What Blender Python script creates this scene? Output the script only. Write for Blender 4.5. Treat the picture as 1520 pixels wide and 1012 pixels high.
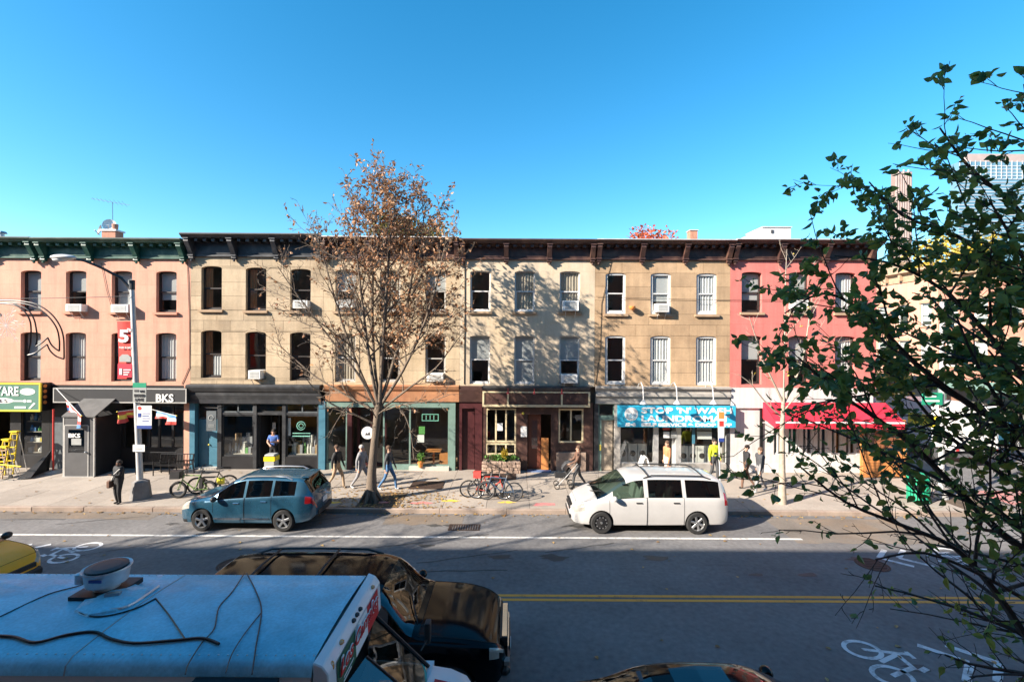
import bpy, bmesh, math, random
from mathutils import Vector, Matrix
random.seed(7)
R = math.radians
for o in list(bpy.data.objects): bpy.data.objects.remove(o)
scene = bpy.context.scene
C = scene.collection

# ------------------------------------------------------------------ camera, sky, sun, exposure
CAM_H = 6.0; FPX = 690.0; ROLL = 0.0058
cam_d = bpy.data.cameras.new('camera'); cam = bpy.data.objects.new('camera', cam_d); C.objects.link(cam)
cam_d.sensor_width = 36.0; cam_d.lens = 36.0*FPX/1520.0; cam_d.clip_start = 0.05; cam_d.clip_end = 4000
cam.matrix_world = Matrix.Translation((0, 0, CAM_H)) @ Matrix.Rotation(R(90), 4, 'X') @ Matrix.Rotation(ROLL, 4, 'Z')
scene.camera = cam
SUN = Vector((1.8, 1.0, -1.14)).normalized()          # the way the light travels
world = bpy.data.worlds.new('World'); scene.world = world; world.use_nodes = True
wn = world.node_tree; wn.nodes.clear()
sky = wn.nodes.new('ShaderNodeTexSky'); sky.sky_type = 'NISHITA'; sky.sun_disc = False
sky.sun_elevation = math.asin(-SUN.z); sky.sun_rotation = math.atan2(-SUN.x, -SUN.y)
sky.altitude = 0; sky.air_density = 1.0; sky.dust_density = 0.3; sky.ozone_density = 2.5
hs = wn.nodes.new('ShaderNodeHueSaturation'); hs.inputs['Hue'].default_value = 0.487; hs.inputs['Saturation'].default_value = 1.37; hs.inputs['Value'].default_value = 1.0
bg = wn.nodes.new('ShaderNodeBackground'); bg.inputs['Strength'].default_value = 0.10
wo = wn.nodes.new('ShaderNodeOutputWorld')
wn.links.new(sky.outputs[0], hs.inputs['Color']); wn.links.new(hs.outputs[0], bg.inputs[0]); wn.links.new(bg.outputs[0], wo.inputs[0])
sl = bpy.data.lights.new('sun', 'SUN'); sl.energy = 5.0; sl.angle = R(0.5); sl.color = (1.0, 0.89, 0.76)
so = bpy.data.objects.new('sun', sl); C.objects.link(so); so.rotation_euler = SUN.to_track_quat('-Z', 'Y').to_euler(); so.location = (-20, -12, 25)
vs = scene.view_settings; vs.view_transform = 'Standard'; vs.look = 'None'; vs.gamma = 1; vs.use_curve_mapping = False; vs.exposure = 1.5

# ------------------------------------------------------------------ measuring: a photo point at a known distance from the camera plane
def px(x, y, Y):
    xr = (x-760) + ROLL*(y-506); yr = (y-506) - ROLL*(x-760)
    return Vector((xr*Y/FPX, Y, CAM_H - yr*Y/FPX))
YF = 21.0                                              # the far row's facade line
def fX(x, y=600, Y=YF): return px(x, y, Y).x
def fZ(y, x=760, Y=YF): return px(x, y, Y).z
ZS = 0.15                                              # sidewalk level

# ------------------------------------------------------------------ mesh builder
class MB:
    def __init__(s): s.v = []; s.f = []; s.m = []; s.mi = 0
    def add(s, vs_, fs):
        n = len(s.v); s.v += [tuple(v) for v in vs_]
        for f in fs: s.f.append(tuple(i+n for i in f)); s.m.append(s.mi)
        return s
    def box(s, x0, x1, y0, y1, z0, z1):
        if x0 > x1: x0, x1 = x1, x0
        if y0 > y1: y0, y1 = y1, y0
        if z0 > z1: z0, z1 = z1, z0
        return s.add([(x0,y0,z0),(x1,y0,z0),(x1,y1,z0),(x0,y1,z0),(x0,y0,z1),(x1,y0,z1),(x1,y1,z1),(x0,y1,z1)],
                     [(0,3,2,1),(4,5,6,7),(0,1,5,4),(1,2,6,5),(2,3,7,6),(3,0,4,7)])
    def obox(s, c, d, mat):                            # box of size d centred at c, turned by a 3x3 matrix
        h = [k/2 for k in d]; n = len(s.v); m2 = MB().box(-h[0],h[0],-h[1],h[1],-h[2],h[2])
        return s.add([Vector(c)+mat @ Vector(v) for v in m2.v], m2.f)
    def prism(s, pts, axis, a, b):                     # polygon (two coords) pushed along an axis
        n = len(pts)
        def P(p, t): return (t, p[0], p[1]) if axis == 'x' else ((p[0], t, p[1]) if axis == 'y' else (p[0], p[1], t))
        v = [P(p, a) for p in pts]+[P(p, b) for p in pts]
        f = [tuple(range(n)), tuple(range(2*n-1, n-1, -1))]+[(i, i+n, (i+1) % n+n, (i+1) % n) for i in range(n)]
        return s.add(v, f)
    def tube(s, pts, r, n=6, cap=True):                # r: number or list
        pts = [Vector(p) for p in pts]; k = len(pts)
        rs = r if isinstance(r, (list, tuple)) else [r]*k
        t = (pts[1]-pts[0]).normalized(); a = t.orthogonal().normalized(); vs_ = []
        for i in range(k):
            t2 = (pts[min(i+1, k-1)]-pts[max(i-1, 0)])
            t2 = t2.normalized() if t2.length > 1e-9 else t
            a = (a-t2*a.dot(t2)); a = a.normalized() if a.length > 1e-6 else t2.orthogonal().normalized()
            b = t2.cross(a); t = t2
            for j in range(n):
                q = 2*math.pi*j/n; vs_.append(pts[i]+(a*math.cos(q)+b*math.sin(q))*rs[i])
        fs = [(i*n+j, i*n+(j+1) % n, (i+1)*n+(j+1) % n, (i+1)*n+j) for i in range(k-1) for j in range(n)]
        if cap: fs += [tuple(range(n-1, -1, -1)), tuple((k-1)*n+j for j in range(n))]
        return s.add(vs_, fs)
    def lathe(s, prof, c=(0,0,0), axis='z', n=20, cap=True):     # prof: (radius, height) pairs
        vs_ = []; k = len(prof)
        for (r, h) in prof:
            for j in range(n):
                q = 2*math.pi*j/n; u, w = r*math.cos(q), r*math.sin(q)
                p = (u, w, h) if axis == 'z' else ((u, h, w) if axis == 'y' else (h, u, w))
                vs_.append((c[0]+p[0], c[1]+p[1], c[2]+p[2]))
        fs = [(i*n+j, i*n+(j+1) % n, (i+1)*n+(j+1) % n, (i+1)*n+j) for i in range(k-1) for j in range(n)]
        if cap and prof[0][0] > 1e-4: fs.append(tuple(range(n-1, -1, -1)))
        if cap and prof[-1][0] > 1e-4: fs.append(tuple((k-1)*n+j for j in range(n)))
        return s.add(vs_, fs)
    def ball(s, c, r, n=10, k=7):                      # r: number or three radii
        r = (r, r, r) if isinstance(r, (int, float)) else r; vs_ = []
        for i in range(k+1):
            a = math.pi*i/k-math.pi/2
            for j in range(n):
                q = 2*math.pi*j/n; vs_.append((c[0]+r[0]*math.cos(a)*math.cos(q), c[1]+r[1]*math.cos(a)*math.sin(q), c[2]+r[2]*math.sin(a)))
        return s.add(vs_, [(i*n+j, i*n+(j+1) % n, (i+1)*n+(j+1) % n, (i+1)*n+j) for i in range(k) for j in range(n)])
    def quad(s, a, b, c, d): return s.add([a, b, c, d], [(0, 1, 2, 3)])
    def build(s, name, mat, parent=None, smooth=None, bevel=0, fix=False):
        me = bpy.data.meshes.new(name)
        L = Vector(parent['_o']) if parent is not None and '_o' in parent else Vector((0, 0, 0))
        me.from_pydata([tuple(Vector(v)-L) for v in s.v], [], s.f)
        mats = mat if isinstance(mat, (list, tuple)) else [mat]
        for m in mats: me.materials.append(M[m] if isinstance(m, str) else m)
        if len(mats) > 1: me.polygons.foreach_set('material_index', s.m)
        me.validate()
        bm = bmesh.new(); bm.from_mesh(me)
        if fix: bmesh.ops.remove_doubles(bm, verts=bm.verts, dist=1e-5)
        if bevel: bmesh.ops.bevel(bm, geom=list(bm.edges), offset=bevel, segments=1, affect='EDGES', clamp_overlap=True)
        bmesh.ops.recalc_face_normals(bm, faces=bm.faces); bm.to_mesh(me); bm.free()
        if smooth is not None:
            me.polygons.foreach_set('use_smooth', [True]*len(me.polygons))
            if smooth < 180: me.set_sharp_from_angle(angle=R(smooth))
        o = bpy.data.objects.new(name, me); C.objects.link(o)
        if parent is not None: o.parent = parent; o['_o'] = tuple(L)
        return o
def tag(o, label=None, cat=None, group=None, kind=None):
    if label: o['label'] = label
    if cat: o['category'] = cat
    if group: o['group'] = group
    if kind: o['kind'] = kind
    return o
def thing(name, label, cat, loc=(0,0,0), group=None):
    o = bpy.data.objects.new(name, None); C.objects.link(o); o.location = loc; o['_o'] = tuple(loc); o.empty_display_size = 0.2
    return tag(o, label, cat, group)
def part(name, parent, mat, *boxes, bevel=0):
    m = MB()
    for b in boxes: m.box(*b)
    return m.build(name, mat, parent, bevel=bevel)
def copy_tree(o, parent=None):
    c = o.copy(); C.objects.link(c)
    if parent is not None: c.parent = parent
    for ch in o.children: copy_tree(ch, c)
    return c
def evaluated(o):                                      # the mesh of an object with its modifiers applied
    bpy.context.view_layer.update(); dg = bpy.context.evaluated_depsgraph_get()
    return bpy.data.meshes.new_from_object(o.evaluated_get(dg))
def text(s, name, mat, parent, loc, size, rot=(90,0,0), depth=0.006, fit=None, weight=0.0, shear=0.0, align='LEFT', spacing=1.0):
    cu = bpy.data.curves.new(name, 'FONT'); cu.body = s; cu.size = size; cu.extrude = depth; cu.offset = weight; cu.shear = shear
    cu.align_x = align; cu.space_character = spacing; cu.resolution_u = 3
    t = bpy.data.objects.new(name, cu); C.objects.link(t); me = evaluated(t)
    bpy.data.objects.remove(t); bpy.data.curves.remove(cu)
    me.materials.clear(); me.materials.append(M[mat])
    if fit:
        xs = [v.co.x for v in me.vertices]; w = max(xs)-min(xs)
        k = fit/w if w > 0 else 1; mn = min(xs)
        for v in me.vertices: v.co.x = (v.co.x-mn)*k
    o = bpy.data.objects.new(name, me); C.objects.link(o)
    L = Vector(parent['_o']) if parent is not None and '_o' in parent else Vector((0,0,0))
    o.parent = parent; o.location = Vector(loc)-L; o.rotation_euler = tuple(R(a) for a in rot); o['_o'] = tuple(L)
    return o

# ------------------------------------------------------------------ materials
M = {}
def nm(name):
    m = bpy.data.materials.new(name); m.use_nodes = True; M[name] = m; t = m.node_tree
    return m, t, t.nodes['Principled BSDF']
def col4(c): return (c[0], c[1], c[2], 1)
def mat(name, col, rough=0.7, metal=0.0, var=0.15, scale=3.0, bump=0.0, bscale=30.0, rnd=0.0, alt=None, altamt=0.5, spec=0.5, coat=0.0, streak=False, fine=0.0):
    """base colour moved lighter and darker by noise; rnd: a tone of its own for each piece; alt: stains of a second colour"""
    m, t, b = nm(name); N, K = t.nodes, t.links
    tc = N.new('ShaderNodeTexCoord'); mp = N.new('ShaderNodeMapping'); 
    geo = N.new('ShaderNodeNewGeometry')
    K.new(geo.outputs['Position'] if name.startswith('w_') else tc.outputs['Object'], mp.inputs[0])
    if streak: mp.inputs['Scale'].default_value = (1, 1, 0.18)
    n1 = N.new('ShaderNodeTexNoise'); n1.inputs['Scale'].default_value = scale; n1.inputs['Detail'].default_value = 6; n1.inputs['Roughness'].default_value = 0.65
    K.new(mp.outputs[0], n1.inputs['Vector'])
    mr = N.new('ShaderNodeMapRange'); mr.inputs[1].default_value = 0.3; mr.inputs[2].default_value = 0.7; mr.inputs[3].default_value = 1-var; mr.inputs[4].default_value = 1+var
    K.new(n1.outputs[0], mr.inputs[0]); fac = mr.outputs[0]
    def mul(a, bb):
        q = N.new('ShaderNodeMath'); q.operation = 'MULTIPLY'; K.new(a, q.inputs[0]); K.new(bb, q.inputs[1]); return q.outputs[0]
    if fine:
        n3 = N.new('ShaderNodeTexNoise'); n3.inputs['Scale'].default_value = scale*18; n3.inputs['Detail'].default_value = 3; K.new(tc.outputs['Object'], n3.inputs['Vector'])
        m3 = N.new('ShaderNodeMapRange'); m3.inputs[1].default_value = 0.3; m3.inputs[2].default_value = 0.7; m3.inputs[3].default_value = 1-fine; m3.inputs[4].default_value = 1+fine
        K.new(n3.outputs[0], m3.inputs[0]); fac = mul(fac, m3.outputs[0])
    if rnd:
        oi = N.new('ShaderNodeObjectInfo'); m4 = N.new('ShaderNodeMapRange'); m4.inputs[3].default_value = 1-rnd; m4.inputs[4].default_value = 1+rnd
        K.new(oi.outputs['Random'], m4.inputs[0]); fac = mul(fac, m4.outputs[0])
    if name.startswith('w_'):                              # rain streaks and soot
        ms = N.new('ShaderNodeMapping'); ms.inputs['Scale'].default_value = (2.6, 2.6, 0.22); K.new(geo.outputs['Position'], ms.inputs[0])
        n5 = N.new('ShaderNodeTexNoise'); n5.inputs['Scale'].default_value = 1.3; n5.inputs['Detail'].default_value = 7; n5.inputs['Roughness'].default_value = 0.7; K.new(ms.outputs[0], n5.inputs['Vector'])
        m5 = N.new('ShaderNodeMapRange'); m5.inputs[1].default_value = 0.42; m5.inputs[2].default_value = 0.72; m5.inputs[3].default_value = 1.05; m5.inputs[4].default_value = 0.80; K.new(n5.outputs[0], m5.inputs[0]); fac = mul(fac, m5.outputs[0])
    base = N.new('ShaderNodeRGB'); base.outputs[0].default_value = col4(col); c_out = base.outputs[0]
    if alt is not None:
        n2 = N.new('ShaderNodeTexNoise'); n2.inputs['Scale'].default_value = scale*0.45; n2.inputs['Detail'].default_value = 8; n2.inputs['Roughness'].default_value = 0.7
        K.new(mp.outputs[0], n2.inputs['Vector'])
        r2 = N.new('ShaderNodeMapRange'); r2.inputs[1].default_value = 0.48; r2.inputs[2].default_value = 0.68; r2.inputs[3].default_value = 0; r2.inputs[4].default_value = altamt
        K.new(n2.outputs[0], r2.inputs[0])
        mx = N.new('ShaderNodeMixRGB'); mx.inputs[2].default_value = col4(alt); K.new(r2.outputs[0], mx.inputs[0]); K.new(c_out, mx.inputs[1]); c_out = mx.outputs[0]
    vm = N.new('ShaderNodeVectorMath'); vm.operation = 'SCALE'; K.new(c_out, vm.inputs[0]); K.new(fac, vm.inputs['Scale'])
    K.new(vm.outputs[0], b.inputs['Base Color'])
    b.inputs['Metallic'].default_value = metal; b.inputs['Specular IOR Level'].default_value = spec
    r3 = N.new('ShaderNodeMapRange'); r3.inputs[3].default_value = max(0.02, rough-0.08); r3.inputs[4].default_value = min(1, rough+0.08); K.new(n1.outputs[0], r3.inputs[0]); K.new(r3.outputs[0], b.inputs['Roughness'])
    if coat: b.inputs['Coat Weight'].default_value = coat; b.inputs['Coat Roughness'].default_value = 0.04
    if bump:
        nb = N.new('ShaderNodeTexNoise'); nb.inputs['Scale'].default_value = bscale; nb.inputs['Detail'].default_value = 5; K.new(tc.outputs['Object'], nb.inputs['Vector'])
        bp = N.new('ShaderNodeBump'); bp.inputs['Strength'].default_value = bump; bp.inputs['Distance'].default_value = 0.02
        K.new(nb.outputs[0], bp.inputs['Height']); K.new(bp.outputs[0], b.inputs['Normal'])
    return m
def glass(name, tint=(0.35,0.38,0.38), refl=0.25, rough=0.01):
    """a pane: lets light through with a tint, mirrors more at a slant"""
    m = bpy.data.materials.new(name); m.use_nodes = True; M[name] = m; t = m.node_tree; N, K = t.nodes, t.links; N.clear()
    tr = N.new('ShaderNodeBsdfTransparent'); tr.inputs[0].default_value = col4(tint)
    gl = N.new('ShaderNodeBsdfGlossy'); gl.inputs[0].default_value = (0.95, 0.97, 1, 1); gl.inputs['Roughness'].default_value = rough
    geo = N.new('ShaderNodeNewGeometry'); dt = N.new('ShaderNodeVectorMath'); dt.operation = 'DOT_PRODUCT'; K.new(geo.outputs['Normal'], dt.inputs[0]); K.new(geo.outputs['Incoming'], dt.inputs[1])
    def mth(op, a, b=None):
        q = N.new('ShaderNodeMath'); q.operation = op; K.new(a, q.inputs[0])
        if b is not None: q.inputs[1].default_value = b
        return q
    ab = mth('ABSOLUTE', dt.outputs['Value']); iv = N.new('ShaderNodeMath'); iv.operation = 'SUBTRACT'; iv.inputs[0].default_value = 1.0; K.new(ab.outputs[0], iv.inputs[1]); fr = mth('POWER', iv.outputs[0], 5.0)
    ad = N.new('ShaderNodeMath'); ad.operation = 'MULTIPLY_ADD'; ad.inputs[1].default_value = 0.9; ad.inputs[2].default_value = refl+0.04; ad.use_clamp = True
    mx = N.new('ShaderNodeMixShader'); out = N.new('ShaderNodeOutputMaterial')
    nz = N.new('ShaderNodeTexNoise'); nz.inputs['Scale'].default_value = 1.6; bp = N.new('ShaderNodeBump'); bp.inputs['Strength'].default_value = 0.06; bp.inputs['Distance'].default_value = 0.05
    K.new(nz.outputs[0], bp.inputs['Height']); K.new(bp.outputs[0], gl.inputs['Normal'])
    K.new(fr.outputs[0], ad.inputs[0]); K.new(ad.outputs[0], mx.inputs[0]); K.new(tr.outputs[0], mx.inputs[1]); K.new(gl.outputs[0], mx.inputs[2]); K.new(mx.outputs[0], out.inputs[0])
    return m
def leafmat(name, col, col2, trans=0.35, rough=0.5):
    m = bpy.data.materials.new(name); m.use_nodes = True; M[name] = m; t = m.node_tree; N, K = t.nodes, t.links; N.clear()
    geo = N.new('ShaderNodeNewGeometry'); mx = N.new('ShaderNodeMixRGB'); mx.inputs[1].default_value = col4(col); mx.inputs[2].default_value = col4(col2)
    K.new(geo.outputs['Random Per Island'], mx.inputs[0])
    p = N.new('ShaderNodeBsdfPrincipled'); p.inputs['Roughness'].default_value = rough; K.new(mx.outputs[0], p.inputs['Base Color'])
    tl = N.new('ShaderNodeBsdfTranslucent'); K.new(mx.outputs[0], tl.inputs[0])
    ms = N.new('ShaderNodeMixShader'); ms.inputs[0].default_value = trans; out = N.new('ShaderNodeOutputMaterial')
    K.new(p.outputs[0], ms.inputs[1]); K.new(tl.outputs[0], ms.inputs[2]); K.new(ms.outputs[0], out.inputs[0])
    return m

# walls (their stains are laid out over the whole wall, so names begin with w_)
mat('w_pink', (0.60,0.305,0.215), 0.85, var=0.10, scale=0.9, bump=0.25, bscale=60, rnd=0.025, alt=(0.52,0.27,0.19), altamt=0.5, fine=0.05)
mat('w_tan', (0.43,0.335,0.225), 0.88, var=0.2, scale=0.8, bump=0.4, bscale=50, rnd=0.15, alt=(0.31,0.225,0.14), altamt=0.75, fine=0.08)
mat('w_tan_b', (0.46,0.36,0.24), 0.88, var=0.13, scale=0.8, bump=0.35, bscale=50, rnd=0.05, alt=(0.38,0.28,0.16), altamt=0.5, fine=0.06)
mat('w_cream', (0.53,0.435,0.32), 0.85, var=0.10, scale=0.8, bump=0.3, bscale=50, rnd=0.02, alt=(0.46,0.33,0.17), altamt=0.45, fine=0.05)
mat('w_ochre', (0.40,0.275,0.165), 0.88, var=0.2, scale=0.8, bump=0.4, bscale=50, rnd=0.11, alt=(0.28,0.18,0.10), altamt=0.8, fine=0.07)
mat('w_red', (0.56,0.170,0.145), 0.82, var=0.10, scale=0.9, bump=0.3, bscale=60, rnd=0.02, alt=(0.46,0.115,0.10), altamt=0.5, fine=0.05)
mat('w_brick', (0.42,0.20,0.14), 0.88, var=0.15, scale=1.2, bump=0.4, bscale=60)
mat('w_sand', (0.50,0.36,0.25), 0.88, var=0.15, scale=1.2, bump=0.4, bscale=60)
mat('w_white', (0.56,0.545,0.53), 0.7, var=0.07, scale=1.2, bump=0.15, alt=(0.45,0.42,0.39), altamt=0.4)
mat('w_terracotta', (0.37,0.175,0.085), 0.8, var=0.25, scale=1.5, bump=0.3, alt=(0.30,0.11,0.06), altamt=0.7)
mat('interior', (0.17,0.15,0.13), 0.9, var=0.2, scale=1.0)
mat('interior_light', (0.42,0.38,0.33), 0.9, var=0.15, scale=1.0)
mat('interior_floor', (0.20,0.13,0.08), 0.6, var=0.2, scale=2.0)
mat('tar_roof', (0.14,0.13,0.125), 0.9, var=0.3, scale=1.0)
mat('flashing', (0.62,0.60,0.58), 0.5, var=0.2, scale=3, metal=0.2)
# trim
mat('green_paint', (0.012,0.075,0.055), 0.45, var=0.2, scale=4, alt=(0.25,0.33,0.24), altamt=0.35)
mat('navy_paint', (0.022,0.026,0.034), 0.5, var=0.25, scale=4, alt=(0.16,0.15,0.14), altamt=0.4)
mat('brown_paint', (0.055,0.026,0.022), 0.5, var=0.25, scale=4, alt=(0.22,0.12,0.08), altamt=0.5)
mat('maroon_paint', (0.06,0.014,0.016), 0.45, var=0.2, scale=3)
mat('charcoal_paint', (0.030,0.032,0.036), 0.45, var=0.25, scale=3, alt=(0.13,0.13,0.13), altamt=0.35)
mat('slate_paint', (0.10,0.115,0.125), 0.5, var=0.2, scale=3)
mat('teal_paint', (0.055,0.17,0.24), 0.45, var=0.12, scale=3, alt=(0.035,0.11,0.16), altamt=0.4)
mat('sea_green_paint', (0.14,0.22,0.19), 0.55, var=0.2, scale=3)
mat('black_paint', (0.014,0.014,0.016), 0.45, var=0.2, scale=3)
mat('awning_black', (0.022,0.023,0.026), 0.75, var=0.25, scale=2, fine=0.1)
mat('awning_slope', (0.10,0.098,0.095), 0.85, var=0.25, scale=2, fine=0.1)
mat('white_paint', (0.58,0.58,0.57), 0.5, var=0.08, scale=4, alt=(0.55,0.53,0.5), altamt=0.3)
mat('grey_frame', (0.38,0.37,0.35), 0.55, var=0.12, scale=4)
mat('dark_frame', (0.030,0.024,0.022), 0.5, var=0.2, scale=4)
mat('cream_paint', (0.62,0.52,0.33), 0.55, var=0.14, scale=4, alt=(0.40,0.30,0.17), altamt=0.4)
mat('grey_wood', (0.34,0.32,0.29), 0.7, var=0.15, scale=2, alt=(0.22,0.20,0.18), altamt=0.5)
mat('sill_stone', (0.36,0.25,0.16), 0.85, var=0.15, scale=3)
mat('sill_pink', (0.55,0.25,0.17), 0.85, var=0.12, scale=3)
mat('plank_brown', (0.30,0.115,0.05), 0.6, var=0.25, scale=3, rnd=0.15, streak=True)
mat('door_wood', (0.15,0.045,0.025), 0.5, var=0.3, scale=3, streak=True)
mat('door_beige', (0.35,0.29,0.22), 0.6, var=0.15, scale=2)
mat('step_stone', (0.50,0.46,0.40), 0.8, var=0.15, scale=3)
mat('blue_sill', (0.10,0.16,0.30), 0.6, var=0.15, scale=3)
mat('rubble', (0.36,0.26,0.20), 0.9, var=0.2, scale=6, rnd=0.35, bump=0.5)
mat('sign_green', (0.085,0.20,0.15), 0.5, var=0.06, scale=3)
mat('sign_yellow', (0.80,0.68,0.05), 0.5, var=0.05, scale=3)
mat('sign_blue', (0.025,0.40,0.62), 0.5, var=0.08, scale=2, alt=(0.06,0.50,0.66), altamt=0.6)
mat('sign_red', (0.60,0.045,0.035), 0.55, var=0.08, scale=2)
mat('sign_white', (0.78,0.78,0.76), 0.5, var=0.05, scale=4)
mat('sign_dark', (0.05,0.05,0.055), 0.5, var=0.1, scale=4)
mat('sign_navy', (0.03,0.06,0.25), 0.5, var=0.1, scale=4)
mat('sign_grey', (0.33,0.34,0.33), 0.5, var=0.1, scale=4)
mat('street_green', (0.02,0.28,0.16), 0.45, var=0.08, scale=4)
mat('awning_red', (0.62,0.02,0.045), 0.8, var=0.15, scale=2, fine=0.08)
mat('orange_wood', (0.50,0.20,0.06), 0.6, var=0.2, scale=2, streak=True, rnd=0.08)
mat('yellow_plastic', (0.80,0.58,0.02), 0.4, var=0.1, scale=3)
mat('steel', (0.42,0.42,0.42), 0.38, metal=0.9, var=0.15, scale=6)
mat('aluminium', (0.62,0.62,0.61), 0.42, metal=0.5, var=0.12, scale=5)
mat('pole_grey', (0.50,0.50,0.50), 0.5, metal=0.3, var=0.15, scale=3)
mat('pole_dark', (0.045,0.045,0.048), 0.5, metal=0.3, var=0.2, scale=3)
mat('black_metal', (0.014,0.014,0.015), 0.42, metal=0.3, var=0.2, scale=5)
mat('black_rubber', (0.016,0.016,0.017), 0.8, var=0.2, scale=8)
mat('plastic_white', (0.72,0.71,0.68), 0.45, var=0.06, scale=4)
mat('plastic_black', (0.02,0.02,0.021), 0.5, var=0.15, scale=4)
mat('concrete_base', (0.20,0.19,0.185), 0.9, var=0.25, scale=3, bump=0.5)
mat('curtain', (0.62,0.62,0.60), 0.9, var=0.08, scale=3)
mat('curtain_beige', (0.42,0.36,0.28), 0.9, var=0.1, scale=3)
mat('curtain_orange', (0.40,0.15,0.05), 0.9, var=0.1, scale=3)
mat('blind', (0.46,0.47,0.46), 0.8, var=0.05, scale=3)
mat('chimney_brick', (0.42,0.20,0.13), 0.9, var=0.2, scale=5, bump=0.4)
glass('pane', (0.86,0.88,0.88), 0.06); glass('shop_pane', (0.84,0.87,0.85), 0.03); glass('car_pane', (0.10,0.115,0.11), 0.06); glass('car_pane_light', (0.42,0.52,0.46), 0.06); glass('windshield_pane', (0.16,0.20,0.18), 0.06)
# ------------------------------------------------------------------ ground materials
def worn(name, col, under, amount=0.5, scale=6.0):
    m, t, b = nm(name); N, K = t.nodes, t.links
    tc = N.new('ShaderNodeTexCoord'); n = N.new('ShaderNodeTexNoise'); n.inputs['Scale'].default_value = scale; n.inputs['Detail'].default_value = 10; n.inputs['Roughness'].default_value = 0.75; K.new(tc.outputs['Object'], n.inputs['Vector'])
    r = N.new('ShaderNodeMapRange'); r.inputs[1].default_value = amount-0.08; r.inputs[2].default_value = amount+0.10; K.new(n.outputs[0], r.inputs[0])
    mx = N.new('ShaderNodeMixRGB'); mx.inputs[1].default_value = col4(col); mx.inputs[2].default_value = col4(under); K.new(r.outputs[0], mx.inputs[0]); K.new(mx.outputs[0], b.inputs['Base Color']); b.inputs['Roughness'].default_value = 0.75
mat('asphalt', (0.158,0.152,0.149), 0.82, var=0.2, scale=0.45, bump=0.45, bscale=90, alt=(0.108,0.106,0.108), altamt=0.8, fine=0.16, spec=0.35)
mat('asphalt_patch', (0.165,0.142,0.12), 0.85, var=0.2, scale=0.8, bump=0.4, bscale=80, alt=(0.22,0.155,0.10), altamt=0.8, fine=0.1, spec=0.3)
mat('asphalt_seam', (0.05,0.048,0.046), 0.7, var=0.2, scale=3)
mat('paving', (0.325,0.28,0.235), 0.88, var=0.10, scale=1.0, bump=0.3, bscale=60, rnd=0.09, alt=(0.21,0.18,0.15), altamt=0.5, fine=0.08)
mat('paving_joint', (0.12,0.10,0.085), 0.95, var=0.2, scale=4)
mat('kerb_stone', (0.30,0.235,0.19), 0.85, var=0.2, scale=2, rnd=0.12, alt=(0.17,0.10,0.075), altamt=0.6, bump=0.3)
mat('earth', (0.085,0.06,0.04), 0.95, var=0.4, scale=5, bump=0.6, alt=(0.2,0.13,0.07), altamt=0.5)
mat('far_ground', (0.16,0.15,0.14), 0.9, var=0.2, scale=0.05)
worn('line_white', (0.62,0.60,0.56), (0.2,0.19,0.18), 0.56); worn('line_yellow', (0.78,0.33,0.05), (0.2,0.12,0.07), 0.62); worn('sharrow_white', (0.66,0.66,0.66), (0.16,0.155,0.15), 0.57, 3.0)
worn('spray_yellow', (0.70,0.50,0.04), (0.29,0.25,0.2), 0.55, 8); worn('spray_pink', (0.62,0.16,0.17), (0.29,0.25,0.2), 0.50, 8)
mat('iron', (0.07,0.045,0.035), 0.7, metal=0.5, var=0.3, scale=6)

def struct(o): o['kind'] = 'structure'; return o
YC = 16.12; YN = 4.6                                     # the far and the near kerb line
SSX0, SSX1 = 18.6, 31.0                                  # the side street
g = MB().quad((-1500,-300,-0.06),(1500,-300,-0.06),(1500,3000,-0.06),(-1500,3000,-0.06)); struct(g.build('ground', 'far_ground'))
road = MB(); road.quad((-120,YN,0),(120,YN,0),(120,YC,0),(-120,YC,0)); road.quad((SSX0,YC,0),(SSX1,YC,0),(SSX1,120,0),(SSX0,120,0)); road = struct(road.build('road', 'asphalt'))
def lines(name, m, rects, parent=road):
    mb = MB()
    for (x0,x1,y0,y1) in rects: mb.quad((x0,y0,0.004),(x1,y0,0.004),(x1,y1,0.004),(x0,y1,0.004))
    return mb.build(name, m, parent)
lines('parking_line', 'line_white', [(-60, 8.9, 14.15, 14.26)]); lines('parking_line', 'line_white', [(-60, -0.5, 6.95, 7.05)])
lines('centre_line', 'line_yellow', [(-60, 70, 10.92, 11.02)]); lines('centre_line', 'line_yellow', [(-60, 70, 10.74, 10.84)])
for (x0,x1,y0,y1,m) in [(8.6,13.0,13.95,15.9,'asphalt_patch'),(-4.2,-1.6,15.15,16.05,'asphalt_patch'),(-26,-12,15.45,16.1,'asphalt_patch'),(12.6,16.6,12.2,13.4,'asphalt_patch')]:
    mb = MB(); n = 9; pts = []
    for i in range(n): pts.append((x0+(x1-x0)*i/(n-1), y0+random.uniform(-.08,.08)))
    for i in range(n): pts.append((x1-(x1-x0)*i/(n-1), y1+random.uniform(-.08,.0)))
    mb.add([(p[0],p[1],0.003) for p in pts], [tuple(range(len(pts)))]); mb.build('asphalt_patch', m, road)
random.seed(21)
for k in range(13):                                      # tar seams
    x = random.uniform(-20,12); y = random.choice([12.5,13.2,14.8,15.3,12.0,15.0]); L = random.uniform(1.2,4.5); a = random.choice([0.06,-0.05,0.3,0.5]); mb = MB(); c = []
    for i in range(7): c.append(Vector((x+L*i/6*math.cos(a), min(15.95,y+L*i/6*math.sin(a)+random.uniform(-.04,.04)), 0.0055)))
    for i in range(6):
        w = Vector((0,0.018*random.uniform(.6,1.3),0)); mb.quad(c[i]-w,c[i+1]-w,c[i+1]+w,c[i]+w)
    mb.build('tar_seam', 'asphalt_seam', road)
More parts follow.
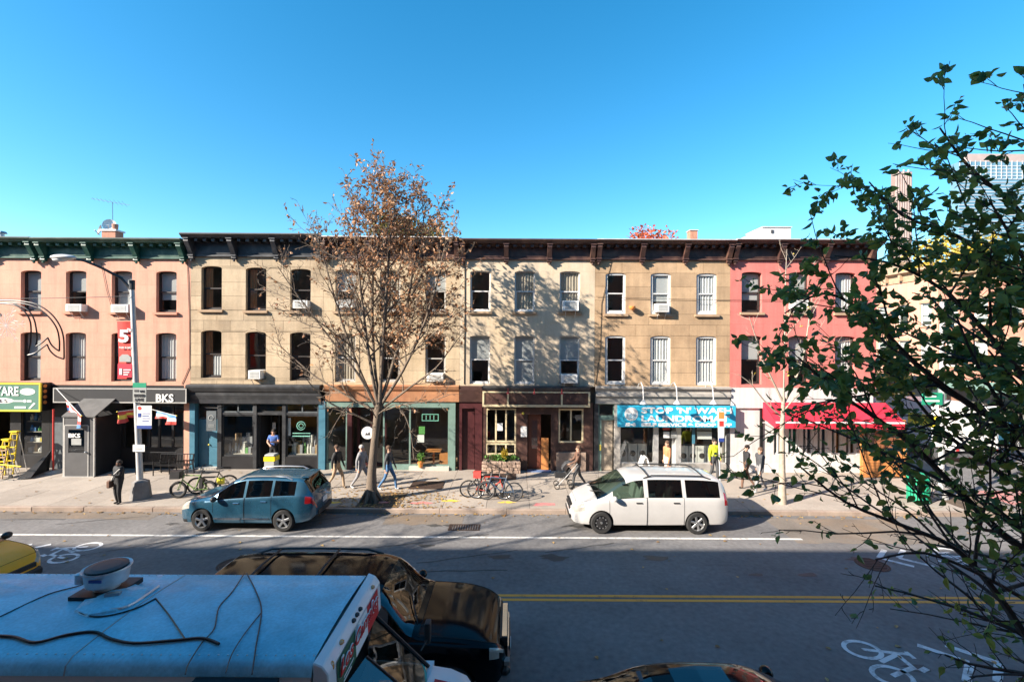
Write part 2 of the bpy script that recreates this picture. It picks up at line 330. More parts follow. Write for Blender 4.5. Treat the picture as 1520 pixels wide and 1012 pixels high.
def ring_flat(mb, cx, cy, rx, ry, w, z, n=22):
    o = [(cx+rx*math.cos(2*math.pi*i/n), cy+ry*math.sin(2*math.pi*i/n), z) for i in range(n)]; i_ = [(cx+(rx-w)*math.cos(2*math.pi*i/n), cy+(ry-w)*math.sin(2*math.pi*i/n), z) for i in range(n)]
    mb.add(o+i_, [(i,(i+1)%n,n+(i+1)%n,n+i) for i in range(n)])
def stroke(mb, a, b, w, z=0.005):
    a, b = Vector((a[0],a[1],z)), Vector((b[0],b[1],z)); d = (b-a).normalized(); s = Vector((-d.y,d.x,0))*w/2; mb.quad(a-s,b-s,b+s,a+s)
def sharrow(x, y, d):                                    # cycle symbol and two chevrons, top of the symbol towards d
    mb = MB(); z = 0.005
    ring_flat(mb, x, y-0.36, 0.36, 0.30, 0.085, z); ring_flat(mb, x, y+0.36, 0.36, 0.30, 0.085, z)
    stroke(mb, (x,y-0.36), (x+d*.55,y-.15), .09); stroke(mb, (x+d*.56,y-.2), (x+d*.56,y+.24), .09, .0052); stroke(mb, (x+d*.08,y), (x+d*.52,y+.2), .09, .0054); stroke(mb, (x,y+.36), (x+d*.78,y+.22), .08, .0056); stroke(mb, (x+d*.62,y-.24), (x+d*.8,y-.16), .1, .0058); stroke(mb, (x+d*.8,y+.1),(x+d*.8,y+.3),.08,.006)
    mb.build('cycle_symbol', 'sharrow_white', road)
    for k in (0, 1):
        c = MB(); xx = x+d*(1.75+k*0.55)
        stroke(c, (xx,y), (xx-d*.55,y-.5), .13); stroke(c, (xx,y), (xx-d*.55,y+.5), .13, .0052); c.build('chevron_mark', 'sharrow_white', road)
sharrow(6.9, 8.75, 1); sharrow(-12.2, 13.05, -1); sharrow(12.6, 13.0, -1)
for (mx_,my_,lab_) in ((-7.4,12.4,'round iron manhole cover in the road before the blue crossover'),(9.8,12.6,'round iron manhole cover in the far lane beyond the white minivan')):
    mh = thing('manhole_cover', lab_, 'manhole cover', (mx_,my_,0)); MB().lathe([(.40,.002),(.40,.010),(.34,.010),(.34,.002)],(mx_,my_,0),n=28,cap=False).build('ring','iron',mh); MB().lathe([(.001,.008),(.33,.008)],(mx_,my_,0),n=28,cap=False).build('lid','iron',mh)
    for k in range(5): part('rib', mh, 'iron', (mx_-.22,mx_+.22,my_-.2+k*.1-.015,my_-.2+k*.1+.015,.008,.013))
mat('oil_stain',(0.06,0.058,0.056),.6,var=.3,scale=5); rdo = random.Random(77)
for k in range(16):
    x = rdo.uniform(-12,11); y = rdo.choice([8.6,9.3,12.0,12.9,15.1,13.6]); r = rdo.uniform(.08,.3); n = 12
    mb = MB(); mb.add([(x+r*rdo.uniform(.5,1.4)*1.6*math.cos(6.2832*i/n),y+r*rdo.uniform(.4,1.0)*math.sin(6.2832*i/n),.0035) for i in range(n)],[tuple(range(n))]); mb.build('oil_stain','oil_stain',road)
gr = thing('sewer_grate', 'rusty iron drain grate in the road beside the kerb', 'drain grate', (-1.5,14.95,0))
part('grate_frame', gr, 'iron', (-2.0,-1.0,14.7,14.75,.002,.012),(-2.0,-1.0,15.15,15.2,.002,.012),(-2.0,-1.95,14.75,15.15,.002,.012),(-1.05,-1.0,14.75,15.15,.002,.012))
for k in range(11): part('grate_bar', gr, 'iron', (-1.93+k*.08,-1.89+k*.08,14.75,15.15,.002,.011))

# sidewalks: a bed, then each flagstone and each kerb stone
def sidewalk(name, x0, x1, y0, y1, rows, step, view):
    s = MB().box(x0,x1,y0,y1,-0.05,ZS-0.012); s = struct(s.build(name, 'paving_joint'))
    mb = MB()
    for (a, b) in ((x0, view[0]), (view[1], x1)):
        if b > a: mb.box(a, b, y0, y1, ZS-0.011, ZS)
    if mb.v: mb.build('plain_paving', 'paving', s)
    dy = (y1-y0)/rows; n = int(round((view[1]-view[0])/step)); dx = (view[1]-view[0])/n
    for i in range(n):
        for j in range(rows):
            if (i, j) in pits.get(name, ()): continue
            h = ZS+random.uniform(-.003,.004)
            part('flagstone', s, 'paving', (view[0]+i*dx+.007, view[0]+(i+1)*dx-.007, y0+j*dy+.007, y0+(j+1)*dy-.007, ZS-.03, h))
    return s
random.seed(5)
pits = {'sidewalk': [(14,0),(28,0)]}
walk = sidewalk('sidewalk', -60, 17.6, YC+.16, YF+.3, 3, 1.52, (-27.0, 17.56))
for k, (i, j) in enumerate(pits['sidewalk']):            # tree pits
    n = int(round((17.56+27)/1.52)); dx = 44.56/n; x0 = -27+i*dx
    m = MB(); 
    for a in range(6):
        for b in range(6): 
            pass
    m.box(x0+.02, x0+dx-.02, YC+.18, YC+.16+1.66, ZS-.03, ZS-.008); m.build('tree_pit_earth', 'earth', walk)
x = -27.0
while x < 17.0:
    L = random.uniform(1.7, 2.4); part('kerb_stone', walk, 'kerb_stone', (x+.004, min(x+L,17.6)-.004, YC, YC+.155, -.05, ZS+random.uniform(-.002,.004)), bevel=0.012); x += L
part('kerb_run', walk, 'kerb_stone', (-60,-27.0,YC,YC+.155,-.05,ZS))
near_walk = struct(MB().box(-60,60,-0.6,YN-.16,-.05,ZS).build('near_sidewalk', 'paving'))
part('kerb_run', near_walk, 'kerb_stone', (-60,60,YN-.155,YN,-.05,ZS))
cw = struct(MB().box(SSX1,80,YC+.0,110,-.05,ZS).build('corner_sidewalk', 'paving'))
for (a_, b_, c_, d_) in [(-4.05,-2.75,18.3,19.3),(-1.0,.2,19.6,20.6)]: part('cellar_door', walk, 'iron', (a_,(a_+b_)/2-.005,c_,d_,ZS,ZS+.02)); part('cellar_door', walk, 'iron', ((a_+b_)/2+.005,b_,c_,d_,ZS,ZS+.02))
for (x, y, r, m) in [(-3.2,16.75,.32,'spray_pink'),(-2.2,17.0,.25,'spray_yellow'),(-.15,16.85,.28,'spray_yellow'),(1.15,16.7,.42,'spray_pink'),(-4.6,16.8,.2,'spray_pink'),(-1.0,15.3,.0,'spray_pink'),(-6.4,16.75,.24,'spray_yellow')]:
    if r == 0: continue
    n = 14; mb = MB(); pts = [(x+r*random.uniform(.45,1.25)*1.3*math.cos(2*math.pi*i/n), y+r*random.uniform(.4,1.0)*.6*math.sin(2*math.pi*i/n), ZS+.0065) for i in range(n)]
    mb.add(pts+[(x,y,ZS+.0065)], [(i,(i+1)%n,n) for i in range(n)]); mb.build('spray_mark', m, walk)

# ------------------------------------------------------------------ the row of houses
def arch_pts(x0, x1, zs, rise, n=8):
    xc = (x0+x1)/2; hw = (x1-x0)/2
    return [(xc+hw*math.cos(math.pi*(1-i/n))*1.0, zs+rise*math.sin(math.pi*i/n)**0.8 if 0 < i < n else zs) for i in range(n+1)]
def ring_frame(mb, x0, x1, z0, z1, rise, t, y0, y1, tb=None):
    tb = tb or t; o = [(x0,z0)]+arch_pts(x0,x1,z1-rise,rise)+[(x1,z0)]; i_ = [(x0+t,z0+tb)]+arch_pts(x0+t,x1-t,z1-rise,max(0.001,rise-t*.9) if rise > t else 0.001)+[(x1-t,z0+tb)]
    if rise <= t: i_ = [(x0+t,z0+tb)]+[(p[0],z1-t) for p in arch_pts(x0+t,x1-t,0,0.01)]+[(x1-t,z0+tb)]
    n = len(o); v = [(p[0],y0,p[1]) for p in o]+[(p[0],y0,p[1]) for p in i_]+[(p[0],y1,p[1]) for p in o]+[(p[0],y1,p[1]) for p in i_]
    f = []
    for k in range(n):
        j = (k+1) % n
        f += [(k,j,n+j,n+k),(2*n+k,3*n+k,3*n+j,2*n+j),(k,2*n+k,2*n+j,j),(n+k,n+j,3*n+j,3*n+k)]
    mb.add(v, f)
def curtain_mesh(x0, x1, z0, z1, y, amp=0.018, folds=7):
    mb = MB(); n = folds*6; v = []
    for i in range(n+1):
        t = i/n; yy = y+amp*math.sin(t*folds*2*math.pi)+amp*.4*math.sin(t*17); v += [(x0+(x1-x0)*t,yy,z0),(x0+(x1-x0)*t,yy,z1)]
    mb.add(v, [(2*i,2*i+2,2*i+3,2*i+1) for i in range(n)]); return mb
def sash_window(house, x0, x1, z0, z1, frame, inset, rise=0.10, dress='', sill='sill_stone', t=0.06, split=0.5, sash=None):
    """frame with two sashes; each pane, the sill and what hangs behind are its pieces"""
    yf = YF+inset; mb = MB(); ring_frame(mb, x0, x1, z0, z1, rise, t, yf, yf+.09)
    w = mb.build('window', frame, house); zm = z0+(z1-z0)*split
    sm = MB(); sm.box(x0+t-.002,x1-t+.002,yf+.02,yf+.06,zm-.028,zm+.028); sm.box(x0+t-.002,x0+t+.035,yf+.045,yf+.075,z0+t,zm-.028); sm.box(x1-t-.035,x1-t+.002,yf+.045,yf+.075,z0+t,zm-.028); sm.box(x0+t,x1-t,yf+.045,yf+.075,z0+t*.9,z0+t+.06)
    sm.build('sash', sash or frame, w)
    MB().quad((x0+t*.6,yf+.035,zm),(x1-t*.6,yf+.035,zm),(x1-t*.6,yf+.035,z1-.03),(x0+t*.6,yf+.035,z1-.03)).build('pane', 'pane', w)
    MB().quad((x0+t*.6,yf+.06,z0+t),(x1-t*.6,yf+.06,z0+t),(x1-t*.6,yf+.06,zm),(x0+t*.6,yf+.06,zm)).build('pane', 'pane', w)
    if sill: part('sill', w, sill, (x0-.09,x1+.09,YF-.11,yf+.02,z0-.11,z0-.004))
    yb = yf+.088; mid = (x0+x1)/2; W = x1-x0
    if 'c' in dress: curtain_mesh(x0,x1,z0,z1,yb).build('curtain','curtain',w,smooth=180)
    if 'l' in dress: curtain_mesh(x0,x0+W*.42,z0,z1,yb,folds=3).build('curtain','curtain_orange',w,smooth=180)
    if 'r' in dress: curtain_mesh(x0+W*.45,x1,z0,zm+.0,yb,folds=4).build('curtain','curtain',w,smooth=180)
    if 'u' in dress: MB().quad((x0,yb,zm+.0),(x1,yb,zm+.0),(x1,yb,z1),(x0,yb,z1)).build('roller_blind','blind',w)
    if 'h' in dress: MB().quad((x0,yb+.02,zm-.35),(x1,yb+.02,zm-.35),(x1,yb+.02,z1),(x0,yb+.02,z1)).build('roller_blind','blind',w)
    if 'f' in dress: MB().quad((x0,yb+.02,z0+.05),(x1,yb+.02,z0+.05),(x1,yb+.02,z1),(x0,yb+.02,z1)).build('roller_blind','blind',w)
    if 'b' in dress: curtain_mesh(x0,x1,z0,z1,yb).build('curtain','curtain_beige',w,smooth=180)
    return w
def house(name, label, x0, x1, wall, wins, zb, zt, depth=11.5, roof_z=10.15, inset=.2, frame='dark_frame', course=.55, sill='sill_stone', t=.06, joint=.004, blocklen=1.5, sash=None, seed=1, hw=.46, lower_sill=False, xview=None):
    rd = random.Random(seed); h = thing(name, label, 'house', ((x0+x1)/2, YF, ZS))
    # openings: (x centre, z0, z1, rise, dress)
    ops = [(xc-hw, xc+hw, z0, z1, rise, dress) for (xc, z0, z1, rise, dress) in wins]
    zs_ = sorted(set([zb, zt]+[o[2] for o in ops]+[o[3] for o in ops])); rows = []
    zs_ = [z for i, z in enumerate(zs_) if i == 0 or z-zs_[i-1] > .004]
    for a, b in zip(zs_, zs_[1:]):
        n = max(1, round((b-a)/course)); rows += [(a+(b-a)*i/n, a+(b-a)*(i+1)/n) for i in range(n)]
    back = MB(); vx0 = x0 if xview is None else xview
    for ri, (a, b) in enumerate(rows):
        cuts = sorted([(o[0], o[1]) for o in ops if o[2] < (a+b)/2 < o[3]]); spans = []; cur = x0
        for (c0, c1) in cuts: spans.append((cur, c0)); cur = c1
        spans.append((cur, x1))
        for (s0, s1) in spans:
            if s1-s0 < .02: continue
            back.box(s0, s1, YF+.10, YF+.34, a, b)
            n = max(1, round((s1-s0)/blocklen)); L = (s1-s0)/n; off = (ri % 2)*.5*L if n > 1 else 0
            xs_ = [s0]+[s0+off+i*L for i in range(0 if off else 1, n)]+[s1]
            xs_ = [q for i, q in enumerate(xs_) if i == 0 or q-xs_[i-1] > .05]
            for q0, q1 in zip(xs_, xs_[1:]):
                part('wall_stone', h, wall, (q0+joint/2, q1-joint/2, YF+rd.uniform(-.002,.002), YF+.102, a+joint/2, b-joint/2))
    back.build('wall', wall, h)
    for (a, b, z0, z1, rise, dress) in ops:
        if rise > .02:
            pts = arch_pts(a, b, z1-rise, rise); k = len(pts)//2; lm = MB()
            lm.prism([(a, z1+.0)]+[(p[0],p[1]) for p in pts[:k+1]], 'y', YF+.002, YF+.33); lm.prism([(p[0],p[1]) for p in pts[k:]]+[(b, z1+.0)], 'y', YF+.002, YF+.33)
            lm.build('lintel', wall, h)
        sash_window(h, a+.003, b-.003, z0, z1, frame, inset, rise, dress, sill if (z0 > 6.5 or lower_sill) else None, t, sash=sash)
    sh = MB(); yb = YF+depth
    sh.box(x0+.002,x0+.12,YF+.34,yb,ZS,roof_z); sh.box(x1-.12,x1-.002,YF+.34,yb,ZS,roof_z); sh.box(x0+.12,x1-.12,yb-.2,yb,ZS,roof_z)
    sh.build('side_wall', 'interior', h)
    fl = MB(); fl.box(x0+.12,x1-.12,YF+.34,yb-.2,ZS-.1,ZS+.005); fl.box(x0+.12,x1-.12,YF+.34,yb-.2,3.75,3.95); fl.box(x0+.12,x1-.12,YF+.34,yb-.2,6.8,7.0); fl.build('floor', 'interior_floor', h)
    pt = MB(); pt.box(x0+.12,x1-.12,YF+3.2,YF+3.3,ZS,3.75); pt.box(x0+.12,x1-.12,YF+2.6,YF+2.7,3.95,6.8); pt.box(x0+.12,x1-.12,YF+2.6,YF+2.7,7.0,roof_z); pt.build('partition', 'interior', h)
    part('roof', h, 'tar_roof', (x0+.002,x1-.002,YF+.35,yb,roof_z+.002,roof_z+.12))
    return h
def cornice(h, x0, x1, zb, zt, m, brackets, proj=.62, top='flashing', dent=9):
    """frieze, soffit and crown moulding, each bracket and dentil apart"""
    H = zt-zb; fr = MB().box(x0,x1,YF-.06,YF+.36,zb,zt-.22); fr.box(x0,x1,YF-.10,YF-.06,zb,zb+.07)
    fr.build('frieze', m, h)
    y = YF-proj
    cr = MB(); cr.prism([(YF+.36,zt-.22),(YF-.10,zt-.22),(YF-.14,zt-.15),(y+.14,zt-.15),(y+.10,zt-.09),(y+.07,zt-.08),(y,zt-.02),(y,zt),(YF+.36,zt)], 'x', x0, x1); cr.build('crown_moulding', m, h)
    part('roof_edge', h, top, (x0,x1,y+.02,YF+.5,zt+.001,zt+.035))
    for b in brackets:
        mb = MB(); w = .10
        mb.prism([(YF-.06,zb-.14),(YF-.16,zb-.16),(YF-.22,zb-.08),(YF-.19,zb+.03),(YF-.24,zb+.10),(y+.22,zt-.42),(y+.14,zt-.30),(y+.16,zt-.152),(YF-.06,zt-.152)], 'x', b-w, b+w)
        o = mb.build('bracket', m, h)
        part('bracket_cap', o, m, (b-w-.03,b+w+.03,y+.10,YF-.06,zt-.20,zt-.154)); part('bracket_band', o, m, (b-w-.02,b+w+.02,YF-.26,YF-.06,zb+.0,zb+.06)); k = MB(); k.ball((b,YF-.15,zb-.19),.055,8,5); k.build('bracket_drop', m, o)
    xs_ = sorted(brackets)
    for a, b in zip(xs_, xs_[1:]):
        n = max(1, int((b-a)/.46))
        for i in range(n):
            c = a+(b-a)*(i+1)/(n+1)
            if abs(c-a) > .2: part('dentil', h, m, (c-.07,c+.07,y+.24,YF-.06,zt-.29,zt-.152))
        part('frieze_panel', h, m, (a+.22,b-.22,YF-.08,YF-.058,zb+.13,zb+.16))

# window rows: x centres and heights
X = {}
xa = [fX(p) for p in (45,112,180,246)]
U = (7.2, 9.12); Lw = (4.07, 6.25)
hB = [ (fX(62), fX(282)), (fX(282), fX(479)), (fX(479), fX(682)), (fX(682), fX(882)), (fX(882), fX(1083)), (fX(1083), fX(1293)) ]
pinkA = house('row_house', 'pink house with green cornice above the hardware shop', hB[0][0]-6.6, hB[0][0], 'w_pink',
    [(xa[0],7.2,9.06,.1,'f'),(xa[0],4.07,6.27,.1,'f'),(xa[0]-2.05,7.2,9.06,.1,'c'),(xa[0]-2.05,4.07,6.27,.1,'h'),(xa[0]-4.1,7.2,9.06,.1,''),(xa[0]-4.1,4.07,6.27,.1,'c')], 3.9, 9.62, inset=.17, sill='sill_pink', seed=2, joint=.003)
pinkB = house('row_house', 'pink house with green cornice above the black restaurant awning', *hB[0], 'w_pink',
    [(xa[1],7.2,9.06,.1,'u'),(xa[2],7.2,9.06,.1,'f'),(xa[3],7.2,9.06,.1,'h'),(xa[1],4.07,6.27,.1,'c'),(xa[2],4.07,6.27,.1,'u'),(xa[3],4.07,6.27,.1,'c')], 3.9, 9.62, inset=.17, sill='sill_pink', seed=3, joint=.003)
tan1 = house('row_house', 'tan stone house with black cornice above the charcoal and blue shop', *hB[1], 'w_tan',
    [(fX(313),7.33,9.3,.1,'l'),(fX(379),7.3,9.25,.1,'l'),(fX(445),7.3,9.2,.1,''),(fX(313),4.25,6.4,.1,'lr'),(fX(379),4.2,6.35,.1,''),(fX(445),4.15,6.33,.1,'')], 3.95, 9.72, inset=.15, seed=4, joint=.011, blocklen=1.2)
tan2 = house('row_house', 'tan stone house behind the big street tree above the terracotta shop fascia', *hB[2], 'w_tan_b',
    [(fX(512),7.3,9.18,.1,'u'),(fX(578),7.3,9.16,.1,'b'),(fX(646),7.3,9.16,.1,'u'),(fX(512),4.1,6.3,.1,'b'),(fX(578),4.1,6.28,.1,''),(fX(646),4.1,6.26,.1,'')], 3.95, 9.68, inset=.12, seed=5, frame='grey_frame', joint=.008)
tan3 = house('row_house', 'cream painted house above the bar with cream window frames', *hB[3], 'w_cream',
    [(fX(712),7.33,9.16,.08,''),(fX(778),7.33,9.16,.08,'b'),(fX(845),7.33,9.16,.08,'b'),(fX(712),4.05,6.24,.08,'u'),(fX(778),4.05,6.24,.08,'f'),(fX(845),4.05,6.24,.08,'u')], 3.95, 9.66, inset=.09, seed=6, frame='white_paint', t=.055, joint=.002)
tan4 = house('row_house', 'ochre stone house with white windows above the laundromat', *hB[4], 'w_ochre',
    [(fX(913),7.25,9.1,.1,''),(fX(980),7.25,9.1,.1,'h'),(fX(1048),7.25,9.1,.1,'c'),(fX(913),4.05,6.27,.1,''),(fX(980),4.05,6.27,.1,'c'),(fX(1048),4.05,6.27,.1,'c')], 3.95, 9.68, inset=.05, seed=7, frame='white_paint', t=.10, joint=.011, blocklen=1.25)
red = house('row_house', 'red painted corner house above the restaurant with red awning', *hB[5], 'w_red',
    [(fX(1115),7.35,9.18,.1,'h'),(fX(1185),7.35,9.18,.1,'u'),(fX(1254),7.35,9.18,.1,'c'),(fX(1115),4.1,6.3,.1,'u'),(fX(1185),4.1,6.3,.1,'h'),(fX(1254),4.1,6.3,.1,'c')], 3.95, 9.7, inset=.16, seed=8, joint=.003)
part('corner_wall', red, 'w_red', (hB[5][1]-.001, hB[5][1]+.22, YF+.0, YF+11.5, 3.95, 10.2))
part('corner_wall_base', red, 'w_white', (hB[5][1]-.001, hB[5][1]+.22, YF+.0, YF+11.5, ZS, 3.949))
def brs(a, b, n=4): return [a+.14+(b-a-.28)*i/(n-1) for i in range(n)]
cornice(pinkA, hB[0][0]-6.6, hB[0][0]-.01, 9.6, 10.42, 'green_paint', brs(hB[0][0]-6.6, hB[0][0]-.1), top='tar_roof')
cornice(pinkB, hB[0][0]+.01, hB[0][1]-.08, 9.6, 10.40, 'green_paint', brs(hB[0][0]+.05, hB[0][1]-.12), top='tar_roof')
cornice(tan1, hB[1][0]-.05, hB[1][1]-.005, 9.72, 10.62, 'navy_paint', brs(hB[1][0], hB[1][1]), proj=.7, top='tar_roof')
cornice(tan2, hB[2][0]+.005, hB[2][1]-.005, 9.68, 10.53, 'brown_paint', brs(*hB[2]))
cornice(tan3, hB[3][0]+.005, hB[3][1]-.005, 9.66, 10.46, 'brown_paint', brs(*hB[3]), top='brown_paint')
cornice(tan4, hB[4][0]+.005, hB[4][1]+.03, 9.68, 10.48, 'brown_paint', brs(*hB[4]))
cornice(red, hB[5][0]+.04, hB[5][1]+.2, 9.7, 10.52, 'brown_paint', brs(*hB[5]))
# ------------------------------------------------------------------ shopfronts
def pb(x0, y0, x1, y1, ya=YF, yb=None):                  # photo rectangle at distance ya -> box reaching back to yb
    a = px(x0, y1, ya); b = px(x1, y0, ya); return (a.x, b.x, ya, (ya+.1) if yb is None else yb, a.z, b.z)
def pg(x0, x1, y0, z1, ya=YF, yb=None, z0=ZS): b = pb(x0, y0, x1, y0+10, ya, yb); return (b[0], b[1], b[2], b[3], z0, b[5])
def pane(par, b, m='shop_pane', y=None):
    y = b[2]+.03 if y is None else y
    return MB().quad((b[0],y,b[4]),(b[1],y,b[4]),(b[1],y,b[5]),(b[0],y,b[5])).build('pane', m, par)
def framed(par, name, b, m, t=.06, mull=(), glassmat='shop_pane', d=.08):
    x0,x1,y0,y1,z0,z1 = b; mb = MB(); mb.box(x0,x0+t,y0,y0+d,z0,z1); mb.box(x1-t,x1,y0,y0+d,z0,z1); mb.box(x0+t,x1-t,y0,y0+d,z0,z0+t); mb.box(x0+t,x1-t,y0,y0+d,z1-t,z1)
    for q in mull: mb.box(q-t/2,q+t/2,y0+.004,y0+d,z0+t,z1-t)
    w = mb.build(name, m, par); xs_ = [x0+t]+sorted(mull)+[x1-t]
    for a, c in zip(xs_, xs_[1:]): pane(w, (a,c,y0,y1,z0+t,z1-t), glassmat, y0+d*.5)
    return w
def goods(par, x0, x1, y, z, cols, n, hmax=.35, name='goods', rd=random.Random(3)):
    for k in range(n):
        w = (x1-x0)/n; c = x0+w*(k+.5); hh = rd.uniform(.45,1)*hmax; m = rd.choice(cols)
        mb = MB()
        if rd.random() < .5: mb.box(c-w*.42,c+w*.42,y,y+.2,z,z+hh)
        else: mb.lathe([(w*.30,0),(w*.38,hh*.15),(w*.38,hh*.6),(w*.2,hh*.8),(w*.18,hh)], (c,y+.1,z), n=9)
        mb.build(name, m, par)
for nme, c in [('goods_white',(.7,.68,.62)),('goods_orange',(.7,.25,.06)),('goods_blue',(.08,.22,.5)),('goods_teal',(.05,.35,.36)),('goods_yellow',(.75,.6,.08)),('goods_red',(.55,.06,.05)),('goods_green',(.12,.35,.09)),('goods_tan',(.45,.3,.16)),('goods_grey',(.3,.3,.32))]: mat(nme, c, .55, var=.12, scale=5)
GD = ['goods_white','goods_orange','goods_blue','goods_teal','goods_yellow','goods_red','goods_green','goods_tan','goods_grey']
leafmat('plant_green', (0.06,0.16,0.03), (0.13,0.26,0.05), .3); leafmat('plant_yellow', (0.50,0.36,0.03), (0.62,0.47,0.08), .4)
def leaf_clump(mb, c, r, n, size, rd, up=.3):
    for k in range(n):
        d = Vector((rd.gauss(0,1), rd.gauss(0,1), rd.gauss(0,1))); d = d.normalized()*(rd.random()**.4); p = Vector(c)+Vector((d.x*r[0], d.y*r[1], d.z*r[2]))
        a = Vector((rd.gauss(0,1), rd.gauss(0,1), rd.gauss(up,1))).normalized(); b = a.orthogonal().normalized(); q = rd.uniform(0,6.3); b = b*math.cos(q)+a.cross(b)*math.sin(q); s = size*rd.uniform(.6,1.3); e = a.cross(b)
        mb.add([p, p+a*s*.5+b*s*.28+e*s*.06, p+a*s, p+a*s*.5-b*s*.28+e*s*.06], [(0,1,2),(0,2,3)])

# --- hardware shop
hs_ = pinkA; x0, x1 = hB[0][0]-6.6, hB[0][0]
sgR = px(77,600,YF).x; yS = YF-.5; a = px(62,610,yS); b = px(0,568,yS); zlo, zhi = a.z, px(62,569,yS).z
sign = thing('shop_sign', 'green hardware shop sign box with yellow border', 'shop sign', (sgR-1.5,yS,zlo))
part('sign_face', sign, 'sign_green', (sgR-5.2,sgR-.06,yS,yS+.05,zlo+.04,zhi-.04))
for bb in [(sgR-5.2,sgR,yS-.02,yS+.06,zhi-.05,zhi+.02),(sgR-5.2,sgR,yS-.02,yS+.06,zlo-.02,zlo+.05),(sgR-.06,sgR,yS-.022,yS+.058,zlo+.05,zhi-.05)]: part('sign_border', sign, 'sign_yellow', bb)
part('sign_body', sign, 'black_paint', (sgR-5.2,sgR-.008,yS+.05,YF-.01,zlo-.01,zhi+.01))
xl = px(30,585,yS).x; H = zhi-zlo
text('HARDW', 'lettering', 'sign_white', sign, (xl-3.75,yS-.012,zlo+H*.56), .56, fit=2.95, weight=.01)
text('ARE', 'lettering', 'sign_white', sign, (px(2,585,yS).x,yS-.012,zlo+H*.56), .56, fit=px(28,585,yS).x-px(2,585,yS).x, weight=.012)
def oval(mb, cx, z, rx, rz, y, n=20): mb.add([(cx+rx*math.cos(6.2832*i/n),y,z+rz*math.sin(6.2832*i/n)) for i in range(n)], [tuple(range(n))])
o1 = MB(); oval(o1, px(41,580,yS).x, zlo+H*.70, .34, .15, yS-.006); o1.build('sign_oval','sign_white',sign)
o1 = MB(); oval(o1, px(5,595,yS).x, zlo+H*.37, .46, .12, yS-.006); o1.build('sign_oval','sign_white',sign)
text('TOO', 'lettering', 'sign_dark', sign, (px(-11,597,yS).x,yS-.014,zlo+H*.31), .2, fit=.36); text('L', 'lettering', 'sign_dark', sign, (px(1,597,yS).x,yS-.014,zlo+H*.31), .2, fit=.12); text('S', 'lettering', 'sign_dark', sign, (px(1,597,yS).x+.17,yS-.014,zlo+H*.31), .2, fit=.13)
tl = MB()                                                  # the spanner, trowel and brush on the sign
xw = px(20,596,yS).x; zt_ = zlo+H*.36
tl.box(xw,xw+.45,yS-.01,yS,zt_-.03,zt_+.03); tl.lathe([(.001,-.006),(.07,-.006),(.07,0),(.001,0)],(xw+.5,yS,zt_),'y',12); tl.box(xw+.6,xw+.8,yS-.01,yS,zt_-.05,zt_+.04); tl.box(xw+.05,xw+.55,yS-.01,yS,zlo+.12,zlo+.2); tl.prism([(xw+.66,zlo+.1),(xw+.74,zlo+.1),(xw+.98,zlo+.33),(xw+.9,zlo+.37)],'y',yS-.01,yS)
tl.build('sign_picture','sign_white',sign)
yy = YF-.3
for k in range(4): 
    t = MB(); t.ball((sgR-.004, YF-.3+.0, zhi-.13-k*.24), (.008,.09,.08), 8, 5); t.build('sign_motif','goods_orange',sign)
wx0, wx1 = px(33,650,YF).x, px(73,650,YF).x
part('shop_wall', hs_, 'black_paint', (x0,wx0-1.9,YF,YF+.2,ZS,3.9),(wx0-.55,wx0-.06,YF,YF+.2,ZS,3.0),(wx1+.02,x1,YF,YF+.2,ZS,3.9),(wx0-1.9,wx1+.02,YF+.005,YF+.2,2.72,3.9),(wx0-.06,wx1+.02,YF+.005,YF+.2,ZS,.72))
framed(hs_, 'shop_window', (wx0-.06,wx1+.02,YF+.03,YF+.12,.72,2.72), 'black_paint', .05)
for k in range(4):
    sh = part('display_shelf', hs_, 'interior_light', (wx0,wx1-.05,YF+.2,YF+.55,.78+k*.47,.81+k*.47)); goods(sh, wx0+.03, wx1-.08, YF+.22, .812+k*.47, GD, 6, .36)
pole = thing('awning_pole', 'thin red pole with flat foot beside the hardware shop', 'pole', (px(79,697,20.3).x,20.3,ZS))
pole_x = pole.location.x; MB().tube([(pole_x,20.3,ZS),(pole_x,20.3,2.9)],.035,8).build('shaft','sign_red',pole); MB().lathe([(.3,0),(.28,.03),(.08,.07),(.05,.1)],(pole_x,20.3,ZS),n=16).build('foot','step_stone',pole)
def step_ladder(label, x, y, h, m, closed=False):
    t = thing('step_ladder', label, 'ladder', (0,0,0), 'step ladders outside the hardware shop')
    for s in (-.22,.22): MB().tube([(s,-.28,0),(s*.6,0,h)],.025,6).build('front_rail',m,t); MB().tube([(s,.3,0),(s*.65,.03,h-.05)],.018,6).build('rear_rail','aluminium',t)
    for k in range(int(h/.28)):
        q = (k+1)*.28/h; w = .22-(.22*.4)*q; 
        if q < .97: MB().box(-w,w,-.28*(1-q)-.05,-.28*(1-q)+.05,q*h-.015,q*h+.015).build('step',m,t)
    MB().box(-.17,.17,-.09,.09,h-.01,h+.05).build('top_cap','yellow_plastic',t,bevel=.01); t.location = (x,y,ZS); return t
for (px_, y, h, m, lb) in [(22,20.3,1.75,'yellow_plastic','tall yellow step ladder against the hardware shop window'),(10,20.1,1.45,'yellow_plastic','shorter yellow step ladder left of the tall one outside the hardware shop'),(6,19.6,1.25,'goods_tan','tan wooden step ladder in front of the yellow ladders')]:
    step_ladder(lb, px(px_,690,y).x, y, h, m)
ht = thing('cellar_hatch', 'black cellar hatch lid standing open beside the hardware shop', 'hatch', (px(45,705,19.6).x,19.6,ZS))
a = px(26,706,19.3); b = px(78,694,20.5)
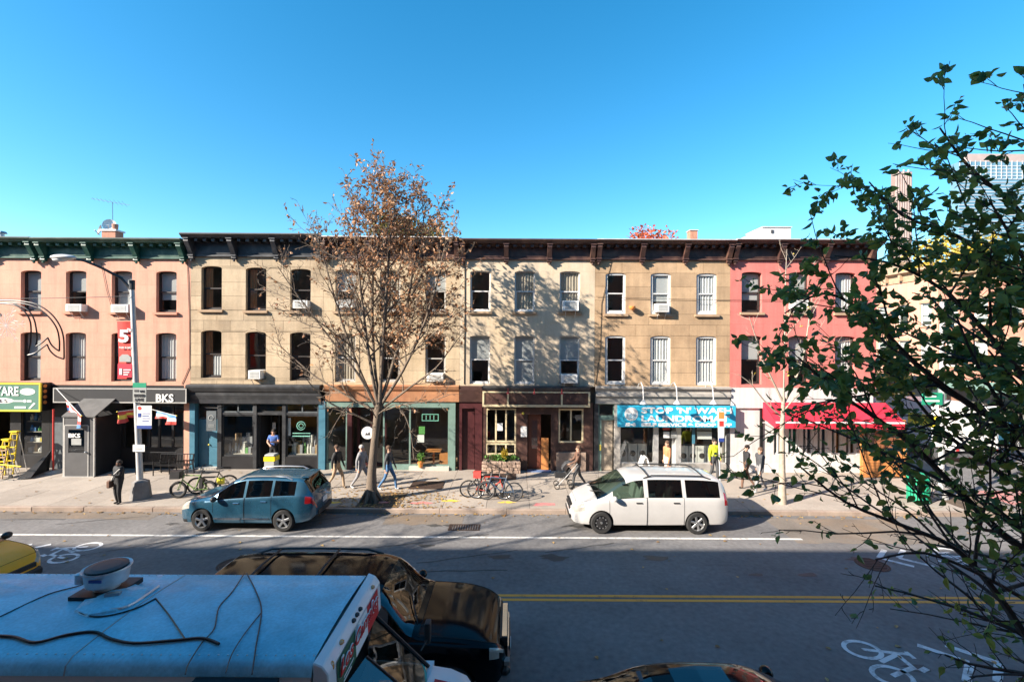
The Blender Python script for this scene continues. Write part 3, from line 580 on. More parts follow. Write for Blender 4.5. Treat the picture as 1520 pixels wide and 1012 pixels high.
MB().add([(a.x,19.2,ZS),(a.x+.05,19.2,ZS),(b.x-.25,20.6,ZS),(b.x-.3,20.6,ZS),(a.x+.5,19.3,ZS+.06),(a.x+.55,19.3,ZS+.06),(b.x-.15,20.6,1.05),(b.x-.2,20.6,1.05)],[(0,1,2,3),(4,7,6,5),(0,4,5,1),(1,5,6,2),(2,6,7,3),(3,7,4,0)]).build('lid','black_metal',ht)
part('hatch_frame', ht, 'steel', (a.x-.5,b.x-.25,19.1,19.16,ZS,ZS+.03),(a.x-.5,a.x-.44,19.16,20.5,ZS,ZS+.03))
cart = thing('shopping_trolley', 'wire shopping trolley with yellow handles at the hardware shop', 'trolley', (px(9,699,19.5).x,19.5,ZS)); cx = cart.location.x
for k in range(6): MB().tube([(cx-.35+k*.14,19.4,ZS+.15),(cx-.35+k*.14,19.4,ZS+.55)],.008,4).build('basket_wire','black_metal',cart)
for z in (.15,.35,.55): MB().tube([(cx-.36,19.4,ZS+z),(cx+.36,19.4,ZS+z)],.012,4).build('basket_rail','black_metal',cart)
MB().tube([(cx-.5,19.38,ZS+.62),(cx+.75,19.38,ZS+.5)],.03,6).build('handle','yellow_plastic',cart)
for s in (-.3,.3): MB().lathe([(.001,-.02),(.08,-.02),(.08,.02),(.001,.02)],(cx+s,19.4,ZS+.08),'y',12).build('wheel','black_rubber',cart)

# --- black restaurant with vestibule
bk = pinkB; x0, x1 = hB[0]
ya = YF-.35; b = pb(78,577,277,599,ya,YF-.005); b = (px(79,590,ya).x, px(277,590,ya).x, ya, YF-.005, px(180,598,ya).z, px(180,576,ya).z)
aw = thing('restaurant_fascia', 'long black fascia awning with white edging over the restaurant', 'awning', ((b[0]+b[1])/2,ya,b[4]))
part('fascia', aw, 'awning_black', b)
for bb in [(b[0],b[1],ya-.012,ya,b[5]-.05,b[5]),(b[0],b[1],ya-.012,ya,b[4],b[4]+.05),(b[0],b[0]+.05,ya-.012,ya,b[4]+.05,b[5]-.05),(b[1]-.05,b[1],ya-.012,ya,b[4]+.05,b[5]-.05)]: part('edging', aw, 'grey_frame', bb)
text('BKS', 'lettering', 'sign_white', aw, (px(232,596,ya).x,ya-.02,px(232,596,ya).z), .48, fit=px(258,590,ya).x-px(232,590,ya).x, weight=.012)
part('shop_wall', bk, 'black_paint', (x0,px(182,600,YF).x,YF+.004,YF+.2,ZS,3.9),(px(182,600,YF).x,x1-.25,YF+.004,YF+.2,ZS,1.0),(px(182,600,YF).x,x1-.25,YF+.005,YF+.2,3.05,3.9))
part('pier', bk, 'w_pink', (x1-.25,x1-.002,YF-.03,YF+.3,ZS,3.9))
wx0, wx1 = px(182,640,YF).x, x1-.25
framed(bk, 'shop_window', (wx0,wx1,YF+.04,YF+.14,1.0,3.05), 'black_paint', .09, mull=[wx0+(wx1-wx0)*q for q in (.25,.42,.58,.8)])
for k in range(3):
    tb = MB(); q = wx0+.5+k*.95; tb.lathe([(.3,.74),(.3,.77)],(q,YF+.9,ZS),n=12); tb.tube([(q,YF+.9,ZS),(q,YF+.9,ZS+.75)],.04); tb.build('dining_table','interior_light',bk)
# vestibule
vy = 19.65; b = (px(93,700,vy).x, px(140,700,vy).x, vy, YF-.36, ZS, px(100,619,vy).z)
ve = thing('vestibule', 'grey black entrance vestibule with white trim outside the restaurant', 'vestibule', ((b[0]+b[1])/2,vy,ZS))
mat('vestibule_panel',(0.075,0.075,0.078),.6,var=.15,scale=2,fine=.05)
dx0, dx1 = px(96,650,vy).x, px(131,650,vy).x; dz1 = px(110,631,vy).z
part('front_panel', ve, 'vestibule_panel', (b[0]+.05,b[1]-.05,vy+.01,vy+.05,dz1,b[5]),(dx1+.03,b[1]-.05,vy+.01,vy+.05,ZS,dz1),(b[0]+.05,dx0,vy+.01,vy+.05,ZS,dz1))
for s in (b[0], b[1]-.05): part('corner_post', ve, 'grey_frame', (s,s+.05,vy-.002,vy+.06,ZS,b[5]))
d = part('door', ve, 'vestibule_panel', (dx0+.02,dx1-.02,vy-.005,vy+.03,ZS+.02,ZS+1.02),(dx0+.02,dx0+.16,vy-.005,vy+.03,ZS+1.02,dz1-.02),(dx1-.16,dx1-.02,vy-.005,vy+.03,ZS+1.02,dz1-.02),(dx0+.16,dx1-.16,vy-.005,vy+.03,dz1-.18,dz1-.02))
pane(d, (dx0+.16,dx1-.16,vy,0,ZS+1.02,dz1-.18), 'pane', vy+.015); text('BKS','lettering','sign_white',d,(px(102,649,vy).x,vy-.01,px(102,649,vy).z),.24,fit=.5,weight=.006)
part('notice', d, 'sign_grey', (dx0+.28,dx1-.3,vy+.002,vy+.008,ZS+1.35,ZS+1.62)); MB().ball((dx1-.07,vy-.05,ZS+1.05),.045,8,6).build('handle','steel',d)
for bb in [(dx0-.02,dx0+.018,vy-.01,vy+.02,ZS,dz1),(dx1-.018,dx1+.02,vy-.01,vy+.02,ZS,dz1),(dx0+.018,dx1-.018,vy-.01,vy+.02,dz1-.018,dz1+.02)]: part('door_trim', ve, 'grey_frame', bb)
part('side_panel', ve, 'black_paint', (b[1]-.06,b[1]-.01,vy+.06,YF-.02,ZS,b[5]-.02)); part('side_panel', ve, 'black_paint', (b[0]+.01,b[0]+.06,vy+.06,YF-.02,ZS,b[5]-.02))
framed(ve, 'side_window', (0,.8,0,.1,0,.9), 'black_paint', .05).matrix_world = Matrix.Translation((b[1]+.006,vy+.32,ZS+1.15)) @ Matrix.Rotation(R(90),4,'Z')
ro = MB(); zc = b[5]; ro.add([(b[0]-.03,vy-.03,zc),(b[1]+.03,vy-.03,zc),(b[1]+.03,YF-.37,zc+.62),(b[0]-.03,YF-.37,zc+.62),(b[0]-.03,vy-.03,zc+.05),(b[1]+.03,vy-.03,zc+.05),(b[1]+.03,YF-.37,zc+.67),(b[0]-.03,YF-.37,zc+.67)],[(0,3,2,1),(4,5,6,7),(0,1,5,4),(1,2,6,5),(2,3,7,6),(3,0,4,7)]); ro.build('sloped_roof','awning_slope',ve)
part('threshold', ve, 'grey_frame', (b[0],b[1],vy-.03,vy+.06,ZS,ZS+.03))
part('side_door', bk, 'slate_paint', (px(81,600,YF).x,b[0]-.25,YF-.03,YF+.02,ZS,2.45))
def flag(label, base, tip, drop, cols, seed=1):
    t = thing('flag', label, 'flag', tuple(base)); base, tip = Vector(base), Vector(tip)
    MB().tube([base,tip],.014,6).build('staff','aluminium',t); MB().ball(tip,.03,8,5).build('finial','goods_yellow',t)
    n, k = 10, len(cols); d = (tip-base)
    for j, cm in enumerate(cols):
        mb = MB(); v = []
        for i in range(n+1):
            q = .38+.6*i/n; p = base+d*q; sw = .06*math.sin(i*1.9+seed)
            for e in (0,1):
                f = (j+e)/k; v.append(p+Vector((sw*f+.10*f*math.sin(i*.9+seed), -.12*f*math.cos(i*1.3+seed), -drop*f*(1-.25*math.sin(i*.6)))))
        mb.add(v, [(2*i,2*i+2,2*i+3,2*i+1) for i in range(n)]); mb.build('stripe',cm,t,smooth=180)
    return t
flag('striped flag of red, white and blue on a staff above the vestibule', px(84,577,20.6), px(121,617,19.5), .5, ['goods_red','sign_white','goods_red','goods_blue'], 1)
flag('red and yellow flag on a staff under the black fascia', px(212,606,20.9), px(174,611,20.0), .42, ['goods_red','goods_yellow','goods_red'], 2)
flag('blue, white and red flag on a staff near the pink pier', px(216,605,20.8), px(262,617,20.0), .36, ['goods_blue','sign_white','goods_red'], 4)
def bench(label, x, y, rz=0):
    t = thing('bench', label, 'bench', (0,0,0), 'benches outside the restaurant')
    for k in range(12): MB().tube([(-.68+k*.124,.17,.42),(-.68+k*.124,.22,.82)],.012,5).build('back_slat','black_metal',t)
    for k in range(5): MB().box(-.75,.75,-.22+k*.085,-.16+k*.085,.42,.44).build('seat_slat','black_metal',t)
    for s in (-.72,.72): MB().tube([(s,-.22,0),(s,-.22,.62),(s,.2,.62)],.022,6).build('armrest','black_metal',t); MB().tube([(s,.24,0),(s,.17,.42),(s,.23,.84)],.022,6).build('rear_leg','black_metal',t)
    MB().tube([(-.72,.225,.83),(.72,.225,.83)],.022,6).build('top_rail','black_metal',t); t.location = (x,y,ZS); t.rotation_euler.z = rz; return t
bench('black metal slatted bench beside the pink pier', px(258,693,20.1).x, 20.1); bench('black metal slatted bench in front of the dark restaurant window next to the lamp post', px(231,695,20.3).x, 20.35)

# --- charcoal and blue shop
h = tan1; x0, x1 = hB[1]
cn = MB(); cn.prism([(YF+.1,3.12),(YF-.12,3.12),(YF-.14,3.3),(YF-.2,3.5),(YF-.2,3.62),(YF-.26,3.68),(YF-.34,3.85),(YF-.34,3.93),(YF-.3,3.97),(YF+.1,4.0)],'x',x0+.02,x1-.02); cn.build('shop_cornice','charcoal_paint',h)
part('transom_bar', h, 'charcoal_paint', (px(326,600,YF).x,px(474,600,YF).x,YF+.0,YF+.14,2.60,2.70))
dx = [px(q,640,YF).x for q in (285,290,323,329,376,381,419,424,472,478)]
part('pier', h, 'teal_paint', (x0+.01,dx[1],YF-.05,YF+.2,ZS,3.12)); part('pier', h, 'charcoal_paint', (dx[2],dx[3],YF-.03,YF+.2,ZS,3.12)); part('pier', h, 'charcoal_paint', (dx[4],dx[5],YF-.02,YF+.2,ZS,3.12)); part('pier', h, 'charcoal_paint', (dx[6],dx[7],YF-.02,YF+.2,ZS,3.12)); part('pier', h, 'charcoal_paint', (dx[8]-.02,x1-.16,YF-.03,YF+.2,ZS,3.12)); part('pier', h, 'teal_paint', (x1-.155,x1+.14,YF-.07,YF+.2,ZS,3.25))
d = part('door', h, 'teal_paint', (dx[1],dx[2],YF+.22,YF+.27,ZS+.05,2.35)); 
for z0_, z1_ in ((.35,1.0),(1.1,2.2)): part('door_panel', d, 'teal_paint', (dx[1]+.12,dx[1]+.45,YF+.205,YF+.22,z0_,z1_)); part('door_panel', d, 'teal_paint', (dx[2]-.45,dx[2]-.12,YF+.205,YF+.22,z0_,z1_))
MB().ball((dx[1]+.5,YF+.18,1.2),.04,8,5).build('handle','goods_yellow',d)
framed(h, 'transom_window', (dx[1],dx[2],YF+.22,0,2.38,3.12), 'charcoal_paint', .05); part('doorstep', h, 'step_stone', (dx[1],dx[2],YF-.1,YF+.22,ZS,ZS+.05))
for a, b in ((3,4),(7,8)):
    w = framed(h, 'shop_window', (dx[a],dx[b],YF+.03,0,.72,2.60), 'charcoal_paint', .06); part('stall_riser', h, 'black_paint', (dx[a],dx[b],YF-.01,YF+.18,ZS,.72)); framed(h, 'transom_window', (dx[a],dx[b],YF+.03,0,2.70,3.12), 'slate_paint', .05, mull=[(dx[a]+dx[b])/2])
    sh = part('display_shelf', h, 'interior_light', (dx[a]+.06,dx[b]-.06,YF+.2,YF+.8,.74,.8)); goods(sh, dx[a]+.1, dx[b]-.1, YF+.25, .8, ['goods_white','goods_tan','goods_white','goods_grey','goods_green'], 9, .5); goods(sh, dx[a]+.1, dx[b]-.1, YF+.5, .8, ['goods_white','goods_tan','goods_grey'], 7, .9)
    part('wall_shelf', h, 'interior_floor', *[(dx[a]+.1,dx[b]-.1,YF+3.0,YF+3.19,1.0+k*.5,1.04+k*.5) for k in range(4)])
framed(h, 'transom_window', (dx[5],dx[6],YF+.1,0,2.70,3.12), 'charcoal_paint', .05); part('recess_side', h, 'charcoal_paint', (dx[5],dx[5]+.06,YF+.2,YF+1.1,ZS,2.6),(dx[6]-.06,dx[6],YF+.2,YF+1.1,ZS,2.6))
d = framed(h, 'door', (dx[5]+.1,dx[5]+.55,YF+1.0,0,ZS,2.55), 'charcoal_paint', .08); part('notice', h, 'sign_white', (px(389,640,YF).x,px(394,640,YF).x,YF+.9,YF+.91,1.75,2.1))
part('notice', h, 'sign_white', (px(424.5,640,YF).x+.03,px(430,640,YF).x,YF+.095,YF+.1,1.65,2.45))
lg = MB(); 
cxl, czl = px(446,632,YF).x, px(446,632,YF).z
for rr in (.19,.10): 
    n = 20; lg.tube([(cxl+rr*math.cos(6.2832*i/n),YF+.06,czl+rr*math.sin(6.2832*i/n)) for i in range(n+1)],.012,4,False)
lg.tube([(cxl-.38,YF+.06,czl-.34),(cxl+.42,YF+.06,czl-.34)],.016,4); lg.tube([(cxl-.38,YF+.06,czl-.47),(cxl+.42,YF+.06,czl-.47)],.024,4)
mat('mint_print',(.25,.6,.48),.5); lg.build('window_emblem','mint_print',h)
hg = thing('hanging_sign', 'grey hanging shop sign with round emblem on a bracket by the blue door', 'hanging sign', px(316,638,20.3)); q = px(315,624,20.3)
part('board', hg, 'slate_paint', (q.x-.24,q.x+.18,20.28,20.33,q.z-.45,q.z+.42)); MB().tube([(q.x-.28,20.3,q.z+.55),(q.x+.25,20.3,q.z+.55),(q.x+.25,20.99,q.z+.55)],.02,6).build('bracket','black_metal',hg)
lm = MB(); n = 18; lm.tube([(q.x-.03+.11*math.cos(6.2832*i/n),20.275,q.z+.12+.11*math.sin(6.2832*i/n)) for i in range(n+1)],.014,4,False); lm.tube([(q.x-.15,20.275,q.z-.18),(q.x+.1,20.275,q.z-.18)],.012,4); lm.tube([(q.x-.15,20.275,q.z-.26),(q.x+.1,20.275,q.z-.26)],.012,4); lm.build('emblem','sign_grey',hg)
bn = thing('litter_bin', 'grey street bin with yellow band in front of the shop doorway', 'bin', (px(403,700,20.2).x,20.2,ZS)); bx_ = bn.location.x
part('body', bn, 'sign_grey', (bx_-.22,bx_+.22,20.0,20.4,ZS,ZS+.62),bevel=.02); part('yellow_band', bn, 'yellow_plastic', (bx_-.235,bx_+.235,19.985,20.415,ZS+.62,ZS+.80)); part('lid', bn, 'sign_grey', (bx_-.22,bx_+.22,20.0,20.4,ZS+.80,ZS+.90),bevel=.03)

# --- terracotta fascia shop
h = tan2; x0, x1 = hB[2]; x1s = px(676,640,YF).x
f = MB(); f.prism([(YF+.1,3.25),(YF-.1,3.25),(YF-.12,3.7),(YF-.2,3.8),(YF-.26,3.95),(YF-.1,4.0),(YF+.1,4.0)],'x',x0+.15,x1-.01); f.build('shop_fascia','w_terracotta',h)
part('top_rail', h, 'sea_green_paint', (x0+.15,x1s,YF-.04,YF+.15,2.98,3.25)); part('pier', h, 'sea_green_paint', (px(667,640,YF).x,x1s,YF-.05,YF+.2,ZS,2.98))
gx = [px(q,640,YF).x for q in (484,515,522,568,574,608,618,667)]
framed(h, 'shop_window', (gx[0],gx[1],YF+.05,0,.45,2.98), 'sea_green_paint', .07); framed(h, 'shop_window', (gx[3],gx[7],YF+.05,0,.32,2.98), 'sea_green_paint', .07, mull=[gx[5]]); part('sill_step', h, 'step_stone', (gx[5],gx[7],YF-.12,YF+.2,ZS,.32)); part('stall_riser', h, 'sea_green_paint', (gx[0],gx[1],YF+.02,YF+.2,ZS,.45)); part('stall_riser', h, 'sea_green_paint', (gx[3],gx[5]-.01,YF+.02,YF+.2,ZS,.32))
part('pier', h, 'maroon_paint', (gx[1],gx[2],YF,YF+.2,ZS,2.98)); framed(h, 'door', (gx[2]+.02,gx[3]-.02,YF+.7,0,ZS,2.9), 'maroon_paint', .12, mull=[(gx[2]+gx[3])/2])
rs = thing('round_sign', 'round black sign with white disc hanging in front of the terracotta shop', 'round sign', px(546,654,20.6)); q = px(546,642,20.6)
MB().lathe([(.001,-.03),(.30,-.03),(.30,.03),(.001,.03)],q,'y',28).build('disc','sign_dark',rs); MB().lathe([(.235,-.042),(.27,-.042),(.27,-.03),(.235,-.03)],q,'y',28).build('ring','sign_white',rs); MB().lathe([(.001,-.038),(.2,-.038),(.2,-.031),(.001,-.031)],q,'y',24).build('white_disc','sign_white',rs); MB().prism([(q.x-.12,q.z-.1),(q.x-.05,q.z+.02),(q.x,q.z-.05),(q.x+.07,q.z+.06),(q.x+.13,q.z-.1)],'y',20.55,20.561).build('emblem','sign_dark',rs); MB().tube([q+Vector((0,0,.3)),q+Vector((0,0,.5)),q+Vector((0,.4,.5))],.018,5).build('bracket','black_metal',rs)
part('poster', h, 'goods_green', (px(621,640,YF).x,px(630,640,YF).x,YF+.1,YF+.105,1.75,2.1)); part('poster', h, 'sign_white', (px(619,640,YF).x,px(629,640,YF).x,YF+.1,YF+.106,1.38,1.72)); ns = px(638,620,YF)
nb = MB()
for bb in [(-.38,.38,.13,.16),(-.38,.38,-.16,-.13),(-.38,-.35,-.13,.13),(.35,.38,-.13,.13),(-.2,-.17,-.1,.1),(-.02,.01,-.1,.1),(.15,.18,-.1,.1)]: nb.box(ns.x+bb[0],ns.x+bb[1],YF+.1,YF+.12,ns.z+bb[2],ns.z+bb[3])
nb.build('window_sign_frame','mint_print',h)
def side_table(par, x, y, m):
    part('cafe_table', par, m, (x-.35,x+.35,y,y+.5,.86,.9),(x-.04,x+.04,y+.2,y+.28,ZS,.86))
side_table(h, px(640,660,YF).x, YF+.45, 'orange_wood'); part('crate', h, 'orange_wood', (px(651,640,YF).x,px(664,640,YF).x,YF+.3,YF+.7,.33,.8))
def potted(label, x, y, z, r, hgt, m='plant_green', seed=1, potm='goods_orange'):
    t = thing('potted_plant', label, 'plant', (x,y,z)); MB().lathe([(r*.7,0),(r,hgt*.35),(r*1.08,hgt*.36),(r*1.08,hgt*.42),(r*.9,hgt*.42)],(x,y,z),n=12).build('pot',potm,t); mb = MB(); leaf_clump(mb,(x,y,z+hgt*.7),(r*1.3,r*1.3,hgt*.35),60,.16,random.Random(seed),1.2); mb.build('leaves',m,t); return t
potted('small green plant in a terracotta pot on the step of the terracotta shop', px(624,690,20.85).x, 20.88, .32, .13, .55)
mr = part('side_door', h, 'maroon_paint', (px(683,640,YF).x+.02,px(704,640,YF).x,YF+.12,YF+.17,ZS,2.95)); 
# --- the bar
h = tan3; x0, x1 = hB[3]; bx0, bx1 = px(716,640,YF).x, px(877,640,YF).x
part('door_surround', h, 'maroon_paint', (x0,x0+.12,YF-.02,YF+.2,ZS,2.95),(px(705,640,YF).x,bx0-.01,YF-.03,YF+.2,ZS,2.95),(x0,bx0-.01,YF-.03,YF+.2,2.951,3.25)); f = MB(); f.prism([(YF+.1,3.25),(YF-.1,3.25),(YF-.2,3.8),(YF-.2,3.95),(YF+.1,3.98)],'x',x0+.01,bx0-.02); f.build('shop_fascia','brown_paint',h)
my = YF-.28; z0_, z1_ = px(790,604,my).z, px(790,581,my).z; ma0, ma1 = px(716,590,my).x, px(876,590,my).x
part('marquee', h, 'brown_paint', (ma0,ma1,my+.03,YF,z0_+.02,z1_+.06)); 
for bb in [(ma0,ma1,z0_,z0_+.1),(ma0,ma1,z1_-.06,z1_),(ma0,ma0+.08,z0_+.1,z1_-.06),(ma1-.08,ma1,z0_+.1,z1_-.06),(px(754,590,my).x-.04,px(754,590,my).x+.04,z0_+.1,z1_-.06),(px(834,590,my).x-.04,px(834,590,my).x+.04,z0_+.1,z1_-.06)]: part('marquee_frame', h, 'cream_paint', (bb[0],bb[1],my,my+.03,bb[2],bb[3]))
f = MB(); f.prism([(YF+.1,z1_+.06),(my,z1_+.06),(my-.04,z1_+.16),(my-.04,3.93),(YF+.1,4.0)],'x',ma0,ma1); f.build('marquee_ledge','navy_paint',h)
for q in (754,793,834): 
    l = px(q,583,my-.25); m_ = MB(); m_.tube([(l.x,my,z1_+.12),(l.x,my-.2,z1_+.15),(l.x,my-.25,z1_+.02)],.014,5); m_.lathe([(.02,.05),(.07,-.06)],(l.x,my-.25,z1_-.02),n=10); m_.build('marquee_lamp','sign_red',h)
cx_ = [px(q,640,YF).x for q in (721,766,783,818,829,866)]
def cream_window(a, b, n, low):
    w = framed(h, 'shop_window', (a,b,YF+.02,0,1.42,2.95), 'cream_paint', .07, mull=[a+(b-a)*(i+1)/n for i in range(n-1)])
    if low: framed(h, 'lower_window', (a,b,YF+.02,0,.85,1.38), 'cream_paint', .07, mull=[a+(b-a)*(i+1)/n for i in range(n-1)])
cream_window(cx_[0],cx_[1],3,True); cream_window(cx_[4],cx_[5],2,False)
part('bar_wall', h, 'brown_paint', (bx0,cx_[0],YF+.0,YF+.2,ZS,3.25),(cx_[1],cx_[2],YF+.0,YF+.2,ZS,3.0),(cx_[3],cx_[4],YF+.0,YF+.2,ZS,3.0),(cx_[5],x1-.05,YF,YF+.2,ZS,3.25),(cx_[0],cx_[1],YF+.03,YF+.2,ZS,.85),(cx_[4],cx_[5],YF+.03,YF+.2,ZS,1.42),(cx_[2],cx_[3],YF+.005,YF+.2,2.7,3.25))
part('transom_band', h, 'brown_paint', (cx_[0],cx_[1],YF+.03,YF+.2,2.951,3.25),(cx_[4],cx_[5],YF+.03,YF+.2,2.951,3.25))
d = part('door', h, 'door_wood', (cx_[2]+.05,cx_[3]-.45,YF+.25,YF+.3,ZS+.02,2.65)); pane(d,(cx_[2]+.2,cx_[3]-.6,0,0,1.1,2.4),'pane',YF+.24); part('door_leaf', h, 'orange_wood', (cx_[3]-.43,cx_[3]-.1,YF+.12,YF+.2,ZS+.02,1.6)); part('doorstep', h, 'blue_sill', (cx_[2]-.0,cx_[3],YF-.25,YF+.0,ZS,ZS+.04))
part('notice', h, 'sign_white', (px(738,640,YF).x,px(746,640,YF).x,YF+.0,YF+.015,1.95,2.28)); part('menu_board', h, 'sign_white', (px(773,640,YF).x,px(782,640,YF).x,YF-.03,YF-.005,1.68,2.15)); lb = MB(); lb.ball((px(776,640,YF).x,YF-.1,2.75),.06,8,6); lb.build('wall_lamp','goods_yellow',h)
# the rubble planter: each stone apart
pl = thing('stone_planter', 'rubble stone planter under the cream framed bar window', 'planter', (px(743,700,20.55).x,20.6,ZS)); pa, pbx = px(715,690,20.5).x, px(773,690,20.5).x; part('core', pl, 'rubble', (pa+.04,pbx-.04,20.54,YF-.01,ZS,.66)); rd = random.Random(9)
for r in range(4):
    xx = pa; z = ZS+r*.13
    while xx < pbx-.05:
        L = min(rd.uniform(.13,.3), pbx-xx); part('stone', pl, 'rubble', (xx+.008,xx+L-.008,20.5+rd.uniform(-.02,.02),20.56,z+.006,z+.124),bevel=.014); xx += L
mb = MB(); leaf_clump(mb,((pa+pbx)/2,20.72,.76),(.8,.12,.12),260,.14,rd,1.0); mb.build('plants','plant_green',pl)
mb = MB(); leaf_clump(mb,(pa+1.0,20.7,.9),(.14,.1,.2),80,.16,rd,1.5); mb.build('plants','plant_yellow',pl)
part('stone_riser', h, 'rubble', (cx_[4]-.1,cx_[5]+.1,YF-.1,YF+.02,ZS,1.0))
part('bar_stool', h, 'orange_wood', (cx_[4]+.2,cx_[4]+.5,YF+.4,YF+.7,.7,.75),(cx_[4]+.33,cx_[4]+.37,YF+.53,YF+.57,ZS,.7))
# --- laundromat
h = tan4; x0, x1 = hB[4]
f = MB(); f.prism([(YF+.1,3.2),(YF-.08,3.2),(YF-.1,3.5),(YF-.2,3.55),(YF-.2,3.68),(YF-.12,3.72),(YF-.14,3.84),(YF-.24,3.9),(YF-.24,3.98),(YF+.1,4.0)],'x',x0+.05,x1-.02); f.build('shop_fascia','grey_wood',h)
sy = YF-.32; s0, s1 = px(917,620,sy), px(1092,620,sy); sz0, sz1 = px(1000,634,sy).z, px(1000,602,sy).z
sg = thing('shop_sign', 'light blue laundromat sign with white lettering', 'shop sign', ((s0.x+s1.x)/2,sy,sz0))
part('sign_face', sg, 'sign_blue', (s0.x,s1.x,sy,sy+.04,sz0,sz1)); part('sign_body', sg, 'teal_paint', (s0.x+.02,s1.x-.02,sy+.04,YF-.01,sz0+.02,sz1-.01))
HH = sz1-sz0
def sign_text(s, a, b, yb, size): text(s,'lettering','sign_white',sg,(px(a,620,sy).x,sy-.006,sz0+HH*yb),size,fit=px(b,620,sy).x-px(a,620,sy).x,weight=.012)
sign_text("STOP 'N' WASH",952,1087,.65,.36); sign_text('LAUNDROMAT',952,1083,.27,.37); sign_text('SELF SERVICE & DROP OFF',952,1086,.05,.19); sign_text('54',928,944,.05,.19)
q = px(937,617,sy); MB().lathe([(.001,-.008),(.30,-.008),(.30,0),(.001,0)],(q.x,sy,sz0+HH*.60),'y',26).build('emblem_disc','sign_white',sg)
wv = MB()
for k in range(3): wv.tube([(q.x-.22+.044*i,sy-.012,sz0+HH*.60-.02-.08*k+.025*math.sin(i*1.6)) for i in range(11)],.014,4)
wv.build('emblem_waves','sign_blue',sg)
for q, wd in ((955,'the word STOP on'),(1005,'the letter N on'),(1059,'the word WASH on')):
    gl = thing('gooseneck_lamp', 'white gooseneck lamp arching over '+wd+' the laundromat sign', 'sign lamp', px(q,575,YF-.3), 'lamps over the laundromat sign'); a = px(q,598,YF-.95)
    MB().tube([(a.x-.02,YF-.1,3.9),(a.x-.02,YF-.3,4.12),(a.x-.01,YF-.6,4.22),(a.x,YF-.85,4.05),(a.x,YF-.95,3.6),(a.x,YF-.95,a.z+.1)],.022,6).build('arm','white_paint',gl,smooth=60); MB().lathe([(.03,.14),(.06,.1),(.16,-.04),(.15,-.04),(.05,.08)],(a.x,YF-.95,a.z),n=14).build('shade','white_paint',gl,smooth=60); MB().ball((a.x,YF-.95,a.z-.03),.06,8,6).build('bulb','sign_white',gl)
part('pier', h, 'grey_wood', (px(912,640,YF).x,px(920,640,YF).x,YF-.04,YF+.2,ZS,3.2)); part('pier', h, 'charcoal_paint', (px(1085,640,YF).x-.2,x1-.003,YF-.04,YF+.2,ZS,3.2)); part('pier', h, 'charcoal_paint', (x0,px(888,640,YF).x,YF-.03,YF+.2,ZS,3.2))
d = part('door', h, 'door_beige', (px(893,640,YF).x,px(910,640,YF).x,YF+.1,YF+.15,ZS+.03,2.45)); MB().box(px(890,640,YF).x,px(890,640,YF).x+.06,YF-.06,YF-.03,1.1,1.35).build('letter_box','goods_yellow',h); part('door_jamb', h, 'sea_green_paint', (px(888,640,YF).x,px(893,640,YF).x,YF+.02,YF+.2,ZS,2.6),(px(888,640,YF).x,px(912,640,YF).x,YF+.021,YF+.2,2.45,2.6)); framed(h,'transom_window',(px(888,640,YF).x,px(912,640,YF).x,YF+.04,0,2.6,3.2),'sea_green_paint',.05)
lx = [px(q,640,YF).x for q in (920,972,978,1004,1010,1080)]
framed(h,'shop_window',(lx[0],lx[1],YF+.04,0,.5,3.15),'aluminium',.05); framed(h,'door',(lx[2],lx[3],YF+.3,0,ZS+.02,2.6),'aluminium',.08); framed(h,'shop_window',(lx[4],lx[5],YF+.04,0,.5,3.15),'aluminium',.05,mull=[px(1030,640,YF).x]); part('stall_riser', h, 'grey_wood', (lx[0],lx[1],YF+.02,YF+.2,ZS,.5)); part('stall_riser', h, 'grey_wood', (lx[4],lx[5],YF+.02,YF+.2,ZS,.5))
part('door_post', h, 'aluminium', (lx[1],lx[2],YF+.04,YF+.34,ZS,3.15),(lx[3],lx[4],YF+.04,YF+.34,ZS,3.15),(lx[2],lx[3],YF+.3,YF+.34,2.6,3.15))
part('notice', h, 'goods_red', (px(984,640,YF).x,px(994,640,YF).x,YF+.02,YF+.03,2.02,2.32)); part('notice', h, 'sign_white', (px(985,640,YF).x,px(994,640,YF).x,YF+.022,YF+.03,1.66,1.94)); part('notice', h, 'sign_grey', (px(996,640,YF).x,px(1005,640,YF).x,YF+.022,YF+.03,1.66,1.97)); part('teal_post', h, 'teal_paint', (px(1028,640,YF).x,px(1032,640,YF).x,YF+.02,YF+.05,1.4,3.15)); part('price_board', h, 'sign_white', (px(1036,640,YF).x,px(1058,640,YF).x,YF+.1,YF+.12,1.6,1.95)); part('price_board', h, 'sign_grey', (px(1036,640,YF).x,px(1058,640,YF).x,YF+.1,YF+.12,2.0,2.35))
for k in range(5):
    q = lx[4]+.15+k*.42; w = part('washing_machine', h, 'plastic_white', (q,q+.38,YF+.5,YF+1.0,ZS,1.2)); MB().lathe([(.001,-.01),(.13,-.01),(.13,.01),(.001,.01)],(q+.19,YF+.495,.75),'y',14).build('machine_door','plastic_black',w)
for k in range(3):
    q = lx[0]+.15+k*.46; w = part('washing_machine', h, 'plastic_white', (q,q+.42,YF+.9,YF+1.4,ZS,1.2)); MB().lathe([(.001,-.01),(.14,-.01),(.14,.01),(.001,.01)],(q+.21,YF+.895,.75),'y',14).build('machine_door','plastic_black',w)
ab = thing('sandwich_board', 'white sandwich board standing outside the laundromat', 'sandwich board', (px(956,700,19.6).x,19.6,ZS)); q = ab.location.x
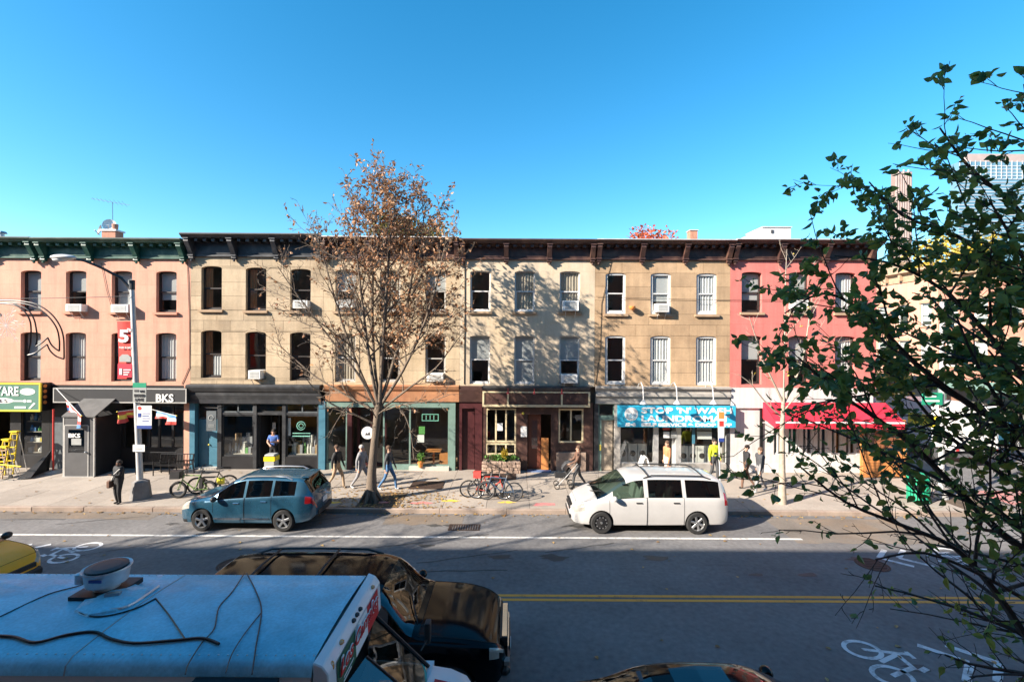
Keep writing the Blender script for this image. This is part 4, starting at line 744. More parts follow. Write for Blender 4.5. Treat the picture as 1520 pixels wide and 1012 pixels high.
for s, nme in ((-1,'front_panel'),(1,'rear_panel')):
    m_ = MB(); m_.add([(q+s*.36,19.35,ZS),(q+s*.36,19.85,ZS),(q+s*.03,19.85,ZS+1.02),(q+s*.03,19.35,ZS+1.02),(q+s*.40,19.35,ZS),(q+s*.40,19.85,ZS),(q+s*.07,19.85,ZS+1.02),(q+s*.07,19.35,ZS+1.02)],[(0,1,2,3),(4,7,6,5),(0,4,5,1),(1,5,6,2),(2,6,7,3),(3,7,4,0)]); m_.build(nme,'sign_white',ab)
MB().tube([(q-.03,19.34,ZS+1.0),(q+.03,19.34,ZS+1.0)],.02,5).build('hinge','steel',ab)
# --- corner restaurant
h = red; x0, x1 = hB[5]; 
part('shop_fascia', h, 'w_white', (x0+.02,x1,YF-.12,YF+.0,3.05,3.95)); rx = [px(q,640,YF).x for q in (1086,1143,1156,1180,1196,1219,1252,1266,1286)]
part('front_wall', h, 'w_white', (x0,rx[1],YF-.02,YF+.2,ZS,3.05),(rx[1],x1,YF-.015,YF+.2,ZS,.95),(rx[1],x1,YF-.015,YF+.2,2.75,3.05)); part('drain_pipe', h, 'black_metal', (px(1127,640,YF).x,px(1131,640,YF).x,YF-.09,YF-.02,ZS,3.0)); part('plaque', h, 'sign_dark', (px(1090,640,YF).x,px(1098,640,YF).x,YF-.04,YF-.02,1.72,1.98)); part('base_course', h, 'w_white', (x0+.01,x1,YF-.05,YF-.02,ZS,.5))
xx = rx[1]
for k in range(7):
    w = (x1-rx[1])/7; part('pier', h, 'w_white', (rx[1]+k*w,rx[1]+k*w+.16,YF-.02,YF+.2,.95,2.75)); framed(h,'french_window',(rx[1]+k*w+.16,rx[1]+(k+1)*w,YF+.05,0,.95,2.75),'white_paint',.07,mull=[rx[1]+(k+.58)*w])
ay = YF-1.15; a0, a1 = px(1130,600,YF).x, x1+.55
an = thing('awning', 'red fabric awning with white lettered valance over the corner restaurant', 'awning', ((a0+a1)/2,YF-.1,2.6)); zt0, zt1 = 3.32, 2.62
n = 26
for k in range(n//2):
    q0, q1 = a0+(a1-a0)*k/(n//2), a0+(a1-a0)*(k+1)/(n//2); m_ = MB(); v = []
    for i in range(5):
        t_ = i/4; yy_ = YF-.13-t_*(1.02); zz = zt0-(zt0-zt1)*t_-.05*math.sin(math.pi*t_); v += [(q0,yy_,zz),(q1,yy_,zz)]
    m_.add(v,[(2*i,2*i+1,2*i+3,2*i+2) for i in range(4)]); m_.build('fabric_panel','awning_red',an)
part('valance', an, 'awning_red', (a0,a1,ay-.012,ay+.0,2.33,2.615)); part('valance_trim', an, 'sign_white', (a0,a1,ay-.02,ay-.013,2.56,2.61))
for z in (2.61,): MB().tube([(a0,ay,z),(a1,ay,z)],.02,6).build('front_bar','white_paint',an)
for q in (a0+.02,(a0+a1)/2,a1-.02): MB().tube([(q,YF-.1,2.4),(q,ay,2.6)],.016,5).build('arm','white_paint',an)
sidef = MB().add([(a0,YF-.13,zt0),(a0,ay,zt1),(a0,ay,2.33),(a0,YF-.13,2.6)],[(0,1,2,3)]); sidef.build('side_panel','awning_red',an); MB().add([(a1,YF-.13,zt0),(a1,ay,zt1),(a1,ay,2.33),(a1,YF-.13,2.6)],[(0,1,2,3)]).build('side_panel','awning_red',an)
en = thing('timber_enclosure', 'orange timber boarded enclosure at the corner of the restaurant', 'enclosure', (px(1312,702,20.3).x,20.3,ZS)); e0, e1 = px(1281,690,20.2).x, px(1346,690,20.2).x
for k in range(9): part('board', en, 'orange_wood', (e0,e1,20.2,20.26,ZS+.02+k*.125,ZS+.135+k*.125))
for k in range(7): part('shutter_slat', en, 'plank_brown', (e0+.55,e1,20.22,20.26,1.45+k*.16,1.58+k*.16))
for q in (e0+.03,(e0+e1)/2,e1-.03): part('post', en, 'orange_wood', (q-.05,q+.05,20.265,20.36,ZS,2.65))
part('return_panel', en, 'teal_paint', (e1+.005,e1+.05,20.25,YF+.1,ZS,2.6))
# ------------------------------------------------------------------ the building behind the camera, whose shade lies over the road
yb0 = -0.45; nb_ = thing('brick_building', 'four storey brick building on the shaded side of the street', 'building', (0,yb0,ZS))
w = MB(); NX0, NX1, NZ = -75, 60, 15.45; bays = [NX0+2.2+i*2.4 for i in range(int((NX1-NX0-2)/2.4))]; flo = [(0.9,3.2),(5.0,7.0),(8.2,10.2),(11.4,13.3)]
zz = [ZS]+[q for f in flo for q in f]+[NZ-.9]
for i in range(len(zz)-1):
    if i % 2 == 0: w.box(NX0,NX1,yb0-.3,yb0,zz[i],zz[i+1])
    else:
        cur = NX0
        for b in bays: w.box(cur,b-.5,yb0-.3,yb0,zz[i],zz[i+1]); cur = b+.5
        w.box(cur,NX1,yb0-.3,yb0,zz[i],zz[i+1])
w.build('wall', 'w_brick', nb_); part('inner_wall', nb_, 'interior', (NX0,NX1,yb0-9,yb0-2.5,ZS,NZ-.9)); part('roof', nb_, 'tar_roof', (NX0,NX1,yb0-9.2,yb0-.0,NZ-.9,NZ-.6))
cr = MB(); cr.prism([(yb0-.2,NZ-.9),(yb0+.05,NZ-.9),(yb0+.05,NZ-.5),(yb0+.3,NZ-.2),(yb0+.35,NZ),(yb0-.5,NZ)],'x',NX0,NX1); cr.build('cornice','brown_paint',nb_)
for f in flo:
    for b in bays:
        if abs(b) < 26: o = part('window', nb_, 'white_paint', (b-.5,b-.44,yb0-.2,yb0-.12,f[0],f[1]),(b+.44,b+.5,yb0-.2,yb0-.12,f[0],f[1]),(b-.44,b+.44,yb0-.2,yb0-.12,(f[0]+f[1])/2-.03,(f[0]+f[1])/2+.03)); MB().quad((b-.44,yb0-.16,f[0]),(b+.44,yb0-.16,f[0]),(b+.44,yb0-.16,f[1]),(b-.44,yb0-.16,f[1])).build('pane','pane',o)

# ------------------------------------------------------------------ roof things
ch = thing('chimney', 'low white and brick chimney stack on the pink house roof', 'chimney', px(168,354,24)); q = px(168,354,24)
part('stack', ch, 'chimney_brick', (q.x-.42,q.x+.28,23.8,24.3,10.2,q.z+.34)); part('coping', ch, 'flashing', (q.x-.48,q.x+.34,23.75,24.35,q.z+.34,q.z+.42)); MB().lathe([(.12,0),(.14,.3),(.11,.32)],(q.x+.1,24,q.z+.42),n=12).build('chimney_pot','chimney_brick',ch)
def dish(label, p, r, m, az):
    t = thing('satellite_dish', label, 'satellite dish', (0,0,0)); mb = MB(); n, k = 20, 5; v = [(0,.0,0)]; fs = []
    for i in range(1,k+1):
        rr = r*i/k
        for j in range(n): v.append((rr*math.cos(6.2832*j/n), -.28*rr*rr/r, rr*math.sin(6.2832*j/n)*1.08))
    fs += [(0,1+j,1+(j+1)%n) for j in range(n)]+[(1+(i-1)*n+j,1+i*n+j,1+i*n+(j+1)%n,1+(i-1)*n+(j+1)%n) for i in range(1,k) for j in range(n)]
    mb.add(v,fs); mb.build('reflector',m,t,smooth=180); MB().tube([(0,0,-r),(0,-r*.9,-r*.35)],.018,5).build('feed_arm','steel',t); MB().box(-.05,.05,-r*.95,-r*.82,-r*.4,-r*.28).build('receiver','plastic_white',t); MB().tube([(0,.03,0),(0,.15,-r*.5),(0,.15,-r-.5)],.03,6).build('mast','steel',t); t.location = p; t.rotation_euler = (R(-12),0,az); return t
dish('dark grey satellite dish on the pink house roof', px(150,342,24), .26, 'sign_dark', R(-35)); dish('white satellite dish standing above the chimney', px(163,335,24.4), .30, 'plastic_white', R(25))
at = thing('tv_antenna', 'thin television antenna on a mast above the pink house', 'antenna', px(168,345,24.6)); b = px(168,345,24.6); tp = px(167,300,24.6)
MB().tube([(b.x,24.6,10.2),(tp.x,24.6,tp.z)],.018,5).build('mast','steel',at); MB().tube([(tp.x-.95,24.4,tp.z+.12),(tp.x+.75,24.8,tp.z-.1)],.012,4).build('boom','steel',at)
for k in range(8):
    u = -.85+k*.2; c = Vector((tp.x+u,24.6+u*.2,tp.z-u*.13)); l = .16+.04*k; MB().tube([c+Vector((-l*.5,l,-.02)),c+Vector((l*.5,-l,.02))],.007,4).build('element','steel',at)
vt = thing('roof_vent', 'small grey roof vent at the end of the pink roof', 'roof vent', px(3,350,23)); q = px(3,350,23); MB().lathe([(.1,-.4),(.1,.1),(.2,.12),(.16,.2),(.01,.24)],q,n=12).build('cowl','steel',vt); MB().lathe([(.14,-.6),(.14,-.4)],q,n=12).build('pipe','steel',vt)
c2 = thing('chimney', 'orange brick chimney on the ochre house roof', 'chimney', px(1028,352,26)); q = px(1028,352,26); part('stack', c2, 'chimney_brick', (q.x-.2,q.x+.2,25.8,26.3,10.2,q.z+.32)); part('coping', c2, 'flashing', (q.x-.24,q.x+.24,25.76,26.34,q.z+.32,q.z+.37))
bh = thing('roof_bulkhead', 'white stepped rooftop bulkhead behind the red house cornice', 'roof bulkhead', px(1150,354,29)); a, b = px(1124,353,29), px(1174,338,29); part('wall', bh, 'w_white', (a.x+.35,b.x,29,31,10.2,b.z)); part('lower_wall', bh, 'w_white', (a.x,a.x+.349,29.05,31,10.2,b.z-.22)); part('roof_edge', bh, 'flashing', (a.x+.3,b.x+.05,28.95,31.05,b.z,b.z+.06)); part('vent', bh, 'sign_dark', (a.x+.85,a.x+1.0,28.96,28.99,b.z-.35,b.z-.15))

# ------------------------------------------------------------------ window air conditioners
def air_con(label, x, y, wpx, hpx, inset=.1, tilt=True):
    c = px(x,y,YF-.2); w = wpx/33.2/2; hh = hpx/33.2/2; t = thing('air_conditioner', label, 'air conditioner', (c.x,YF-.1,c.z-hh), 'window air conditioners')
    part('case', t, 'plastic_white', (c.x-w,c.x+w,YF-.30,YF+.3,c.z-hh,c.z+hh), bevel=.015); part('grille', t, 'sign_grey', (c.x-w*.72,c.x+w*.72,YF-.306,YF-.299,c.z-hh*.72,c.z+hh*.72))
    for k in range(5): part('fin', t, 'plastic_white', (c.x-w*.72,c.x+w*.72,YF-.312,YF-.306,c.z-hh*.7+k*hh*.33,c.z-hh*.7+k*hh*.33+.012))
    for s in (-w*.6,w*.6): MB().tube([(c.x+s,YF-.25,c.z-hh),(c.x+s,YF-.01,c.z-hh-.28)],.014,5).build('support','white_paint',t)
air_con('air conditioner in the upper pink house window behind a half drawn blind', 112,457,24,11); air_con('air conditioner in the upper pink house window behind the lamp post', 180,458,26,12)
air_con('white air conditioner low in the tan stone house, directly above the black shop cornice', 379,556,18,13); air_con('air conditioner in the upper tan stone window half hidden by tree twigs', 447,452,22,12); air_con('air conditioner in the upper window of the house behind the tree', 513,451,24,12)
air_con('air conditioner with dark grille casting a shadow on the cream house', 847,454,24,15); air_con('air conditioner in the lower cream house window above the marquee', 845,562,24,13); air_con('air conditioner on a white bracket in the ochre house upper window', 983,457,19,13); air_con('air conditioner in the lower window of the house behind the tree', 646,560,24,12); air_con('air conditioner in the upper window of the red house', 1187,452,24,13)
fl = thing('wall_bowl', 'orange clay bowl fixed to the ochre house wall beside a window', 'bowl', px(938,457,YF)); q = px(938,456,YF-.1); MB().lathe([(.02,-.13),(.1,-.11),(.15,0),(.15,.04),(.12,.04)],(q.x,YF-.16,q.z),n=14).build('bowl','goods_orange',fl,smooth=60); MB().tube([(q.x,YF,q.z),(q.x,YF-.16,q.z)],.015,5).build('bracket','black_metal',fl)
# facade cables
def cable(name, label, pts, r, m='black_metal', n=5): return tag(MB().tube(pts, r, n).build(name, m), label, 'cable')
def sag(a, b, d, n=14): a, b = Vector(a), Vector(b); return [a.lerp(b,i/n)-Vector((0,0,d*4*(i/n)*(1-i/n))) for i in range(n+1)]
cable('facade_cable','black cable running down the seam of the pink house',[px(278,388,YF-.02),px(281,470,YF-.02),px(281,545,YF-.02),px(270,570,YF-.02)],.012)
cable('facade_cable','drain pipe like cable down the cream house beside the tree',[px(690,388,YF-.02),px(690,470,YF-.02),px(689,570,YF-.02)],.018)
cable('facade_cable','thin cable sagging across the ochre and red walls',sag(px(885,440,YF-.05),px(1290,444,YF-.05),.1),.009)
cable('facade_cable','thin wire down the left side of the ochre house wall',[px(908,388,YF-.02),px(893,450,YF-.02),px(891,520,YF-.02),px(884,570,YF-.02)],.010)
cable('facade_cable','thin wires looping under the green cornice',[px(150,390,YF-.03),px(158,430,YF-.03),px(170,470,YF-.03)],.009)

# ------------------------------------------------------------------ street lamp with banner and signs
LY = 17.1; lb = px(209,742,LY); lt = px(196,424,LY); lt.y = LY
lp = thing('street_lamp', 'tall street lamp with curved arm and concrete base beside the restaurant', 'street lamp', (lb.x,LY,ZS))
bs = MB(); bs.lathe([(.34,0),(.30,.35),(.26,.62),(.14,.68)],(lb.x,LY,ZS),n=8); bs.build('concrete_base','concrete_base',lp)
def along(y): t = (742-y)/(742-424); return Vector((lb.x+(lt.x-lb.x)*t, LY, ZS+(lt.z-ZS)*t))
MB().tube([along(715),along(560),along(424)],[.10,.095,.075],12).build('shaft','pole_grey',lp,smooth=60); arm = [along(432), px(180,413,LY), px(150,397,LY-.5), px(125,387,LY-1.0), px(103,383,LY-1.3)]
MB().tube(arm,[.055,.05,.045,.04,.035],8).build('arm','pole_dark',lp,smooth=60)
hd = px(94,382,LY-1.45); lm = MB(); lm.ball(hd,(.42,.2,.10),14,8); lm.build('lamp_head','pole_grey',lp,smooth=180); gb = MB(); gb.ball(hd+Vector((-.1,0,-.07)),(.25,.15,.09),12,6); gb.build('lens','sign_white',lp,smooth=180)
MB().tube([along(426)+Vector((0,0,-.1)),along(426)+Vector((0,0,.25))],.09,10).build('cap','pole_dark',lp)
bnr = thing('street_banner', 'red street banner with large 5th hanging from the lamp post', 'banner', tuple(along(564))); b0, b1 = px(174,563,LY), px(198,563,LY); t0, t1 = px(175,477,LY), px(194,477,LY)
mb = MB(); v = []
nn = 10
for i in range(nn+1):
    t = i/nn
    for j in range(5):
        s_ = j/4; a = b0.lerp(b1,s_).lerp(t0.lerp(t1,s_),t); v.append((a.x, LY+.05*math.sin(s_*3+t*4), a.z))
mb.add(v,[(i*5+j,i*5+j+1,(i+1)*5+j+1,(i+1)*5+j) for i in range(nn) for j in range(4)]); mb.build('cloth','sign_red',bnr,smooth=180)
def btext(s, x, y, size, fit, m='sign_white', wt=.006): q = px(x,y,LY-.09); return text(s,'lettering',m,bnr,q,size,fit=fit,weight=wt,rot=(90,2,0))
btext('5',176,507,.62,.36,wt=.02); btext('TH',188.5,492,.16,.16); btext('PARK SLOPE',177,517,.1,.42,wt=.001)
mat('banner_crimson',(0.45,0.02,0.05),.6,var=.06); q0, q1 = px(174.5,560,LY-.085), px(196,540,LY-.085); part('lower_band', bnr, 'banner_crimson', (q0.x,q1.x,LY-.085,LY-.075,q0.z,q1.z)); q0, q1 = px(177,537,LY-.085), px(194,526,LY-.085); MB().prism([(q0.x,q0.z),(q1.x,q0.z),(q1.x,q1.z-.1),((q0.x+q1.x)/2+.1,q1.z),((q0.x+q1.x)/2-.1,q1.z),(q0.x,q1.z-.1)],'y',LY-.085,LY-.075).build('picture','sign_grey',bnr)
q0, q1 = px(177,556,LY-.1), px(181,547,LY-.1); part('emblem', bnr, 'sign_white', (q0.x,q1.x,LY-.098,LY-.088,q0.z,q1.z)); 
for k in range(3): q0 = px(183,549+k*3.5,LY-.1); part('text_line', bnr, 'sign_white', (q0.x,q0.x+.27-.05*k,LY-.098,LY-.088,q0.z-.015,q0.z+.02))
for y in (476,564): a = along(y); e = px(173 if y < 500 else 174,y-1,LY); MB().tube([a,e],.016,5).build('banner_rod','pole_dark',bnr)
s1_ = thing('lane_sign', 'grey shared lane sign with green top on the lamp post', 'road sign', tuple(along(586))); a, b = px(197,597,LY-.14), px(217,568,LY-.14)
part('plate', s1_, 'sign_grey', (a.x,b.x,LY-.14,LY-.12,a.z,b.z)); part('green_band', s1_, 'street_green', (a.x,b.x,LY-.147,LY-.14,b.z-.17,b.z))
text('USE', 'lettering','sign_dark',s1_,(a.x+.27,LY-.15,a.z+.36),.13,fit=.17); text('SHARED','lettering','sign_dark',s1_,(a.x+.05,LY-.15,a.z+.2),.15,fit=.4,weight=.004); text('LANE','lettering','sign_dark',s1_,(a.x+.1,LY-.15,a.z+.05),.15,fit=.3,weight=.004); part('bus_mark', s1_, 'sign_dark', (a.x+.06,a.x+.22,LY-.15,LY-.14,a.z+.38,a.z+.46))
s2_ = thing('bus_stop_sign', 'white and blue bus stop sign on the lamp post', 'bus stop sign', tuple(along(636))); a, b = px(203,636,LY-.16), px(225,602,LY-.16)
part('plate', s2_, 'sign_white', (a.x,b.x,LY-.16,LY-.14,a.z,b.z)); part('blue_band', s2_, 'sign_navy', (a.x,b.x,LY-.167,LY-.16,a.z,a.z+.12)); MB().lathe([(.001,-.007),(.07,-.007),(.07,0),(.001,0)],(a.x+.1,LY-.16,b.z-.09),'y',14).build('red_disc','sign_red',s2_); part('route_box', s2_, 'sign_navy', (a.x+.04,a.x+.16,LY-.167,LY-.16,b.z-.42,b.z-.27))
for k in range(4): part('text_line', s2_, 'sign_navy', (a.x+.2,a.x+.48-.04*(k%2),LY-.166,LY-.16,b.z-.3-k*.09,b.z-.27-k*.09))
part('clamp', s2_, 'steel', (a.x+.0,a.x+.25,LY-.14,LY-.1,b.z-.2,b.z-.15))
nt = thing('paper_notice', 'pale paper notice taped round the lamp post', 'notice', tuple(along(665))); a = px(206,665,LY-.12); part('sheet', nt, 'sign_white', (a.x-.21,a.x+.22,LY-.13,LY-.12,a.z-.12,a.z+.13)); part('tape', nt, 'sign_grey', (a.x-.12,a.x+.12,LY-.136,LY-.13,a.z-.03,a.z+.01))
# holiday outline hung over the street
DY = 14.6; dec = thing('street_decoration', 'black wire bell outline hung over the street by the pink house', 'decoration', px(40,540,DY))
def curve(pp, r=.022, name='wire'): 
    P = [px(a,b,DY) for a,b in pp]; o = []
    for i in range(len(P)-1):
        p0, p1, p2, p3 = P[max(i-1,0)],P[i],P[i+1],P[min(i+2,len(P)-1)]
        for k in range(6):
            t = k/6; o.append(.5*((2*p1)+(p2-p0)*t+(2*p0-5*p1+4*p2-p3)*t*t+(-p0+3*p1-3*p2+p3)*t**3))
    o.append(P[-1]); MB().tube(o,r,5).build(name,'black_metal',dec)
curve([(-30,450),(0,446),(30,447),(55,452),(75,465),(88,482),(94,500),(95,520),(95,532)]); curve([(-30,453),(0,450),(30,450),(55,457),(72,470),(84,487),(88,505),(88,521)]); curve([(0,450),(22,453),(36,462),(44,475),(46,490),(45,510),(41,527)]); curve([(20,450),(40,459),(50,473),(54,490),(55,502),(53,514)])
curve([(41,527),(52,524),(62,517),(70,511)]); curve([(70,511),(75,521),(84,529),(95,533)]); curve([(53,514),(62,509),(71,501)]); curve([(71,501),(76,511),(82,517),(88,521)])
sf = thing('snowflake_lights', 'pale wire snowflake hanging beside the bell outline', 'decoration', px(8,520,DY)); cc = px(9,483,DY)
for k in range(12):
    a = k*math.pi/6+.1; L = .62 if k % 2 == 0 else .36; d = Vector((math.cos(a),0,math.sin(a))); MB().tube([cc,cc+d*L],.007,4).build('ray','pole_grey',sf)
    for u in (.5,.75): p = cc+d*L*u; e = Vector((math.cos(a+.8),0,math.sin(a+.8)))*.14; f2 = Vector((math.cos(a-.8),0,math.sin(a-.8)))*.14; MB().tube([p+e,p,p+f2],.005,4).build('barb','pole_grey',sf)
cable('span_wire','steel span wire carrying the street decoration',sag((-26,DY,px(0,446,DY).z+.2),along(440)+Vector((0,-.1,0)),.15),.01,'pole_dark')

# ------------------------------------------------------------------ right side poles, bin
PY = 16.7; q = px(1070,745,PY); sp = thing('sign_post', 'thin steel sign post behind the white minivan', 'sign post', (q.x,PY,ZS)); tp = px(1066,606,PY)
MB().tube([(q.x,PY,ZS),(tp.x,PY,tp.z)],.03,8).build('post','pole_grey',sp); ps = thing('parking_sign', 'red and white parking sign with blue foot on the thin post', 'parking sign', (tp.x,PY-.05,px(1068,655,PY).z)); a, b = px(1065.5,655,PY), px(1074,611,PY)
part('plate', ps, 'sign_white', (a.x,b.x,PY-.06,PY-.045,a.z,b.z)); H_ = b.z-a.z; part('red_field', ps, 'goods_orange', (a.x,b.x,PY-.066,PY-.06,b.z-H_*.22,b.z)); part('red_field', ps, 'sign_red', (a.x+.02,b.x-.02,PY-.066,PY-.06,b.z-H_*.48,b.z-H_*.3)); part('blue_field', ps, 'sign_navy', (a.x,b.x,PY-.066,PY-.06,a.z,a.z+H_*.13)); 
BY = 17.2; q = px(1363,746,BY); bn = thing('litter_bin', 'green slatted street bin at the corner', 'bin', (q.x,BY,ZS)); mat('bin_green',(.01,.30,.16),.5,var=.15,scale=4)
for k in range(20):
    a = k*2*math.pi/20; c = Vector((q.x+.33*math.cos(a),BY+.33*math.sin(a),ZS+.45)); mt = Matrix.Rotation(a,3,'Z'); MB().obox(c,(.02,.075,.82),mt).build('slat','bin_green',bn)
for z in (.08,.5,.86): MB().lathe([(.33,-.02),(.35,-.02),(.35,.02),(.33,.02),(.33,-.02)],(q.x,BY,ZS+z),n=24,cap=False).build('hoop','bin_green',bn)
MB().lathe([(.30,.03),(.30,.8)],(q.x,BY,ZS),n=18).build('liner','plastic_black',bn); MB().lathe([(.36,.0),(.30,.12),(.18,.17),(.18,.16)],(q.x,BY,ZS+.88),n=20).build('rim','bin_green',bn)
pd = struct(MB().lathe([(.9,0),(.9,.012)],(q.x-.1,BY+.2,ZS+.004),n=24).build('concrete_pad','paving'))
SY = 17.6; q = px(1397,735,SY); st = thing('traffic_pole', 'pale steel street pole with green name sign at the corner', 'pole', (q.x,SY,ZS)); MB().tube([(q.x,SY,ZS),(q.x,SY,7.6)],[.1,.075],10).build('shaft','pole_grey',st); MB().lathe([(.22,0),(.2,.25),(.12,.32)],(q.x,SY,ZS),n=12).build('base','pole_grey',st); a, b = px(1364,600,SY), px(1398,582,SY)
part('name_plate', st, 'street_green', (a.x,b.x-.1,SY-.14,SY-.12,a.z,b.z)); 
for k in range(2): part('plate_line', st, 'sign_white', (a.x+.12,b.x-.22-.12*k,SY-.147,SY-.14,a.z+.12+.17*k,a.z+.18+.17*k))
rsn = thing('red_round_sign', 'red and white round sign on a pole across the side street', 'road sign', px(1440,705,23)); q = px(1440,671,23); MB().lathe([(.001,-.02),(.3,-.02),(.3,0),(.001,0)],q,'y',24).build('disc','sign_red',rsn); part('white_bar', rsn, 'sign_white', (q.x-.18,q.x+.18,22.97,22.98,q.z-.06,q.z+.06)); MB().tube([(q.x,23.03,0),(q.x,23.03,q.z+.3)],.03,8).build('post','pole_grey',rsn)

# ------------------------------------------------------------------ bicycles
def bicycle(label, loc, rz, frame_m, wheel_r=.34, fat=.02, lean=0, extra=None, group='bicycles parked on the sidewalk'):
    t = thing('bicycle', label, 'bicycle', (0,0,0), group); r = wheel_r; wb = .52
    for sx in (-wb, wb):
        wv_ = MB(); n = 26; wv_.tube([(sx+(r-fat)*math.cos(6.2832*i/n),0,r+(r-fat)*math.sin(6.2832*i/n)) for i in range(n+1)],fat,6,False); wv_ = wv_.build('wheel','black_rubber',t,smooth=180)
        rm = MB(); rm.tube([(sx+(r-fat*2.2)*math.cos(6.2832*i/n),0,r+(r-fat*2.2)*math.sin(6.2832*i/n)) for i in range(n+1)],.010,5,False); rm.build('rim','steel',wv_)
        for k in range(14): 
            a = 6.2832*k/14; MB().tube([(sx,.02*(-1)**k,r),(sx+(r-.04)*math.cos(a),0,r+(r-.04)*math.sin(a))],.0035,3).build('spoke','steel',wv_)
        MB().lathe([(.03,-.05),(.03,.05)],(sx,0,r),'y',8).build('hub','steel',wv_)
    bb_ = (-.06,0,.30); seat = (-.22,0,.80); head = (.36,0,.82); head2 = (.39,0,.66)
    for a, b in ((bb_,seat),(seat,head),(bb_,head2),(head,head2)): MB().tube([a,b],.022,7).build('frame_tube',frame_m,t)
    for s in (-.05,.05): MB().tube([(bb_[0],s*.6,bb_[2]),(-wb,s,r)],.012,5).build('chain_stay',frame_m,t); MB().tube([(seat[0],s*.6,seat[2]-.05),(-wb,s,r)],.010,5).build('seat_stay',frame_m,t); MB().tube([(head2[0],s*.8,head2[2]),(wb,s,r)],.014,5).build('fork',frame_m,t)
    MB().tube([seat,(-.25,0,.94)],.014,6).build('seat_post','steel',t); sd = MB(); sd.ball((-.25,0,.96),(.14,.07,.03),10,6); sd.build('saddle','black_rubber',t)
    MB().tube([head,(.34,0,1.0)],.015,6).build('stem','steel',t); MB().tube([(.26,-.28,1.03),(.36,-.2,1.02),(.36,.2,1.02),(.26,.28,1.03)],.014,6).build('handlebar','black_metal',t)
    MB().lathe([(.001,-.008),(.09,-.008),(.09,.008),(.001,.008)],(bb_[0],-.05,bb_[2]),'y',16).build('chain_ring','black_metal',t); MB().tube([(bb_[0],-.07,bb_[2]),(bb_[0]+.12,-.08,bb_[2]-.12)],.012,5).build('crank','steel',t); MB().tube([(bb_[0],.07,bb_[2]),(bb_[0]-.12,.08,bb_[2]+.12)],.012,5).build('crank','steel',t)
    if extra == 'cargo': part('rack', t, 'black_metal', (-.75,-.3,-.1,.1,.72,.75)); part('battery', t, 'plastic_black', (-.33,-.22,-.06,.06,.34,.72)); part('basket', t, 'plastic_black', (.42,.75,-.18,.18,.72,.98))
    if extra == 'basket': part('child_seat', t, 'goods_red', (-.62,-.34,-.12,.12,.76,1.0))
    t.location = loc; t.rotation_euler = (lean,0,rz); return t
mat('bike_green',(.14,.24,.05),.4,coat=.5); mat('bike_red',(.45,.05,.03),.4,coat=.5); mat('bike_black',(.02,.02,.022),.4,coat=.5); mat('bike_blue',(.04,.07,.12),.4,coat=.5)
q = px(280,742,17.0); bicycle('green electric cargo bicycle with fat tyres near the lamp post', (q.x+.05,17.15,ZS), R(186), 'bike_green', .31, .045, R(5), 'cargo')
q = px(306,735,17.5); bicycle('dark bicycle with yellow bag parked beside the green cargo bicycle', (q.x+.1,17.75,ZS), R(200), 'bike_black', .33, .03, R(-6))
b2 = px(306,735,17.5); bg_ = thing('pannier_bag','yellow pannier bag hanging on the dark bicycle','bag',(b2.x+.45,17.7,ZS+.5)); part('pouch', bg_, 'sign_yellow', (b2.x+.35,b2.x+.62,17.55,17.66,ZS+.38,ZS+.62),bevel=.03); MB().tube([(b2.x+.4,17.6,ZS+.62),(b2.x+.48,17.6,ZS+.7),(b2.x+.57,17.6,ZS+.62)],.01,4).build('strap','black_rubber',bg_)
for (x, y, rz, ln, m, ex, lb_) in [(716,17.45,8,6,'bike_black',None,'black bicycle at the back of the cluster by the bar'),(727,17.2,-6,-5,'bike_red','basket','red framed bicycle with red child seat in the cluster by the bar'),(742,17.05,172,7,'bike_blue',None,'dark blue bicycle in front in the cluster by the bar')]:
    q = px(x,740,y); bicycle(lb_, (q.x,y,ZS), R(rz), m, .34, .022, R(ln), ex)
br = thing('bicycle_rack','black hoop bicycle rack among the cluster of bicycles','bicycle rack',(px(730,740,17.3).x,17.3,ZS)); q = br.location.x; MB().tube([(q-.4,17.3,ZS),(q-.4,17.3,ZS+.75),(q-.25,17.3,ZS+.88),(q+.25,17.3,ZS+.88),(q+.4,17.3,ZS+.75),(q+.4,17.3,ZS)],.03,8).build('hoop','black_metal',br,smooth=60)
for s in (-.4,.4): MB().lathe([(.07,0),(.07,.012)],(q+s,17.3,ZS+.002),n=10).build('foot_plate','black_metal',br)
q = px(1250,725,17.3); r2 = thing('bicycle_rack','empty round hoop bicycle rack on the sidewalk by the corner restaurant','bicycle rack',(q.x,17.3,ZS)); n = 20; MB().tube([(q.x+.36*math.cos(6.2832*i/n),17.3,ZS+.55+.36*math.sin(6.2832*i/n)) for i in range(n+1)],.025,6,False).build('hoop','black_metal',r2,smooth=180); MB().tube([(q.x,17.3,ZS),(q.x,17.3,ZS+.2)],.03,6).build('stem','black_metal',r2)
